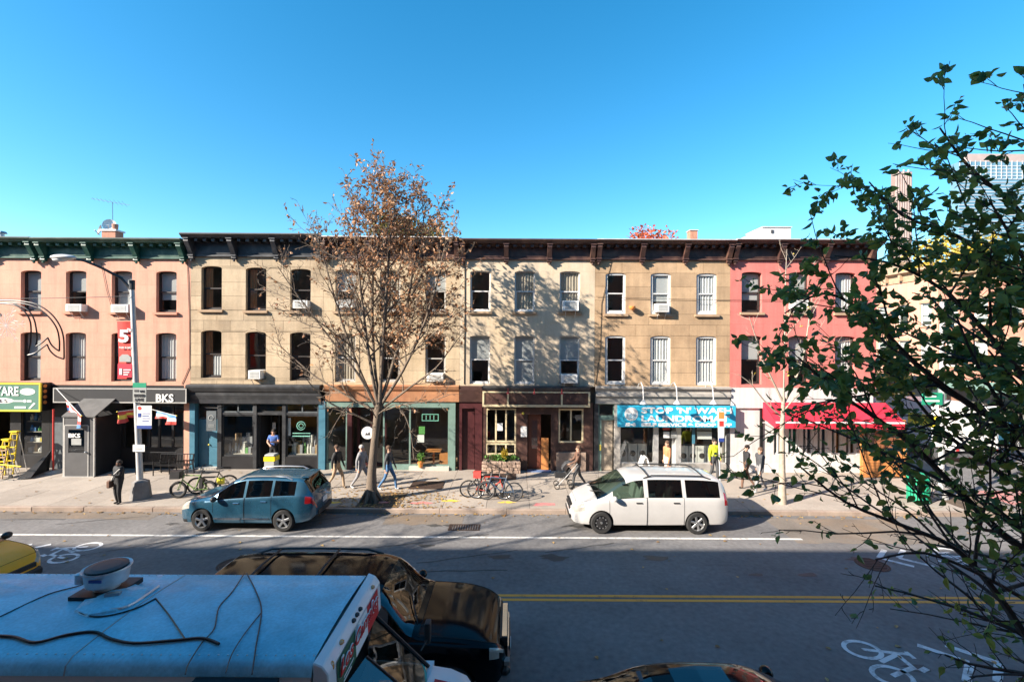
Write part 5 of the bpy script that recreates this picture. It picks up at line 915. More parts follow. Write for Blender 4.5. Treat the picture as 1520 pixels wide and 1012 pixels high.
# ------------------------------------------------------------------ vehicles
def carpaint(name, col, rough=.28, metal=0.0, coat=1.0, spec=.5):
    mat(name, col, rough, metal=metal, var=.05, scale=2, coat=coat, spec=spec)
carpaint('paint_blue',(0.022,0.088,0.145),.28,.35); carpaint('paint_white',(0.47,0.46,0.45),.35); carpaint('paint_black',(0.004,0.004,0.005),.09,coat=.0,spec=.2); carpaint('paint_yellow',(0.85,0.36,0.008),.4,coat=.15); carpaint('paint_truck',(0.66,0.67,0.68),.45,coat=.3)
mat('chrome',(0.75,0.75,0.75),.12,metal=1,var=.03); mat('alloy',(0.55,0.55,0.55),.3,metal=.9,var=.08); mat('lamp_red',(0.45,0.012,0.015),.15,coat=1,var=.1,scale=8); mat('lamp_clear',(0.36,0.34,0.30),.12,coat=1,var=.15,scale=10); mat('lamp_amber',(0.6,0.25,0.06),.2,coat=1); mat('seat_cloth',(0.10,0.10,0.11),.9); mat('seat_grey',(0.30,0.30,0.29),.9); mat('tyre',(0.018,0.018,0.018),.85,var=.2,scale=10); mat('wheel_well',(0.006,0.006,0.006),.9); mat('gap',(0.01,0.01,0.01),.9); mat('skirt',(0.025,0.025,0.026),.7); mat('steel_wheel',(0.03,0.03,0.032),.4,metal=.4)
def interp(pts):
    xs = [p[0] for p in pts]; ys = [p[1] for p in pts]; n = len(pts); d = [(ys[i+1]-ys[i])/(xs[i+1]-xs[i]) for i in range(n-1)]; m = [d[0]]+[0 if d[i-1]*d[i] <= 0 else 2*d[i-1]*d[i]/(d[i-1]+d[i]) for i in range(1,n-1)]+[d[-1]]
    def f(x):
        if x <= xs[0]: return ys[0]
        if x >= xs[-1]: return ys[-1]
        i = max(k for k in range(n-1) if xs[k] <= x); h = xs[i+1]-xs[i]; t = (x-xs[i])/h
        return (2*t**3-3*t*t+1)*ys[i]+(t**3-2*t*t+t)*h*m[i]+(-2*t**3+3*t*t)*ys[i+1]+(t**3-t*t)*h*m[i+1]
    return f
def wheel(t, x, y, r, w, style, side):
    tm = MB(); tm.lathe([(r*.66,-w/2),(r*.90,-w/2),(r*.985,-w*.36),(r,-w*.2),(r,w*.2),(r*.985,w*.36),(r*.90,w/2),(r*.66,w/2)],(x,y,r),'y',32,cap=False); wh = tm.build('wheel','tyre',t,smooth=40)
    yo = y+side*(w/2-.02); rm = MB(); rm.lathe([(r*.58,-side*.03),(r*.64,side*.012),(r*.68,side*.012),(r*.68,-side*.06)],(x,yo,r),'y',32,cap=False); rm.build('rim','steel_wheel' if style == 'steel' else 'alloy',wh,smooth=40); bk = MB(); bk.lathe([(.001,0),(r*.62,0)],(x,yo-side*.05,r),'y',24,cap=False); bk.build('brake_disc','wheel_well',wh)
    if style == 'steel':
        d = MB(); d.lathe([(.001,side*.005),(r*.18,side*.005),(r*.24,-side*.012),(r*.45,-side*.0),(r*.58,-side*.03)],(x,yo,r),'y',24,cap=False); d.build('wheel_disc','steel_wheel',wh,smooth=50)
        for k in range(10): a = 6.2832*k/10; MB().ball((x+r*.5*math.cos(a),yo,r+r*.5*math.sin(a)),(.022,.006,.022),6,4).build('vent_hole','alloy',wh)
    else:
        nsp = 6 if style == 'six' else 5
        for k in range(nsp):
            a = 6.2832*k/nsp+.3; m3 = Matrix.Rotation(-a,3,'Y'); MB().obox((x+r*.38*math.cos(a),yo-side*.004,r+r*.38*math.sin(a)),(r*.56,.022,r*.2),m3).build('spoke','alloy',wh,bevel=.006)
    hb = MB(); hb.lathe([(.001,side*.014),(r*.1,side*.012),(r*.15,-side*.02)],(x,yo,r),'y',14,cap=False); hb.build('hub_cap','alloy',wh)
def car(name, label, cat_, S, loc, rz, group=None):
    t = thing(name, label, cat_, (0,0,0), group); top, belt, bot, hw = (interp(S[k]) for k in ('top','belt','bottom','width')); x0, x1 = S['top'][0][0], S['top'][-1][0]
    xs = set(); n = S.get('n',46)
    for i in range(n+1): xs.add(round(x0+(x1-x0)*(.5-.5*math.cos(math.pi*i/n))*.5+(x1-x0)*i/n*.5,4))
    edges = [q for r_ in S['side']+[S['wind'],S['rearw']]+S['doors'] for q in r_]+list(S.get('hood',()))
    xs = sorted(q for q in xs if all(abs(q-e) > .035 for e in edges))+edges; xs = sorted(set(xs))
    def ring(x):
        w, zb, zt = hw(x), bot(x), top(x); ze = min(belt(x), zt-.015); g = zt-ze; tum = S.get('tumble',.30); rc = min(.10, g*.45); wr = max(w*.55, w*.945-tum*g-.02); H = ze-zb
        p = [(0,zb),(w*.78,zb),(w*.94,zb+.03*min(1,H/.4)),(w*.985,zb+H*.22),(w*1.0,zb+H*.5),(w*.996,zb+H*.74),(w*.985,zb+H*.90),(w*.965,ze)]
        for q in (.06,.5,1.0): p.append((w*.955+(wr-w*.955)*q, ze+(g-rc)*q))
        p += [(wr*.955, zt-rc*.50),(wr*.84, zt-rc*.16),(wr*.45, zt-rc*.02),(0,zt)]
        return p
    NP = 15; v = []; f = []; fc = []
    slots = ['body','pane','windshield','rear_pane','front_door','rear_door','hood','skirt','tail_light','headlight','wheel_well']
    def cat(ix, j, c):                                      # which part a face belongs to
        x = c.x
        if S['wind'][0] < x < S['wind'][1] and 10 <= j <= 13 and top(x)-belt(x) > .05: return 'windshield'
        if S['rearw'][0] < x < S['rearw'][1] and 11 <= j <= 13: return 'rear_pane'
        if 8 <= j <= 9 and top(x)-belt(x) > .12:
            for (a,b) in S['side']:
                if a < x < b: return 'pane'
        k = S.get('pick') and S['pick'](c, j)
        if k: return k
        if 2 <= j <= 7:
            for i,(a,b) in enumerate(S['doors']):
                if a < x < b and c.z > bot(x)+.10: return ('front_door','rear_door')[i]
        if 'hood' in S and S['hood'][0] < x < S['hood'][1] and 11 <= j <= 13: return 'hood'
        if 'hood' in S and S['hood'][0] < x < S['hood'][1] and 8 <= j <= 10: return 'body'
        if j <= 1 or c.z < S.get('skirt_z',0): return 'skirt'
        return 'body'
    R_ = [ring(x) for x in xs]; full = 2*NP-2
    for x, r_ in zip(xs, R_):
        bulge = S.get('nose',0)
        for (y,z) in r_: v.append((x,-y,z))
        for (y,z) in reversed(r_[1:-1]): v.append((x,y,z))
    for i in range(len(xs)-1):
        for j in range(full):
            a, b = i*full+j, i*full+(j+1)%full; f.append((a,b,b+full,a+full)); jj = j if j < NP-1 else full-1-j
            c = (Vector(v[a])+Vector(v[b])+Vector(v[a+full])+Vector(v[b+full]))/4; fc.append(cat(i,jj,c))
    f.append(tuple(range(full-1,-1,-1))); fc.append('body'); f.append(tuple((len(xs)-1)*full+j for j in range(full))); fc.append('body')
    me = bpy.data.meshes.new('body'); me.from_pydata(v,[],f)
    mats = {'body':S['paint'],'pane':S.get('glass','car_pane'),'windshield':S.get('wglass','windshield_pane'),'rear_pane':'car_pane','front_door':S['paint'],'rear_door':S['paint'],'hood':S['paint'],'skirt':'skirt','tail_light':'lamp_red','headlight':'lamp_clear','wheel_well':'wheel_well'}
    for s in slots: me.materials.append(M[mats[s]])
    me.polygons.foreach_set('material_index',[slots.index(c) for c in fc])
    bm = bmesh.new(); bm.from_mesh(me); bmesh.ops.recalc_face_normals(bm,faces=bm.faces); bm.to_mesh(me); bm.free()
    tmp = bpy.data.objects.new('loft',me); C.objects.link(tmp)
    cutters = []
    for wx in S['axles']:
        for s in (-1,1):
            r = S['wr']*1.13; cm = MB(); cm.lathe([(r,-.22),(r,.40)],(wx,s*(S['half']-.02)-(.09 if s > 0 else .09),S['wr']*1.02),'y',28); cb = cm.build('cut','wheel_well'); cme = cb.data; cme.materials.clear()
            for q in slots: cme.materials.append(M[mats[q]])
            cme.polygons.foreach_set('material_index',[slots.index('wheel_well')]*len(cme.polygons)); cutters.append(cb)
            md = tmp.modifiers.new('b','BOOLEAN'); md.operation = 'DIFFERENCE'; md.object = cb; md.solver = 'EXACT'; md.material_mode = 'INDEX'
    res = evaluated(tmp); bpy.data.objects.remove(tmp)
    for c in cutters: bpy.data.objects.remove(c)
    nm_ = {'pane':'window','rear_pane':'rear_window','front_door':'door','rear_door':'door','skirt':'lower_trim'}
    made = {}
    res.polygons.foreach_set('use_smooth',[True]*len(res.polygons)); res.set_sharp_from_angle(angle=R(S.get('sharp',38)))
    for i, s in enumerate(slots):
        for side in ((0,) if s not in ('pane','front_door','rear_door','tail_light','headlight','wheel_well') else (-1,1)):
            bm = bmesh.new(); bm.from_mesh(res); kill = [q for q in bm.faces if q.material_index != i or (side and q.calc_center_median().y*side < 0)]
            if len(kill) == len(bm.faces): bm.free(); continue
            bmesh.ops.delete(bm,geom=kill,context='FACES')
            m2 = bpy.data.meshes.new(s); bm.to_mesh(m2); bm.free(); m2.materials.clear(); m2.materials.append(M[mats[s]]); m2.polygons.foreach_set('material_index',[0]*len(m2.polygons))
            o = bpy.data.objects.new(nm_.get(s,s),m2); C.objects.link(o); o.parent = t; o['_o'] = (0,0,0); made[(s,side)] = o
    # shut lines of the doors and the hood
    from collections import defaultdict
    ed = defaultdict(list)
    for fa, c in zip(f, fc):
        for a, b in zip(fa, fa[1:]+fa[:1]): ed[tuple(sorted((a,b)))].append(c)
    for c in ('front_door','rear_door','hood'):
        g = MB()
        for (a,b), cs in ed.items():
            if c in cs and len(set(cs)) > 1 and 'skirt' not in cs and not any(math.hypot((v[a][0]+v[b][0])/2-wx,(v[a][2]+v[b][2])/2-S['wr']) < S['wr']*1.18 for wx in S['axles']): g.tube([v[a],v[b]],.007,3,False)
        if g.v: o = g.build('panel_gap','gap',t); o['kind'] = 'stuff'
    for k, wx in enumerate(S['axles']):
        for s in (-1,1): wheel(t, wx, s*(S['half']-.115), S['wr'], .22, S['rims'][k] if isinstance(S['rims'],(list,tuple)) else S['rims'], s)
    for s in (-1,1):                                        # mirrors, handles
        mx = S['mirror']; zz = belt(mx)+.08; mm = MB(); mm.ball((mx,s*(hw(mx)+.10),zz),(.09,.12,.085),10,7); mm.build('mirror',S.get('mirror_m',S['paint']),t,smooth=180)
        for i,(a,b) in enumerate(S['doors']):
            hx = a+.15; pr = [p for p in ring(hx)]; d = made.get((('front_door','rear_door')[i],s)); z = belt(hx)-.12
            if d: hd = MB(); hd.box(hx,hx+.2,s*(hw(hx)*.985)-.012,s*(hw(hx)*.985)+.03,z-.018,z+.018); hd.build('handle',S.get('handle_m',S['paint']),d,bevel=.008)
    for (sx, z) in S.get('seats',()):
        for s in (-.38,.38):
            st_ = MB(); st_.box(sx-.1,sx+.42,s-.24,s+.24,z-.35,z-.2); st_.obox((sx-.12,s,z+.05),(.14,.46,.62),Matrix.Rotation(R(-12),3,'Y')); st_.obox((sx-.2,s,z+.44),(.1,.25,.17),Matrix.Rotation(R(-12),3,'Y')); st_.build('seat',S.get('seat_m','seat_cloth'),t,bevel=.03)
    if 'rails' in S:
        a, b = S['rails']; 
        for s in (-1,1):
            pts = []
            for i in range(9):
                q = a+(b-a)*i/8; rr = ring(q)[11]; pts.append((q,s*rr[0],rr[1]+(.07 if 0 < i < 8 else -.01)))
            MB().tube(pts,.022,6).build('roof_rail',S.get('rail_m','alloy'),t,smooth=60)
    for q in S.get('bars',()):
        rr = ring(q)[11]; MB().tube([(q,-rr[0],rr[1]+.07),(q,0,top(q)+.06),(q,rr[0],rr[1]+.07)],.022,6).build('roof_bar','plastic_black',t)
    if 'strip' in S:
        a, b, z = S['strip']
        for s in (-1,1):
            for (u,w_) in ((a,(a+b)/2-.03),((a+b)/2+.03,b)): part('side_strip', t, S.get('strip_m','chrome'), (u,w_,s*(S['half']-.012)-.014,s*(S['half']-.012)+.014,z-.02,z+.02))
    if S.get('post'): S['post'](t, ring, top, belt, hw)
    t.location = loc; t.rotation_euler.z = rz; return t
def plate(t, x, z, rot=0): part('number_plate', t, 'sign_white', (x-.012,x+.012,-.16,.16,z-.075,z+.075))
def post_rogue(t, ring, top, belt, hw):
    plate(t,-2.325,.80); part('rear_bumper_insert', t, 'skirt', (-2.345,-2.28,-.55,.55,.44,.58)); wp = MB(); wp.tube([(-2.17,0,1.13),(-2.05,-.3,1.25)],.012,5); wp.build('rear_wiper','black_rubber',t)
    part('grille', t, 'plastic_black', (2.26,2.33,-.32,.32,.50,.66))
    sp = MB(); sp.box(-1.98,-1.72,-.5,.5,1.585,1.615); sp.build('spoiler','paint_blue',t,bevel=.01); rf = MB(); rf.add([(-1.35,-.5,1.655),(.25,-.5,1.655),(.25,.5,1.655),(-1.35,.5,1.655)],[(0,1,2,3)])
def pick_rogue(c, j):
    if c.x < -1.98 and 5 <= j <= 7 and c.z > .78 and abs(c.y) > .5: return 'tail_light'
    if c.x > 1.86 and 5 <= j <= 10 and c.z > .62 and abs(c.y) > .42 and c.x < 2.24: return 'headlight'
ROGUE = dict(sharp=60, top=[(-2.32,.74),(-2.29,.98),(-2.18,1.14),(-1.86,1.57),(-1.6,1.615),(-.6,1.645),(.05,1.625),(.42,1.55),(1.22,1.07),(1.35,1.03),(1.9,.93),(2.18,.80),(2.32,.60)], belt=[(-2.32,.70),(-2.2,1.06),(-1.6,1.10),(-.9,1.07),(0,1.02),(1.0,.96),(1.3,.945),(1.9,.86),(2.2,.72),(2.32,.54)], bottom=[(-2.32,.46),(-2.1,.30),(-1.6,.24),(1.6,.24),(2.1,.22),(2.32,.34)], width=[(-2.32,.64),(-2.22,.80),(-1.8,.885),(0,.90),(1.4,.89),(1.95,.81),(2.2,.66),(2.32,.44)],
    side=[(.04,.92),(-.86,-.04),(-1.66,-.94)], wind=(.44,1.22), rearw=(-2.16,-1.88), doors=[(-.0,1.02),(-.90,-.02)], hood=(1.24,2.12), axles=(1.39,-1.30), wr=.345, half=.90, rims='five', mirror=.92, mirror_m='plastic_black', paint='paint_blue', glass='car_pane', pick=pick_rogue, seats=[(.05,.95),(-.85,.98)], rails=(-1.5,.25), strip=(-.82,.98,.42), post=post_rogue, skirt_z=.31, handle_m='chrome')
car('parked_car','blue crossover car with silver roof rails parked at the kerb','car',ROGUE,(px(363,788,14.95).x+.22,15.36,0),R(180)).scale = (.945,.97,1)
def post_van(t, ring, top, belt, hw):
    plate(t,-2.58,.92); part('grille', t, 'plastic_black', (2.50,2.575,-.42,.42,.60,.66)); part('grille', t, 'plastic_black', (2.47,2.56,-.42,.42,.71,.76)); part('lower_intake', t, 'plastic_black', (2.52,2.59,-.55,.55,.36,.46))
    for s in (-1,1):
        part('window_pillar', t, 'plastic_black', (.0,.11,s*.84-.05,s*.84+.055,1.14,1.5)) if False else None
    MB().tube([(1.35,-.92,1.06),(1.36,-.93,1.75)],.005,4).build('aerial','plastic_black',t); wp = MB(); wp.tube([(1.84,-.5,1.09),(1.55,.05,1.24)],.012,5); wp.build('wiper','black_rubber',t); wp = MB(); wp.tube([(1.84,.1,1.09),(1.55,.62,1.24)],.012,5); wp.build('wiper','black_rubber',t)
def pick_van(c, j):
    if c.x < -2.38 and 5 <= j <= 8 and .82 < c.z and c.z < 1.24 and abs(c.y) > .6: return 'tail_light'
    if c.x > 2.12 and 5 <= j <= 9 and c.z > .62 and abs(c.y) > .48 and c.x < 2.5: return 'headlight'
VAN = dict(sharp=70, top=[(-2.57,.78),(-2.555,1.06),(-2.46,1.42),(-2.32,1.64),(-2.1,1.70),(-1.4,1.735),(-.2,1.745),(.45,1.71),(.78,1.62),(1.72,1.10),(1.86,1.045),(2.3,.90),(2.5,.72),(2.57,.54)], belt=[(-2.57,.74),(-2.54,1.02),(-2.4,1.10),(0,1.10),(1.2,1.05),(1.7,1.0),(2.2,.84),(2.48,.66),(2.57,.48)], bottom=[(-2.57,.40),(-2.3,.27),(2.1,.24),(2.45,.24),(2.57,.36)], width=[(-2.57,.70),(-2.48,.89),(-2.1,.965),(0,.985),(1.7,.975),(2.2,.88),(2.45,.68),(2.57,.46)],
    side=[(.22,1.22),(-1.02,.08),(-2.24,-1.14)], wind=(.78,1.74), rearw=(-2.5,-2.30), doors=[(.14,1.34),(-1.06,.12)], hood=(1.76,2.36), axles=(1.60,-1.48), wr=.345, half=.985, rims=['steel','six'], mirror=1.2, mirror_m='paint_white', paint='paint_white', glass='car_pane', pick=pick_van, seats=[(.35,1.02),(-.6,1.02)], rails=(-2.0,.2), rail_m='plastic_black', bars=(-1.75,.05), seat_m='seat_grey', post=post_van, skirt_z=.30, tumble=.26, wglass='car_pane_light', handle_m='plastic_black')
van = car('minivan','white minivan with dark rear windows parked outside the laundromat','minivan',VAN,(px(965,790,14.55).x+.02,15.43,0),R(180)); van.scale = (.97,.97,1)
for o in van.children:                                      # the front side windows are clear
    if o.name.startswith('window'): 
        me = o.data; me.materials.append(M['car_pane_light'])
        for p_ in me.polygons:
            if p_.center.x > .15: p_.material_index = 1
def post_suv(t, ring, top, belt, hw):
    part('grille', t, 'chrome', (2.66,2.745,-.5,.5,.955,.98)); part('grille', t, 'chrome', (2.69,2.775,-.5,.5,.79,.81)); part('grille_mesh', t, 'plastic_black', (2.62,2.755,-.5,.5,.62,.95)); part('front_bumper', t, 'plastic_black', (2.55,2.80,-.70,.70,.40,.58),bevel=.06); part('number_plate', t, 'sign_white', (2.802,2.812,-.16,.16,.44,.56))
    for s in (-1,1): part('fog_lamp', t, 'lamp_clear', (2.70,2.79,s*.62-.06,s*.62+.06,.60,.67))
    wp = MB(); wp.tube([(1.24,-.6,1.25),(1.02,-.05,1.43)],.012,5); wp.build('wiper','black_rubber',t)
def pick_suv(c, j):
    if c.x > 2.5 and 4 <= j <= 7 and c.z > .82 and abs(c.y) > .5: return 'headlight'
    if c.x < -2.6 and 4 <= j <= 8 and c.z > .9 and abs(c.y) > .7: return 'tail_light'
SUVS = dict(sharp=60, top=[(-2.75,.8),(-2.72,1.2),(-2.6,1.72),(-2.42,1.83),(-1.2,1.88),(.25,1.86),(.60,1.78),(1.18,1.27),(1.32,1.22),(1.8,1.20),(2.2,1.14),(2.5,1.04),(2.68,.88),(2.75,.66)], belt=[(-2.75,.76),(-2.7,1.15),(0,1.16),(1.2,1.13),(2.2,1.06),(2.6,.95),(2.72,.8),(2.75,.6)], bottom=[(-2.75,.5),(-2.4,.36),(2.3,.34),(2.6,.36),(2.75,.5)], width=[(-2.75,.80),(-2.62,.95),(-2,1.0),(0,1.005),(1.8,1.0),(2.3,.95),(2.55,.84),(2.68,.70),(2.75,.52)],
    side=[(.12,1.0),(-.95,.02),(-2.35,-1.08)], wind=(.62,1.20), rearw=(-2.66,-2.46), doors=[(.06,1.1),(-1.0,.04)], hood=(1.30,2.58), axles=(1.82,-1.25), wr=.40, half=1.005, rims='six', mirror=1.0, mirror_m='paint_black', paint='paint_black', pick=pick_suv, seats=[(.2,1.05)], rails=(-2.2,.3), rail_m='plastic_black', bars=(-1.7,-.55), post=post_suv, tumble=.22)
car('large_suv','large black SUV with roof bars beside the food truck','SUV',SUVS,(-2.80,8.42,0),0)
def post_sedan(t, ring, top, belt, hw):
    sr = MB(); sr.add([(-.75,-.40,top(-.75)+.004),(-.05,-.42,top(-.05)+.006),(-.05,.42,top(-.05)+.006),(-.75,.40,top(-.75)+.004),(-.4,-.42,top(-.4)+.012),(-.4,.42,top(-.4)+.012)],[(0,4,5,3),(4,1,2,5)]); sr.build('sunroof','car_pane',t); part('grille', t, 'plastic_black', (2.30,2.39,-.4,.4,.5,.7))
SEDAN = dict(top=[(-2.38,.75),(-2.34,.98),(-2.1,1.05),(-1.75,1.08),(-1.0,1.40),(-.5,1.46),(.1,1.45),(.4,1.38),(1.15,1.0),(1.3,.96),(2.0,.84),(2.28,.70),(2.38,.55)], belt=[(-2.38,.70),(-2.3,.93),(-1.2,.97),(0,.93),(1.1,.90),(1.9,.78),(2.25,.64),(2.38,.5)], bottom=[(-2.38,.4),(-2.1,.24),(2,.2),(2.25,.22),(2.38,.34)], width=[(-2.38,.6),(-2.25,.8),(-1.7,.9),(0,.915),(1.5,.9),(2.05,.8),(2.28,.62),(2.38,.42)],
    side=[(.0,.85),(-.95,-.08)], wind=(.40,1.16), rearw=(-1.7,-1.0), doors=[(-.03,1.0),(-1.0,-.05)], hood=(1.28,2.15), axles=(1.45,-1.35), wr=.33, half=.915, rims='five', mirror=.85, mirror_m='paint_black', paint='paint_black', seats=[(.0,.82),(-.9,.84)], post=post_sedan, tumble=.45)
car('parked_car','black saloon car with sunroof parked at the near kerb','car',SEDAN,(2.95,5.97,0),0).scale = (1.05,1,1.06)
def post_cab(t, ring, top, belt, hw):
    part('front_bumper', t, 'plastic_black', (2.2,2.37,-.6,.6,.34,.54),bevel=.05); part('grille', t, 'plastic_black', (2.22,2.33,-.45,.45,.58,.68)); part('roof_light', t, 'sign_white', (-.5,-.25,-.35,.35,1.66,1.82),bevel=.03)
    lg = MB(); n = 10; lg.tube([(1.72+.06*math.sin(i*1.2),-.5+.09*i,1.0+.0) for i in range(6)],.02,4); lg.build('hood_marking','sign_navy',t)
CAB = dict(ROGUE); CAB.update(paint='paint_yellow', glass='car_pane', post=post_cab, handle_m='paint_yellow', mirror_m='plastic_black'); CAB.pop('strip'); CAB.pop('rails')
car('taxi','yellow taxi driving beside the food truck','taxi',CAB,(-13.65,10.75,0),R(-3))

# ------------------------------------------------------------------ food truck: box body, cab front with sign visor, hood
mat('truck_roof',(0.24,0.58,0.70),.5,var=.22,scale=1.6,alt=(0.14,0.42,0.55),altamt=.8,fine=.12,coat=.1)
ft = thing('food_truck','white food truck with vent fan and cables on its roof','food truck',(-5.5,5.6,0)); fx0, fx1 = -9.6, -2.02; fy0, fy1 = 4.74, 6.62; zr = 2.72
part('box_body', ft, 'paint_truck', (fx0,fx1-.02,fy0+.01,fy1-.01,.42,zr-.16))
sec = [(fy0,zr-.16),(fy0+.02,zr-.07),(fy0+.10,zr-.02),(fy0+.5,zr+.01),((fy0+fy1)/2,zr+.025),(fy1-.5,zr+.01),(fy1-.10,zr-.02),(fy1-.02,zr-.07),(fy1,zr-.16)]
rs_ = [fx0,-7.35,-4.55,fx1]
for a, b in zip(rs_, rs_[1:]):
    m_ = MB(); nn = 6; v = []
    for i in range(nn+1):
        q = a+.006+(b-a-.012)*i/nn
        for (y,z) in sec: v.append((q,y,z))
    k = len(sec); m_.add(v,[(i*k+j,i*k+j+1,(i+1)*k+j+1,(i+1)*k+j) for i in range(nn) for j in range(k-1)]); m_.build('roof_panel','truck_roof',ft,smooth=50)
for q in rs_[1:3]: 
    m_ = MB(); m_.tube([(q,y,z+.001) for (y,z) in sec],.008,4); m_.build('roof_seam','sign_grey',ft)
rv = MB()
for k in range(76):
    q = fx0+.05+k*.1
    for y_ in (fy0+.12,fy1-.12): rv.ball((q,y_,zr-.016),(.011,.011,.008),5,3)
rv.build('rivets','aluminium',ft)['kind'] = 'stuff'
part('rear_wall', ft, 'paint_truck', (fx0-.03,fx0,fy0+.02,fy1-.02,.45,zr-.05))
ov = MB(); ov.prism([(fx1-.0,zr-.02),(fx1+.10,zr-.06),(fx1+.16,zr-.14),(fx1+.18,zr-.52),(fx1+.10,zr-.58),(fx1-.0,zr-.58)],'y',fy0+.01,fy1-.01); ov.build('visor','paint_truck',ft,bevel=.012)
fxs = fx1+.185
def face_q(name, y0, y1, z0, z1, m, off=.004): return MB().quad((fxs-.0+off-.02*(zr-.14-z0)*0,y0,z0),(fxs+off,y1,z0),(fxs-.018+off,y1,z1),(fxs-.018+off,y0,z1)).build(name,m,ft)
mat('sign_forest',(0.012,0.10,0.05),.5); mat('sign_crimson',(0.55,0.015,0.02),.5)
face_q('sign_field',fy0+.22,fy0+.80,zr-.50,zr-.16,'sign_forest'); face_q('sign_field',fy0+.80,fy0+1.25,zr-.50,zr-.16,'sign_white',.003); face_q('sign_field',fy0+1.25,fy0+1.72,zr-.50,zr-.16,'sign_crimson',.004)
text('Los','lettering','sign_white',ft,(fxs+.006,fy0+.27,zr-.345),.24,rot=(90,0,90),fit=.40,weight=.014,shear=.2); text('Los','lettering','sign_crimson',ft,(fxs+.012,fy0+.27,zr-.345),.24,rot=(90,0,90),fit=.40,weight=.003,shear=.2)
text('Carnales','lettering','sign_white',ft,(fxs+.006,fy0+.74,zr-.345),.24,rot=(90,0,90),fit=.92,weight=.014,shear=.2); text('Carnales','lettering','sign_crimson',ft,(fxs+.012,fy0+.74,zr-.345),.24,rot=(90,0,90),fit=.92,weight=.003,shear=.2)
text('Tacos','lettering','sign_white',ft,(fxs+.008,fy0+.33,zr-.475),.1,rot=(90,0,90),fit=.3) if False else None
for k in range(2): part('print_line', ft, 'sign_white', (fxs+.004,fxs+.008,fy0+.38,fy0+.70-.08*k,zr-.44-.045*k,zr-.425-.045*k))
for q in (.46,.86,.98,1.10,1.62): MB().ball((fx1+.13,fy0+q,zr-.095),(.035,.045,.022),8,5).build('marker_lamp','lamp_amber' if q in (.46,1.62) else 'plastic_black',ft)
MB().ball((fx1+.12,fy0+.16,zr-.16),(.05,.06,.06),8,6).build('marker_lamp','lamp_amber',ft)
# cab front: sloping windscreen, dash, hood
ws = MB(); ws.add([(fx1+.12,fy0+.12,zr-.58),(fx1+.12,fy1-.12,zr-.58),(fx1+.86,fy1-.14,1.52),(fx1+.86,fy0+.14,1.52),(fx1+.26,(fy0+fy1)/2,zr-.58),(fx1+1.0,(fy0+fy1)/2,1.52)],[(0,4,5,3),(4,1,2,5)]); ws.build('windshield','windshield_pane',ft)
for s, y in ((0,fy0+.1),(1,fy1-.1)): MB().tube([(fx1+.10,y,zr-.55),(fx1+.90,y+(.1 if s == 0 else -.1),1.50)],.024,6).build('pillar','plastic_black',ft)
MB().tube([(fx1+.265,(fy0+fy1)/2,zr-.58),(fx1+1.005,(fy0+fy1)/2,1.52)],.016,5).build('centre_bar','plastic_black',ft)
MB().add([(fx1+.05,fy0+.05,zr-.57),(fx1+.84,fy0+.14,1.51),(fx1+.05,fy0+.05,1.51),(fx1+.05,fy0+.07,zr-.57),(fx1+.84,fy0+.16,1.51),(fx1+.05,fy0+.07,1.51)],[(0,1,2),(3,5,4),(0,3,4,1)]).build('side_window','car_pane',ft); MB().add([(fx1+.05,fy1-.05,zr-.57),(fx1+.84,fy1-.14,1.51),(fx1+.05,fy1-.05,1.51),(fx1+.05,fy1-.07,zr-.57),(fx1+.84,fy1-.16,1.51),(fx1+.05,fy1-.07,1.51)],[(0,2,1),(3,4,5),(0,1,4,3)]).build('side_window','car_pane',ft)
part('cab_lower', ft, 'paint_truck', (fx1-.02,fx1+.95,fy0+.06,fy1-.06,.42,1.49)); part('dashboard', ft, 'plastic_black', (fx1+.2,fx1+.85,fy0+.2,fy1-.2,1.492,1.52)); part('cab_bulkhead', ft, 'plastic_black', (fx1-.019,fx1+.02,fy0+.03,fy1-.03,1.49,zr-.585))
hd = MB(); v = []; hs2 = [(fx1+.93,.88,1.49),(fx1+1.2,.86,1.46),(fx1+1.42,.82,1.39),(fx1+1.56,.74,1.25),(fx1+1.62,.64,1.05)]; yc = (fy0+fy1)/2
for (x_,w_,z_) in hs2:
    for (a,b) in ((-1,-.5),(-1,-.08),(-.92,-.02),(-.5,.02),(0,.03),(.5,.02),(.92,-.02),(1,-.08),(1,-.5)): v.append((x_,yc+a*w_,z_+b))
hd.add(v,[(i*9+j,i*9+j+1,(i+1)*9+j+1,(i+1)*9+j) for i in range(4) for j in range(8)]+[tuple(4*9+j for j in range(9))]); hd.build('hood','paint_truck',ft,smooth=50)
hd2 = MB(); hd2.add([(fx1+1.02,yc-.3,1.505),(fx1+1.40,yc-.3,1.425),(fx1+1.40,yc+.5,1.43),(fx1+1.02,yc+.5,1.51)],[(0,1,2,3)]); hd2.build('hood_stripe','sign_crimson',ft)
for s in (-1,1): MB().tube([(fx1+.75,yc+s*.92,1.6),(fx1+.8,yc+s*1.15,1.62)],.012,5).build('mirror_arm','plastic_black',ft); MB().box(fx1+.76,fx1+.84,yc+s*1.2-.07,yc+s*1.2+.07,1.55,1.85).build('mirror','plastic_black',ft,bevel=.01)
part('front_bumper', ft, 'steel', (fx1+1.6,fx1+1.78,fy0+.1,fy1-.1,.42,.62),bevel=.02); part('awning_hatch', ft, 'black_paint', (-3.2,-2.35,fy0-.35,fy0-.005,zr-.2,zr-.16)); part('awning_hatch', ft, 'black_paint', (-8.4,-3.9,fy0-.03,fy0+.0,1.4,zr-.25))
for wx in (-8.0,fx1+.75):
    for s in (-1,1): wheel(ft, wx, yc+s*.82, .38, .24, 'steel', s)
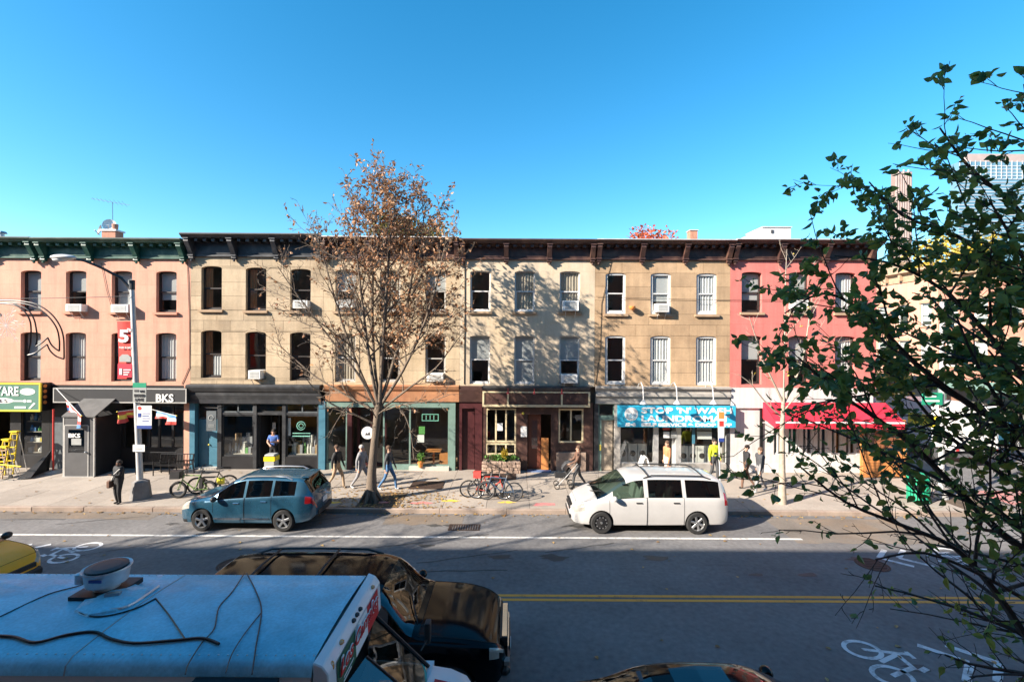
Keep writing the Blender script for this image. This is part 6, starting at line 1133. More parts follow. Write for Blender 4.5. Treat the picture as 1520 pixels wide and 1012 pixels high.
# roof fan
q = px(152,845,5.95); fan = thing('roof_vent_fan','round metal vent fan on the food truck roof','vent fan',(q.x,6.0,zr)); fxc, fyc = px(152,858,5.95).x, 6.02; zf = zr+.02
part('kerb_base', fan, 'black_metal', (fxc-.27,fxc+.27,fyc-.25,fyc+.25,zf-.01,zf+.05)); mat('fan_metal',(0.55,0.57,0.58),.4,metal=.4,var=.2,scale=4,alt=(0.3,0.3,0.3),altamt=.3)
MB().lathe([(.14,.05),(.14,.11),(.22,.12),(.245,.29),(.265,.30),(.262,.315),(.22,.30)],(fxc,fyc,zf),n=28,cap=False).build('housing','fan_metal',fan,smooth=40); MB().lathe([(.001,.30),(.225,.302),(.225,.325),(.15,.335),(.001,.338)],(fxc,fyc,zf),n=24).build('hood_cap','black_metal',fan); MB().lathe([(.03,0),(.055,0),(.055,.12),(.03,.13)],(fxc-.275,fyc-.08,zf+.14),n=12).build('motor_box','fan_metal',fan,smooth=40); part('label_plate', fan, 'sign_navy', (fxc-.02,fxc+.14,fyc-.246,fyc-.238,zf+.22,zf+.255)); 
def roof_pts(pp, z=zr+.022): return [(px(a,b,3.28*FPX/(b-ROLL*(a-760)-506)).x, 3.28*FPX/(b-ROLL*(a-760)-506), z+.012-.03*abs(3.28*FPX/(b-ROLL*(a-760)-506)-5.65)/.97) for a,b in pp]
def smooth_pts(P, k=5):
    P = [Vector(p) for p in P]; o = []
    for i in range(len(P)-1):
        p0,p1,p2,p3 = P[max(i-1,0)],P[i],P[i+1],P[min(i+2,len(P)-1)]
        for j in range(k): t = j/k; o.append(.5*((2*p1)+(p2-p0)*t+(2*p0-5*p1+4*p2-p3)*t*t+(-p0+3*p1-3*p2+p3)*t**3))
    return o+[P[-1]]
def rcable(label, pp, r): return cable('roof_cable', label, smooth_pts(roof_pts(pp)), r)
rcable('thick black cable bundle lying along the food truck roof',[(-20,945),(20,947),(52,955),(100,944),(140,940),(165,950),(200,956),(260,952),(300,949),(325,957)],.016)
rcable('thin cable running from the vent fan to the edge of the truck roof',[(132,860),(120,870),(70,885),(0,918),(-20,926)],.007)
rcable('thin wire draped from the far roof edge to the black cable bundle',[(363,851),(345,880),(325,905),(318,935),(300,955),(280,985),(275,1000)],.007)
rcable('thin wire hanging down the truck roof beside the panel seam',[(366,851),(380,880),(388,910),(380,960),(374,1000)],.008); rcable('thin loose wire crossing from the seam to the near roof edge',[(388,912),(365,940),(345,970),(335,998)],.006)
rcable('short brown strap from the roof hatch to the black cable bundle',[(231,891),(250,915),(262,932),(274,949)],.008); rcable('thin hose curled round the food truck roof hatch',[(120,905),(118,912),(140,918),(170,915),(205,905),(231,891)],.009)
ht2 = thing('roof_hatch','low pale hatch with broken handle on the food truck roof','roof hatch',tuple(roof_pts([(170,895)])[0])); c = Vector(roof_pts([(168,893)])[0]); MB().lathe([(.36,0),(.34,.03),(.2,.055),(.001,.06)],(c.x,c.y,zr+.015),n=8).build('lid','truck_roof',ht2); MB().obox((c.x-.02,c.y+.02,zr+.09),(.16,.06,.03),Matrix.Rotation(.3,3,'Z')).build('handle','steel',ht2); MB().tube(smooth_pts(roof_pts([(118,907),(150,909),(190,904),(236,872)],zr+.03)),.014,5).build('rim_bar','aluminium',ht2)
# ------------------------------------------------------------------ trees
mat('bark',(0.20,0.145,0.10),.9,var=.35,scale=5,bump=.8,bscale=25,alt=(0.09,0.065,0.05),altamt=.7,streak=True)
mat('bark_limb',(0.15,0.115,0.085),.9,var=.35,scale=5,bump=.8,bscale=25,alt=(0.07,0.052,0.042),altamt=.8,streak=True); mat('bark_dark',(0.055,0.045,0.045),.9,var=.3,scale=6,bump=.6,bscale=30); mat('bark_pale',(0.36,0.30,0.235),.85,var=.25,scale=5,bump=.4,alt=(0.2,0.16,0.13),altamt=.6)
leafmat('leaf_rust',(0.29,0.125,0.06),(0.50,0.28,0.14),.3); leafmat('leaf_dark',(0.060,0.15,0.060),(0.25,0.33,0.07),.5,.38); leafmat('leaf_olive',(0.14,0.13,0.03),(0.24,0.17,0.04),.3); leafmat('leaf_red',(0.42,0.07,0.03),(0.55,0.16,0.07),.3); leafmat('leaf_litter',(0.22,0.11,0.04),(0.42,0.28,0.10),.1)
def leaf(mb, p, a, b, s, wide=.34):
    e = a.cross(b); q = p+a*s*.10; v = [q]
    for (t, w) in ((.16,.62),(.42,1.0),(.72,.66)): v += [q+a*s*t+b*s*wide*w+e*s*(.11*w-.10*t*t), q+a*s*t-b*s*wide*w+e*s*(.11*w-.10*t*t)]
    m1 = q+a*s*.42-e*s*.03; tip = q+a*s-e*s*.14; v += [m1, tip]
    mb.add(v, [(0,1,3,7),(0,7,4,2),(7,3,5,8),(7,8,6,4)])
class Tree:
    def __init__(s, seed): s.rd = random.Random(seed); s.wood = MB(); s.leaves = MB(); s.n = 0
    def path(s, p, d, L, n, wander, up):
        pts = [Vector(p)]; d = d.normalized()
        for i in range(n):
            d = (d+Vector((s.rd.gauss(0,wander),s.rd.gauss(0,wander),s.rd.gauss(up,wander)))).normalized(); pts.append(pts[-1]+d*L/n)
        return pts
    def limb(s, pts, r0, r1, lvl, P):
        n = len(pts); s.wood.tube(pts,[r0+(r1-r0)*(i/(n-1))**.8 for i in range(n)],8 if r0 > .06 else (5 if r0 > .015 else 3),False)
        if lvl >= P['levels']:
            return s.put_leaves(pts, P)
        L = sum((pts[i+1]-pts[i]).length for i in range(n-1)); k = P['kids'][lvl]; k = max(1, int(k*(L/P['ref'][lvl])+s.rd.random()))
        for c in range(k):
            t = P['start'][lvl]+(1-P['start'][lvl])*((c+s.rd.random())/k); f = t*(n-1); i = min(int(f),n-2); p = pts[i].lerp(pts[i+1],f-i); d = (pts[i+1]-pts[i]).normalized()
            az = s.rd.uniform(0,6.283); side = d.orthogonal().normalized(); side = side*math.cos(az)+d.cross(side)*math.sin(az); ang = R(s.rd.uniform(*P['angle'])); nd = d*math.cos(ang)+side*math.sin(ang)
            nl = L*s.rd.uniform(*P['ratio'])*(1.1-.6*t); rr = max(P['rmin'], (r0+(r1-r0)*t)*.55); s.limb(s.path(p,nd,nl,P['segs'],P['wander'],P['up']),rr,max(P['rmin']*.6,rr*.35),lvl+1,P)
        if lvl >= P['levels']-1: s.put_leaves(pts, P)
    def put_leaves(s, pts, P):
        if s.n > P['maxleaf']: return
        n = len(pts); L = sum((pts[i+1]-pts[i]).length for i in range(n-1)); dens = P['leafd'](pts[-1]); k = L*dens; k = int(k)+(1 if s.rd.random() < k-int(k) else 0)
        for c in range(k):
            f = s.rd.uniform(.15,1)*(n-1); i = min(int(f),n-2); p = pts[i].lerp(pts[i+1],f-i); d = (pts[i+1]-pts[i]).normalized()
            a = (d*.5+Vector((s.rd.gauss(0,.7),s.rd.gauss(0,.7),s.rd.gauss(P['droop'],.6)))).normalized(); b = a.orthogonal().normalized(); q = s.rd.uniform(0,6.283); b = b*math.cos(q)+a.cross(b)*math.sin(q); leaf(s.leaves,p+Vector((s.rd.gauss(0,.02),s.rd.gauss(0,.02),s.rd.gauss(0,.02))),a,b,P['leaf']*s.rd.uniform(.65,1.25),P.get('wide',.34)); s.n += 1
    def build(s, name, label, base, bark, leafm, cat='tree', group=None):
        t = thing(name, label, cat, tuple(base), group); s.wood.build('trunk',bark,t,smooth=60); 
        if s.leaves.v: s.leaves.build('crown',leafm,t)['kind'] = 'stuff'
        return t
# the big half-bare street tree
TY = 16.95; tb = px(551,745,TY); T = Tree(11)
def at(x, y, Y=TY): return px(x,y,Y)
trunk = [Vector((tb.x,TY,ZS-.05)),Vector((tb.x,TY,ZS+.25)),at(552,700),at(556,655),at(560,620),at(563,600)]
T.wood.tube(trunk,[.30,.21,.155,.13,.135,.155],14,False)
for k in range(7):                                         # root flare
    a = k*.9; T.wood.tube([Vector((tb.x+.14*math.cos(a),TY+.14*math.sin(a),ZS+.38)),Vector((tb.x+.42*math.cos(a),TY+.42*math.sin(a),ZS-.03))],[.09,.04],6,False)
P = dict(levels=4, kids=[17,11,6,3], ref=[6,2.2,1.0,.5], start=[.18,.12,.1,.1], angle=(22,58), ratio=(.24,.44), rmin=.0085, segs=4, wander=.12, up=.04, leaf=.14, droop=-.4, maxleaf=24000, wide=.30,
    leafd=lambda p: (1.9 if p.x > -6.0 else 1.1)+5.2*max(0,min(1,(p.z-8.0)/2.2))*(1.5 if p.x > -6.0 else .5)+(2.4 if (p.x > -4.8 and p.z > 5.0) else 0))
limbs = [([(560,608),(535,560),(500,515),(462,465),(432,425),(412,395)],16.9,-.9,.060),([(559,606),(530,540),(505,470),(488,410),(474,360),(470,350)],16.9,.6,.062),([(561,602),(548,530),(538,450),(530,380),(526,340),(524,312)],16.9,-.5,.07),([(563,600),(568,520),(574,430),(580,350),(585,315),(588,275)],16.9,.3,.085),([(564,600),(588,525),(604,450),(618,380),(626,345),(632,305)],16.95,.8,.072),([(565,602),(598,550),(626,490),(646,430),(656,385),(662,355)],16.95,-.9,.066),([(565,608),(608,575),(648,545),(670,515),(684,498)],16.95,-.3,.052),([(560,612),(520,590),(470,560),(432,528),(405,505)],16.9,.7,.052),([(557,630),(520,612),(490,598),(465,575),(450,555)],16.9,-1.1,.042),([(562,614),(585,600),(600,615),(610,645),(614,680)],16.7,-.6,.022),([(564,606),(555,530),(553,440),(556,360),(558,325),(560,286)],17.0,1.1,.07),([(564,604),(582,540),(600,480),(612,410),(612,340)],17.0,1.4,.055),([(558,620),(545,600),(520,600),(500,625),(488,650)],16.7,-.9,.02),([(563,612),(600,600),(640,595),(668,585)],16.9,-.9,.03)]
for (pp, Y, dy, r) in limbs:
    pts = [px(a,b,Y+dy*i/(len(pp)-1)) for i,(a,b) in enumerate(pp)]; T.limb(smooth_pts(pts,3), r, .012, 0, P)
T.build('street_tree','big half bare street tree with rust brown leaves before the tan houses',(tb.x,TY,ZS),'bark_limb','leaf_rust')
# young pale tree by the corner restaurant
T = Tree(5); yb_ = px(1161,745,16.9); T.wood.tube([Vector((yb_.x,16.9,ZS-.03)),px(1161,700,16.9),px(1161,640,16.9),px(1163,590,16.9)],[.15,.105,.085,.06],10,False)
P2 = dict(P); P2.update(levels=3, kids=[6,4,3], ref=[4,1.5,.8], leaf=.11, leafd=lambda p: 3.2 if p.z < 5.2 else .35, rmin=.005, maxleaf=700)
for (pp, dy, r) in [([(1163,592),(1165,500),(1166,420),(1168,370)],.2,.034),([(1162,596),(1140,550),(1125,510),(1112,470)],-.5,.045),([(1163,600),(1190,540),(1200,480),(1205,440)],.5,.045),([(1161,620),(1135,595),(1115,570),(1095,555)],-.3,.035),([(1163,610),(1180,590),(1200,570),(1215,555)],-.6,.035)]:
    T.limb(smooth_pts([px(a,b,16.9+dy*i/3) for i,(a,b) in enumerate(pp)],3), r, .012, 0, P2)
T.build('street_tree','young pale barked street tree with few yellow leaves by the corner restaurant',(yb_.x,16.9,ZS),'bark_pale','plant_yellow')
# leafy tree on the shaded sidewalk, its trunk beyond the frame
T = Tree(23); nt_ = Vector((6.35,3.95,ZS)); T.wood.tube([nt_,nt_+Vector((0,0,1.2)),nt_+Vector((-.05,-.02,2.6)),nt_+Vector((-.1,0,3.6)),nt_+Vector((-.1,0,5.2)),nt_+Vector((-.15,.05,7.2)),nt_+Vector((-.1,.1,9.2))],[.2,.17,.15,.135,.11,.075,.02],10,False)
P3 = dict(levels=3, kids=[9,5,3], ref=[2.6,.9,.42], start=[.12,.12,.1], angle=(25,60), ratio=(.21,.37), rmin=.0032, segs=5, wander=.09, up=.02, leaf=.078, droop=-.35, maxleaf=26000, leafd=lambda p: (50.0 if p.z > 5.6 else (15.0 if p.z > 4.6 else 6.0)), wide=.32)
fl_ = [([(1640,1010),(1540,960),(1480,880),(1420,815),(1340,780),(1255,745),(1185,690)],4.1,-.5,.05),([(1640,860),(1520,815),(1440,745),(1360,665),(1300,620),(1240,580),(1185,530)],4.0,-.4,.05),([(1640,700),(1530,650),(1440,600),(1360,540),(1290,470),(1225,435),(1165,465)],4.0,.1,.05),([(1640,640),(1540,580),(1470,500),(1400,430),(1320,390),(1240,380)],3.9,.4,.045),([(1640,560),(1560,470),(1490,400),(1420,350),(1340,320),(1290,270)],4.0,.3,.045),([(1640,440),(1560,370),(1500,300),(1440,250),(1395,190)],4.0,-.2,.04),([(1640,330),(1570,260),(1535,200),(1520,125)],3.9,-.3,.035),([(1640,960),(1540,900),(1450,850),(1370,820),(1300,830)],3.9,-.5,.03),([(1640,1060),(1570,1010),(1500,1000),(1440,1004)],3.8,-.3,.02),([(1640,780),(1540,740),(1470,690),(1400,640),(1330,560),(1280,540)],3.7,.5,.04),([(1640,600),(1590,500),(1540,420),(1500,350),(1470,300)],4.1,-.6,.035),([(1640,740),(1560,690),(1500,620),(1450,540),(1420,470)],3.8,-.2,.035)]
for (pp, Y, dy, r) in fl_:
    pts = [px(a,b,Y+dy*i/(len(pp)-1)) for i,(a,b) in enumerate(pp)]; pts = [Vector((nt_.x-.1,nt_.y,max(1.6,pts[0].z-.5)))]+pts[0:]; T.limb(smooth_pts(pts,3), r, .006, 0, P3)
T.build('leafy_tree','dark green leafy tree growing on the shaded sidewalk',nt_,'bark_dark','leaf_dark')

# a taller bare tree further along the shaded sidewalk, whose twigs shade the parking lane
for (bx, seed, lab) in ((-18.5,31,'tall bare street tree on the shaded sidewalk beyond the food truck'),(-25.5,37,'second tall bare street tree on the shaded sidewalk further from the food truck')):
    T = Tree(seed); b0_ = Vector((bx,4.0,ZS)); T.wood.tube([b0_,b0_+Vector((0,0,4)),b0_+Vector((.1,.1,7)),b0_+Vector((0,.2,10))],[.3,.24,.18,.08],10,False); P4 = dict(P); P4.update(levels=3, kids=[7,5,4], ref=[5,2,1], leafd=lambda p: 1.2, leaf=.15, maxleaf=1500, rmin=.012)
    for k in range(11):
        a = k*2.4; z = 5+k*.42; T.limb(T.path(b0_+Vector((0,.05,z)),Vector((math.cos(a)*.8,math.sin(a)*.8,1.2)),5.2,7,.06,.05),.11,.02,0,P4)
    T.build('street_tree',lab,b0_,'bark','leaf_rust',group=None)
# trees behind the roofs
def far_tree(label, c, r, n, size, m, bark='bark', seed=1, base=None):
    rd = random.Random(seed); t = thing('leafy_tree', label, 'tree', (c[0],c[1],0)); w = MB(); w.tube([(c[0],c[1],0),(c[0]+.1,c[1],c[2]*.5),(c[0],c[1],c[2])],[.3,.22,.1],8)
    for k in range(9): a = k*2.4; e = Vector(c)+Vector((r[0]*.8*math.cos(a),r[1]*.8*math.sin(a),r[2]*rd.uniform(.0,.9))); w.tube([Vector((c[0],c[1],c[2]*.72)),(Vector((c[0],c[1],c[2]*.8))+e)/2,e],[.12,.07,.02],5)
    w.build('trunk',bark,t); mb = MB()
    for k in range(26):
        d = Vector((rd.gauss(0,1),rd.gauss(0,1),rd.gauss(0,1))).normalized()*rd.uniform(.45,1); q = Vector(c)+Vector((d.x*r[0],d.y*r[1],d.z*r[2])); leaf_clump(mb,q,(r[0]*.34,r[1]*.34,r[2]*.34),n//26,size,rd,.1)
    mb.build('crown',m,t)['kind'] = 'stuff'; return t
q = px(595,350,35); far_tree('olive green tree rising behind the tan house roofs', (q.x,35,13.0), (3.2,2.5,2.6), 5200, .32, 'leaf_olive', seed=3); q = px(962,352,36); far_tree('red autumn tree rising behind the ochre house roof', (q.x,36,12.3), (2.9,2,2.6), 4500, .3, 'leaf_red', seed=4)
q = px(1330,580,26); far_tree('yellow leaved small tree on the side street', (22.2,27.5,3.7), (1.5,1.5,1.5), 1100, .2, 'plant_yellow', seed=6); far_tree('golden tree above the side street houses', (38.5,41,13.5), (3.2,3,2.8), 1600, .4, 'plant_yellow', seed=8)
# fallen leaves
rd = random.Random(12); mb = MB()
for k in range(1100):
    u = rd.random()
    if u < .45: p = Vector((rd.gauss(tb.x+.5,1.6),min(YF-.3,max(YC+.2,rd.gauss(17.2,.8))),ZS+.008))
    elif u < .75: p = Vector((rd.uniform(-24,14),YC-abs(rd.gauss(0,.12))-.02,.008))
    else: p = Vector((rd.uniform(-22,15),rd.uniform(16.4,20.8) if rd.random() < .5 else rd.uniform(8,15.9),0)); p.z = ZS+.008 if p.y > YC else .008
    q = rd.uniform(0,6.3); a = Vector((math.cos(q),math.sin(q),rd.uniform(0,.3))).normalized(); leaf(mb,p,a,Vector((-math.sin(q),math.cos(q),0)),rd.uniform(.06,.13))
tag(mb.build('fallen_leaves','leaf_litter'),'scattered brown fallen leaves on sidewalk and road','fallen leaves',kind='stuff')
# ------------------------------------------------------------------ people
for nme, c in [('skin',(.46,.27,.19)),('skin_dark',(.18,.095,.065)),('hair_dark',(.02,.014,.011)),('hair_brown',(.09,.05,.03)),('hair_grey',(.36,.34,.32)),('cloth_black',(.018,.018,.02)),('cloth_charcoal',(.055,.057,.062)),('cloth_blue',(.06,.14,.42)),('cloth_jeans',(.06,.15,.30)),('cloth_grey',(.24,.24,.25)),('cloth_tan',(.34,.24,.15)),('cloth_brown',(.14,.075,.05)),('cloth_orange',(.48,.2,.09)),('cloth_white',(.62,.60,.57)),('hi_vis',(.62,.68,.03)),('shoe_white',(.6,.6,.58))]: mat(nme, c, .8, var=.18, scale=9, bump=.25, bscale=40)
def person(label, loc, rz, h=1.7, top='cloth_black', legs='cloth_charcoal', shoes='cloth_black', skin='skin', hair='hair_dark', long_hair=False, stride=0.0, armsL=None, armsR=None, bulk=1.0, sleeves=True, wide=1.0):
    k = h/1.72; t = thing('person', label, 'person', (0,0,0)); V, E, Rd, Mt = [], [], [], []
    def jt(p, r, m, par=None): V.append(Vector(p)*k); Rd.append(r*k); Mt.append(m); (E.append((par,len(V)-1)) if par is not None else None); return len(V)-1
    pel = jt((0,0,.96),(.145*bulk),legs); sp = jt((0,0,1.16),(.135*bulk),top,pel); chs = jt((0,.0,1.36),(.15*bulk),top,sp); nk = jt((0,0,1.49),.06,skin,chs); hb = jt((0,-.015,1.57),.075,skin,nk); hm = jt((0,-.01,1.64),.092,skin,hb); jt((0,.0,1.70),.055,skin,hm)
    for s, arm in ((-1,armsL),(1,armsR)):
        sw = stride*s
        a = arm or [(.235,-.10*sw*4,1.14),(.25,-.05-.16*sw*4,.90)]
        sh = jt((s*.17,0,1.43),.075*bulk,top,chs); el = jt((s*a[0][0],a[0][1],a[0][2]),.05*bulk,top if sleeves else skin,sh); d = Vector((s*a[1][0],a[1][1],a[1][2])); wr_ = jt(d,.032,top if sleeves else skin,el); u = (d-V[el]/k).normalized(); pm = jt(d+u*.07,.034,skin,wr_)
        sd = u.orthogonal().normalized()
        for f_ in range(4): q = d+u*.09+sd*(.027-.018*f_); e1 = jt(q+u*(.03),.0085,skin,pm); jt(q+u*(.062+.008*(1-abs(f_-1.3)))+Vector((0,0,-.006)),.0075,skin,e1)
        th = jt(d+u*.06+sd*.04,.011,skin,pm); jt(d+u*.095+sd*.055,.009,skin,th)
        hp = jt((s*.09*wide,0,.90),.095*wide,legs,pel); st_ = stride*s; kn = jt((s*.095*wide,-.05-st_*.9,.50),.066*wide,legs,hp); an = jt((s*.095,-st_*1.5+(.10 if st_ < 0 else 0),.10+(.05 if st_ < 0 else 0)),.045*wide,legs,kn); hl = jt((s*.095,-st_*1.5+(.12 if st_ < 0 else .03),.055+(.04 if st_ < 0 else 0)),.045,shoes,an); jt((s*.10,-st_*1.5-.13+(.10 if st_ < 0 else 0),.035),.038,shoes,hl)
    me = bpy.data.meshes.new('body'); me.from_pydata([tuple(v) for v in V],E,[]); o = bpy.data.objects.new('body',me); C.objects.link(o); md = o.modifiers.new('s','SKIN'); md.use_smooth_shade = True
    sv = me.skin_vertices[0].data
    for i, r in enumerate(Rd): sv[i].radius = (r,r*(.78 if i in (pel,sp,chs) else 1)) ; sv[i].use_root = (i == 0)
    ss = o.modifiers.new('u','SUBSURF'); ss.levels = 1; ss.render_levels = 1
    m2 = evaluated(o); bpy.data.objects.remove(o); names = sorted(set(Mt)); m2.materials.clear()
    for n_ in names: m2.materials.append(M[n_])
    idx = []
    for p_ in m2.polygons: c = p_.center; j = min(range(len(V)),key=lambda i:(V[i]-c).length-Rd[i]*.8); idx.append(names.index(Mt[j]))
    m2.polygons.foreach_set('material_index',idx); m2.polygons.foreach_set('use_smooth',[True]*len(idx)); b = bpy.data.objects.new('body',m2); C.objects.link(b); b.parent = t
    hr = MB(); hr.ball((0,.022*k,1.665*k),(.098*k,.105*k,.10*k),12,8)
    if long_hair: hr.ball((0,.06*k,1.54*k),(.095*k,.06*k,.15*k),10,7)
    hr.build('hair',hair,t,smooth=180)
    for s in (-1,1): e = MB(); e.ball((s*.034*k,-.098*k,1.635*k),(.013*k,.006*k,.008*k),6,4); e.build('eye','cloth_black',t); e = MB(); e.ball((s*.095*k,-.005*k,1.615*k),(.012*k,.022*k,.032*k),6,5); e.build('ear',skin,t)
    ns_ = MB(); ns_.add([(0,-.105*k,1.63*k),(-.014*k,-.10*k,1.59*k),(.014*k,-.10*k,1.59*k),(0,-.128*k,1.592*k)],[(0,1,3),(0,3,2),(1,2,3)]); ns_.build('nose',skin,t); mo = MB(); mo.ball((0,-.098*k,1.562*k),(.024*k,.006*k,.007*k),8,4); mo.build('mouth','cloth_brown',t)
    t.location = loc; t.rotation_euler.z = rz; return t
def standing(x, y, Y): q = px(x,y,Y); return (q.x,Y,ZS)
fold = [(.24,-.06,1.17),(.06,-.24,1.22)]
person('person in a black padded jacket standing by the lamp post holding a phone',standing(176,748,16.5),R(-25),1.52,'cloth_black','cloth_black','cloth_black','skin_dark','hair_dark',armsL=[(.24,.02,1.15),(.20,-.12,.93)],armsR=fold,bulk=1.5,wide=1.3)
person('man in a blue shirt standing in the shop doorway',(px(405,698,21.15).x,21.2,ZS),R(10),1.74,'cloth_blue','cloth_black','cloth_black',sleeves=False,armsL=[(.23,-.06,1.17),(.10,-.22,1.10)],armsR=fold)
person('walker in a dark jacket and tan trousers behind the blue crossover',standing(500,725,18.35),R(80),1.68,'cloth_black','cloth_tan','cloth_black',hair='hair_brown',stride=.17,bulk=1.1)
person('walker in a grey jacket with white shoes left of the tree trunk',standing(537,722,18.3),R(75),1.70,'cloth_grey','cloth_grey','shoe_white',hair='hair_grey',stride=.2,bulk=1.1)
person('walker in a dark top and blue jeans right of the tree trunk',standing(577,727,18.2),R(85),1.70,'cloth_charcoal','cloth_jeans','shoe_white',hair='hair_brown',stride=.18)
person('walker in a brown coat pushing a pram outside the bar',standing(858,722,18.6),R(-85),1.66,'cloth_brown','cloth_charcoal','cloth_black',hair='hair_brown',long_hair=True,stride=.16,armsL=[(.22,-.12,1.15),(.18,-.36,1.05)],armsR=[(.22,-.12,1.15),(.18,-.36,1.05)],bulk=1.15)
person('walker in an orange brown top outside the laundromat door',standing(990,700,19.5),R(-70),1.68,'cloth_orange','cloth_white','cloth_black',hair='hair_brown',long_hair=True,stride=.12)
person('worker in a yellow high visibility vest outside the laundromat window',standing(1060,700,19.6),R(20),1.76,'hi_vis','cloth_charcoal','cloth_black','skin',hair='hair_dark',bulk=1.12,stride=.05)
person('walker in a dark grey coat beside the young pale tree',standing(1128,728,18.2),R(-80),1.72,'cloth_charcoal','cloth_grey','shoe_white',hair='hair_brown',stride=.17,bulk=1.15)
person('walker in a black coat and brown trousers near the white restaurant wall',standing(1108,722,18.7),R(-95),1.70,'cloth_black','cloth_brown','cloth_black',hair='hair_dark',stride=.14,bulk=1.1)
pm = thing('pram','black pram pushed along outside the bar','pram',(0,0,0))
for s in (-.24,.24):
    for xw_, r in ((-.3,.11),(.28,.13)): MB().lathe([(r*.75,-.02),(r,-.02),(r,.02),(r*.75,.02),(r*.75,-.02)],(xw_,s,r),'y',16,cap=False).build('wheel','black_rubber',pm)
    MB().tube([(-.3,s,.12),(.1,s,.55),(.5,s,1.02)],.014,5).build('side_tube','steel',pm); MB().tube([(.28,s,.13),(-.05,s,.5)],.014,5).build('leg_tube','steel',pm)
MB().tube([(.5,-.24,1.02),(.5,.24,1.02)],.016,6).build('handle','black_rubber',pm); sm = MB(); sm.prism([(-.38,.45),(.12,.42),(.28,.72),(.2,.78),(.05,.55),(-.36,.58)],'y',-.2,.2); sm.build('seat','cloth_black',pm); cn_ = MB(); cn_.add([(.26+.36*math.cos(a)*1.0,y_,.72+.34*math.sin(a)) for a in [1.2,1.7,2.2,2.7,3.1] for y_ in (-.21,.21)],[(2*i,2*i+1,2*i+3,2*i+2) for i in range(4)]); cn_.build('canopy','cloth_charcoal',pm)
q = standing(838,722,18.6); pm.location = (q[0]-.02,18.6,ZS)
bg2 = thing('shoulder_bag','pale strap and brown bag carried by the person by the lamp post','bag',(0,0,0)); q = standing(176,748,16.5); MB().tube([(q[0]+.17,16.34,ZS+1.28),(q[0],16.30,ZS+1.1),(q[0]-.2,16.42,ZS+.84)],.014,5).build('strap','cloth_white',bg2); b_ = MB(); b_.box(q[0]-.34,q[0]-.2,16.36,16.56,ZS+.58,ZS+.84); b_.build('pouch','cloth_brown',bg2,bevel=.03)
# ------------------------------------------------------------------ beyond the side street
def side_house(label, y0, y1, H, m, trim, seed):
    t = thing('row_house', label, 'house', (33,(y0+y1)/2,ZS)); X0 = 33.0; rd = random.Random(seed); nw = 3; ww = 1.0; cs = [y0+(y1-y0)*(i+.5)/nw for i in range(nw)]; fl_ = [(4.3,6.2),(7.4,9.2)]+([(10.2,11.6)] if H > 12.5 else [])
    w = MB(); zz = [ZS+3.2]+[q for f in fl_ for q in f]+[H-.9]
    for i in range(len(zz)-1):
        if i % 2 == 0: w.box(X0,X0+.3,y0+.01,y1-.01,zz[i],zz[i+1])
        else:
            cur = y0+.01
            for c in cs: w.box(X0,X0+.3,cur,c-ww/2,zz[i],zz[i+1]); cur = c+ww/2
            w.box(X0,X0+.3,cur,y1-.01,zz[i],zz[i+1])
    w.build('wall', m, t); part('core', t, 'interior', (X0+1.6,X0+10,y0+.01,y1-.01,ZS,H-.9)); part('side_wall', t, m, (X0+.3,X0+10,y0+.005,y0+.2,ZS,H-.9)); part('roof', t, 'tar_roof', (X0+.3,X0+10,y0,y1,H-.9,H-.75))
    for f in fl_:
        for c in cs:
            o = part('window', t, 'white_paint', (X0+.08,X0+.15,c-ww/2,c-ww/2+.08,f[0],f[1]),(X0+.08,X0+.15,c+ww/2-.08,c+ww/2,f[0],f[1]),(X0+.08,X0+.15,c-ww/2+.08,c+ww/2-.08,f[0],f[0]+.08),(X0+.08,X0+.15,c-ww/2+.08,c+ww/2-.08,f[1]-.08,f[1]),(X0+.081,X0+.15,c-ww/2+.08,c+ww/2-.08,(f[0]+f[1])/2-.04,(f[0]+f[1])/2+.04)); MB().quad((X0+.12,c-ww/2,f[0]),(X0+.12,c+ww/2,f[0]),(X0+.12,c+ww/2,f[1]),(X0+.12,c-ww/2,f[1])).build('pane','pane',o); part('sill', o, trim, (X0-.1,X0+.08,c-ww/2-.08,c+ww/2+.08,f[0]-.12,f[0]-.002)); part('lintel', o, trim, (X0-.05,X0+.08,c-ww/2-.08,c+ww/2+.08,f[1]+.002,f[1]+.2)); part('blind', o, 'blind', (X0+.2,X0+.22,c-ww/2,c+ww/2,f[0]+(f[1]-f[0])*rd.choice([.2,.45,.7]),f[1]))
    cr = MB(); cr.prism([(X0+.3,H-.9),(X0-.08,H-.9),(X0-.1,H-.3),(X0-.5,H-.15),(X0-.5,H),(X0+.3,H)],'y',y0+.01,y1-.01); cr.build('cornice',trim,t)
    for k in range(5): q = y0+.3+(y1-y0-.6)*k/4; part('bracket', t, trim, (X0-.38,X0-.081,q-.1,q+.1,H-.75,H-.26))
    part('shop_front', t, rd.choice(['white_paint','charcoal_paint','sea_green_paint']), (X0-.02,X0+.3,y0+.01,y0+.4,ZS,3.35),(X0-.02,X0+.3,y1-.4,y1-.01,ZS,3.35),(X0-.06,X0+.3,y0+.4,y1-.4,2.7,3.35),(X0-.02,X0+.3,y0+.4,y1-.4,ZS,.8)); MB().quad((X0+.1,y0+.4,.8),(X0+.1,y1-.4,.8),(X0+.1,y1-.4,2.7),(X0+.1,y0+.4,2.7)).build('shop_pane','shop_pane',t)
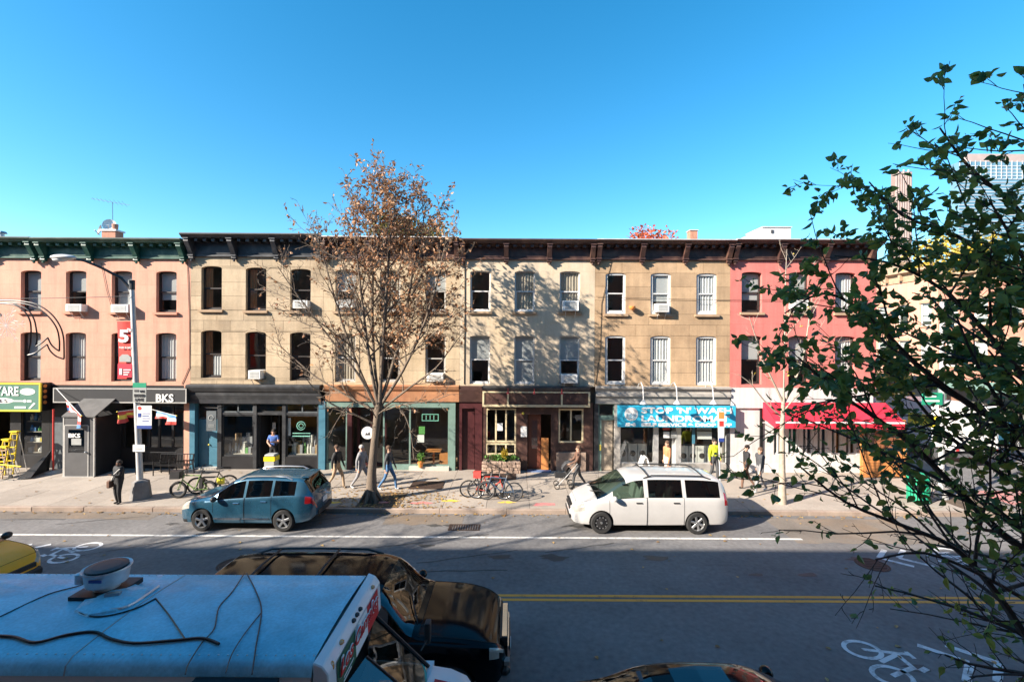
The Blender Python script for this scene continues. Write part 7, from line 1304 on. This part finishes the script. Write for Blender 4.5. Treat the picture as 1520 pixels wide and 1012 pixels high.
for (lab,y0,y1,H,m,trim,sd) in [('salmon house with brown cornice across the side street at the corner',22.0,29.5,11.6,'w_pink','brown_paint',1),('brick house with pale sills across the side street',29.5,36,11.2,'w_brick','sill_stone',2),('pink house across the side street behind the leafy tree',36,42.5,12.0,'w_pink','sill_stone',3),('sand coloured house across the side street behind the brown brick one',42.5,49,11.5,'w_sand','brown_paint',4),('last brick house down the side street',49,56,12.0,'w_brick','brown_paint',5)]: side_house(lab,y0,y1,H,m,trim,sd)
# white delivery truck in the side street
bt = thing('box_truck','white box truck parked in the side street','truck',(22.6,25.5,0)); part('cargo_box', bt, 'paint_truck', (21.5,23.7,22.6,26.8,.75,2.95),bevel=.03); part('rear_door', bt, 'plastic_white', (21.6,23.6,22.57,22.6,.85,2.85))
for k in range(6): part('door_slat', bt, 'grey_frame', (21.6,23.6,22.56,22.57,1.15+k*.28,1.165+k*.28))
cab_ = MB(); cab_.prism([(26.85,.5),(28.6,.5),(28.6,1.3),(27.9,1.45),(27.5,2.2),(26.85,2.25)],'x',21.65,23.55); cab_.build('cab','paint_truck',bt,bevel=.03); part('side_window', bt, 'car_pane', (21.63,21.65,26.95,27.55,1.45,2.05)); part('bumper', bt, 'steel', (21.55,23.65,22.45,22.56,.5,.65)); part('chassis', bt, 'plastic_black', (21.8,23.4,22.7,26.85,.5,.74)); part('tail_light', bt, 'lamp_red', (21.58,21.72,22.54,22.565,.78,.9)); part('tail_light', bt, 'lamp_red', (23.48,23.62,22.54,22.565,.78,.9)); part('yellow_panel', bt, 'sign_yellow', (21.485,21.497,23.2,25.2,1.7,2.3))
for wy in (23.6,27.8):
    for s in (21.72,23.48):
        w_ = MB().lathe([(.26,-.12),(.4,-.12),(.42,-.05),(.42,.05),(.4,.12),(.26,.12)],(s,wy,.42),'x',24,cap=False).build('wheel','tyre',bt,smooth=40); MB().lathe([(.001,-.09),(.27,-.09),(.27,.09),(.001,.09)],(s,wy,.42),'x',18).build('rim','alloy',w_)
car('parked_car','dark blue car parked in the side street beyond the white truck','car',dict(SEDAN,paint='paint_blue'),(29.6,27.5,0),R(90)); car('parked_car','silver grey car parked across the side street','car',dict(SEDAN,paint='paint_truck',mirror_m='paint_truck'),(29.7,34.0,0),R(90))
worn('crossing_red',(0.50,0.16,0.14),(0.25,0.2,0.18),.5,3.0); mb = MB().quad((18.7,16.5,.004),(22.8,16.5,.004),(22.8,19.0,.004),(18.7,19.0,.004)); mb.build('painted_kerb_extension','crossing_red',road)
for k in range(6): lines('crossing_bar','line_white',[(23.4+k*1.2,24.0+k*1.2,16.5,19.4)])
# towers far off
mat('tower_brown',(0.24,0.17,0.15),.6,var=.1,scale=.05); mat('tower_fin',(0.38,0.30,0.28),.6,var=.1,scale=.1); mat('tower_glass',(0.16,0.30,0.38),.15,var=.1,scale=.05,metal=.3); mat('tower_band',(0.42,0.46,0.50),.5,var=.1,scale=.1)
TYD = 520; a, b = px(1329,252,TYD), px(1354,252,TYD); tw = thing('skyscraper','slim brown skyscraper with vertical fins on the skyline','skyscraper',((a.x+b.x)/2,TYD,0)); part('shaft', tw, 'tower_brown', (a.x,b.x,TYD,TYD+6,0,a.z-2)); W_ = b.x-a.x
for k in range(7): part('fin', tw, 'tower_fin', (a.x+W_*(k+.1)/7,a.x+W_*(k+.55)/7,TYD-1,TYD,0,a.z+(0 if k % 2 else -3.5)))
part('shoulder', tw, 'tower_brown', (a.x-1.5,a.x,TYD+1,TYD+5,0,a.z-22))
a, b = px(1424,240,600), px(1540,240,600); tg = thing('glass_tower','broad glass office tower with pale bands on the skyline','skyscraper',((a.x+b.x)/2,600,0)); part('glass_shaft', tg, 'tower_glass', (a.x,b.x,600,612,0,a.z))
for k in range(26): part('floor_band', tg, 'tower_band', (a.x-.3,b.x+.3,599.5,600,a.z-6-k*4.2,a.z-5-k*4.2))
for k in range(16): part('mullion', tg, 'tower_band', (a.x+(b.x-a.x)*k/15-.4,a.x+(b.x-a.x)*k/15+.4,599,599.5,a.z-22,a.z+1)) 
part('roof_plant', tg, 'tower_fin', (a.x+12,b.x-6,602,610,a.z,a.z+11))
# mid distance roofs between
for (lab,x0,x1,Y,H,m) in [('distant sand coloured apartment block above the side street roofs',62,95,95,22,'w_sand'),('distant brick block behind the side street houses',48,64,120,21,'w_brick'),('distant grey block left of the side street',22,34,130,17,'w_white')]:
    t = thing('apartment_block',lab,'building',((x0+x1)/2,Y,0)); part('wall', t, m, (x0,x1,Y,Y+15,0,H)); part('parapet', t, 'sill_stone', (x0-.3,x1+.3,Y-.3,Y+15.3,H,H+.6)); n = int((x1-x0)/3.2)
    for i in range(n):
        for j in range(int(H/3.4)): q = x0+(x1-x0)*(i+.5)/n; part('window', t, 'car_pane', (q-.6,q+.6,Y-.04,Y-.01,1.2+j*3.4,2.9+j*3.4))
for o in bpy.data.objects:                               # one phrase for each set of repeats
    if o.parent is None and 'category' in o and 'group' not in o:
        g_ = {'house':'row houses on the street','person':'people on the sidewalk','car':'cars parked along the kerbs','cable':'loose cables and wires','manhole cover':'manhole covers in the road','satellite dish':'satellite dishes on the roof','flag':'flags outside the restaurant','skyscraper':'skyline towers','chimney':'roof chimneys','bicycle rack':'bicycle racks','building':None}.get(o['category'])
        if o['category'] == 'tree': g_ = 'street trees' if o.name.startswith('street_tree') else 'leafy trees'
        if g_: o['group'] = g_
for o in bpy.data.objects:
    if '_o' in o: del o['_o']
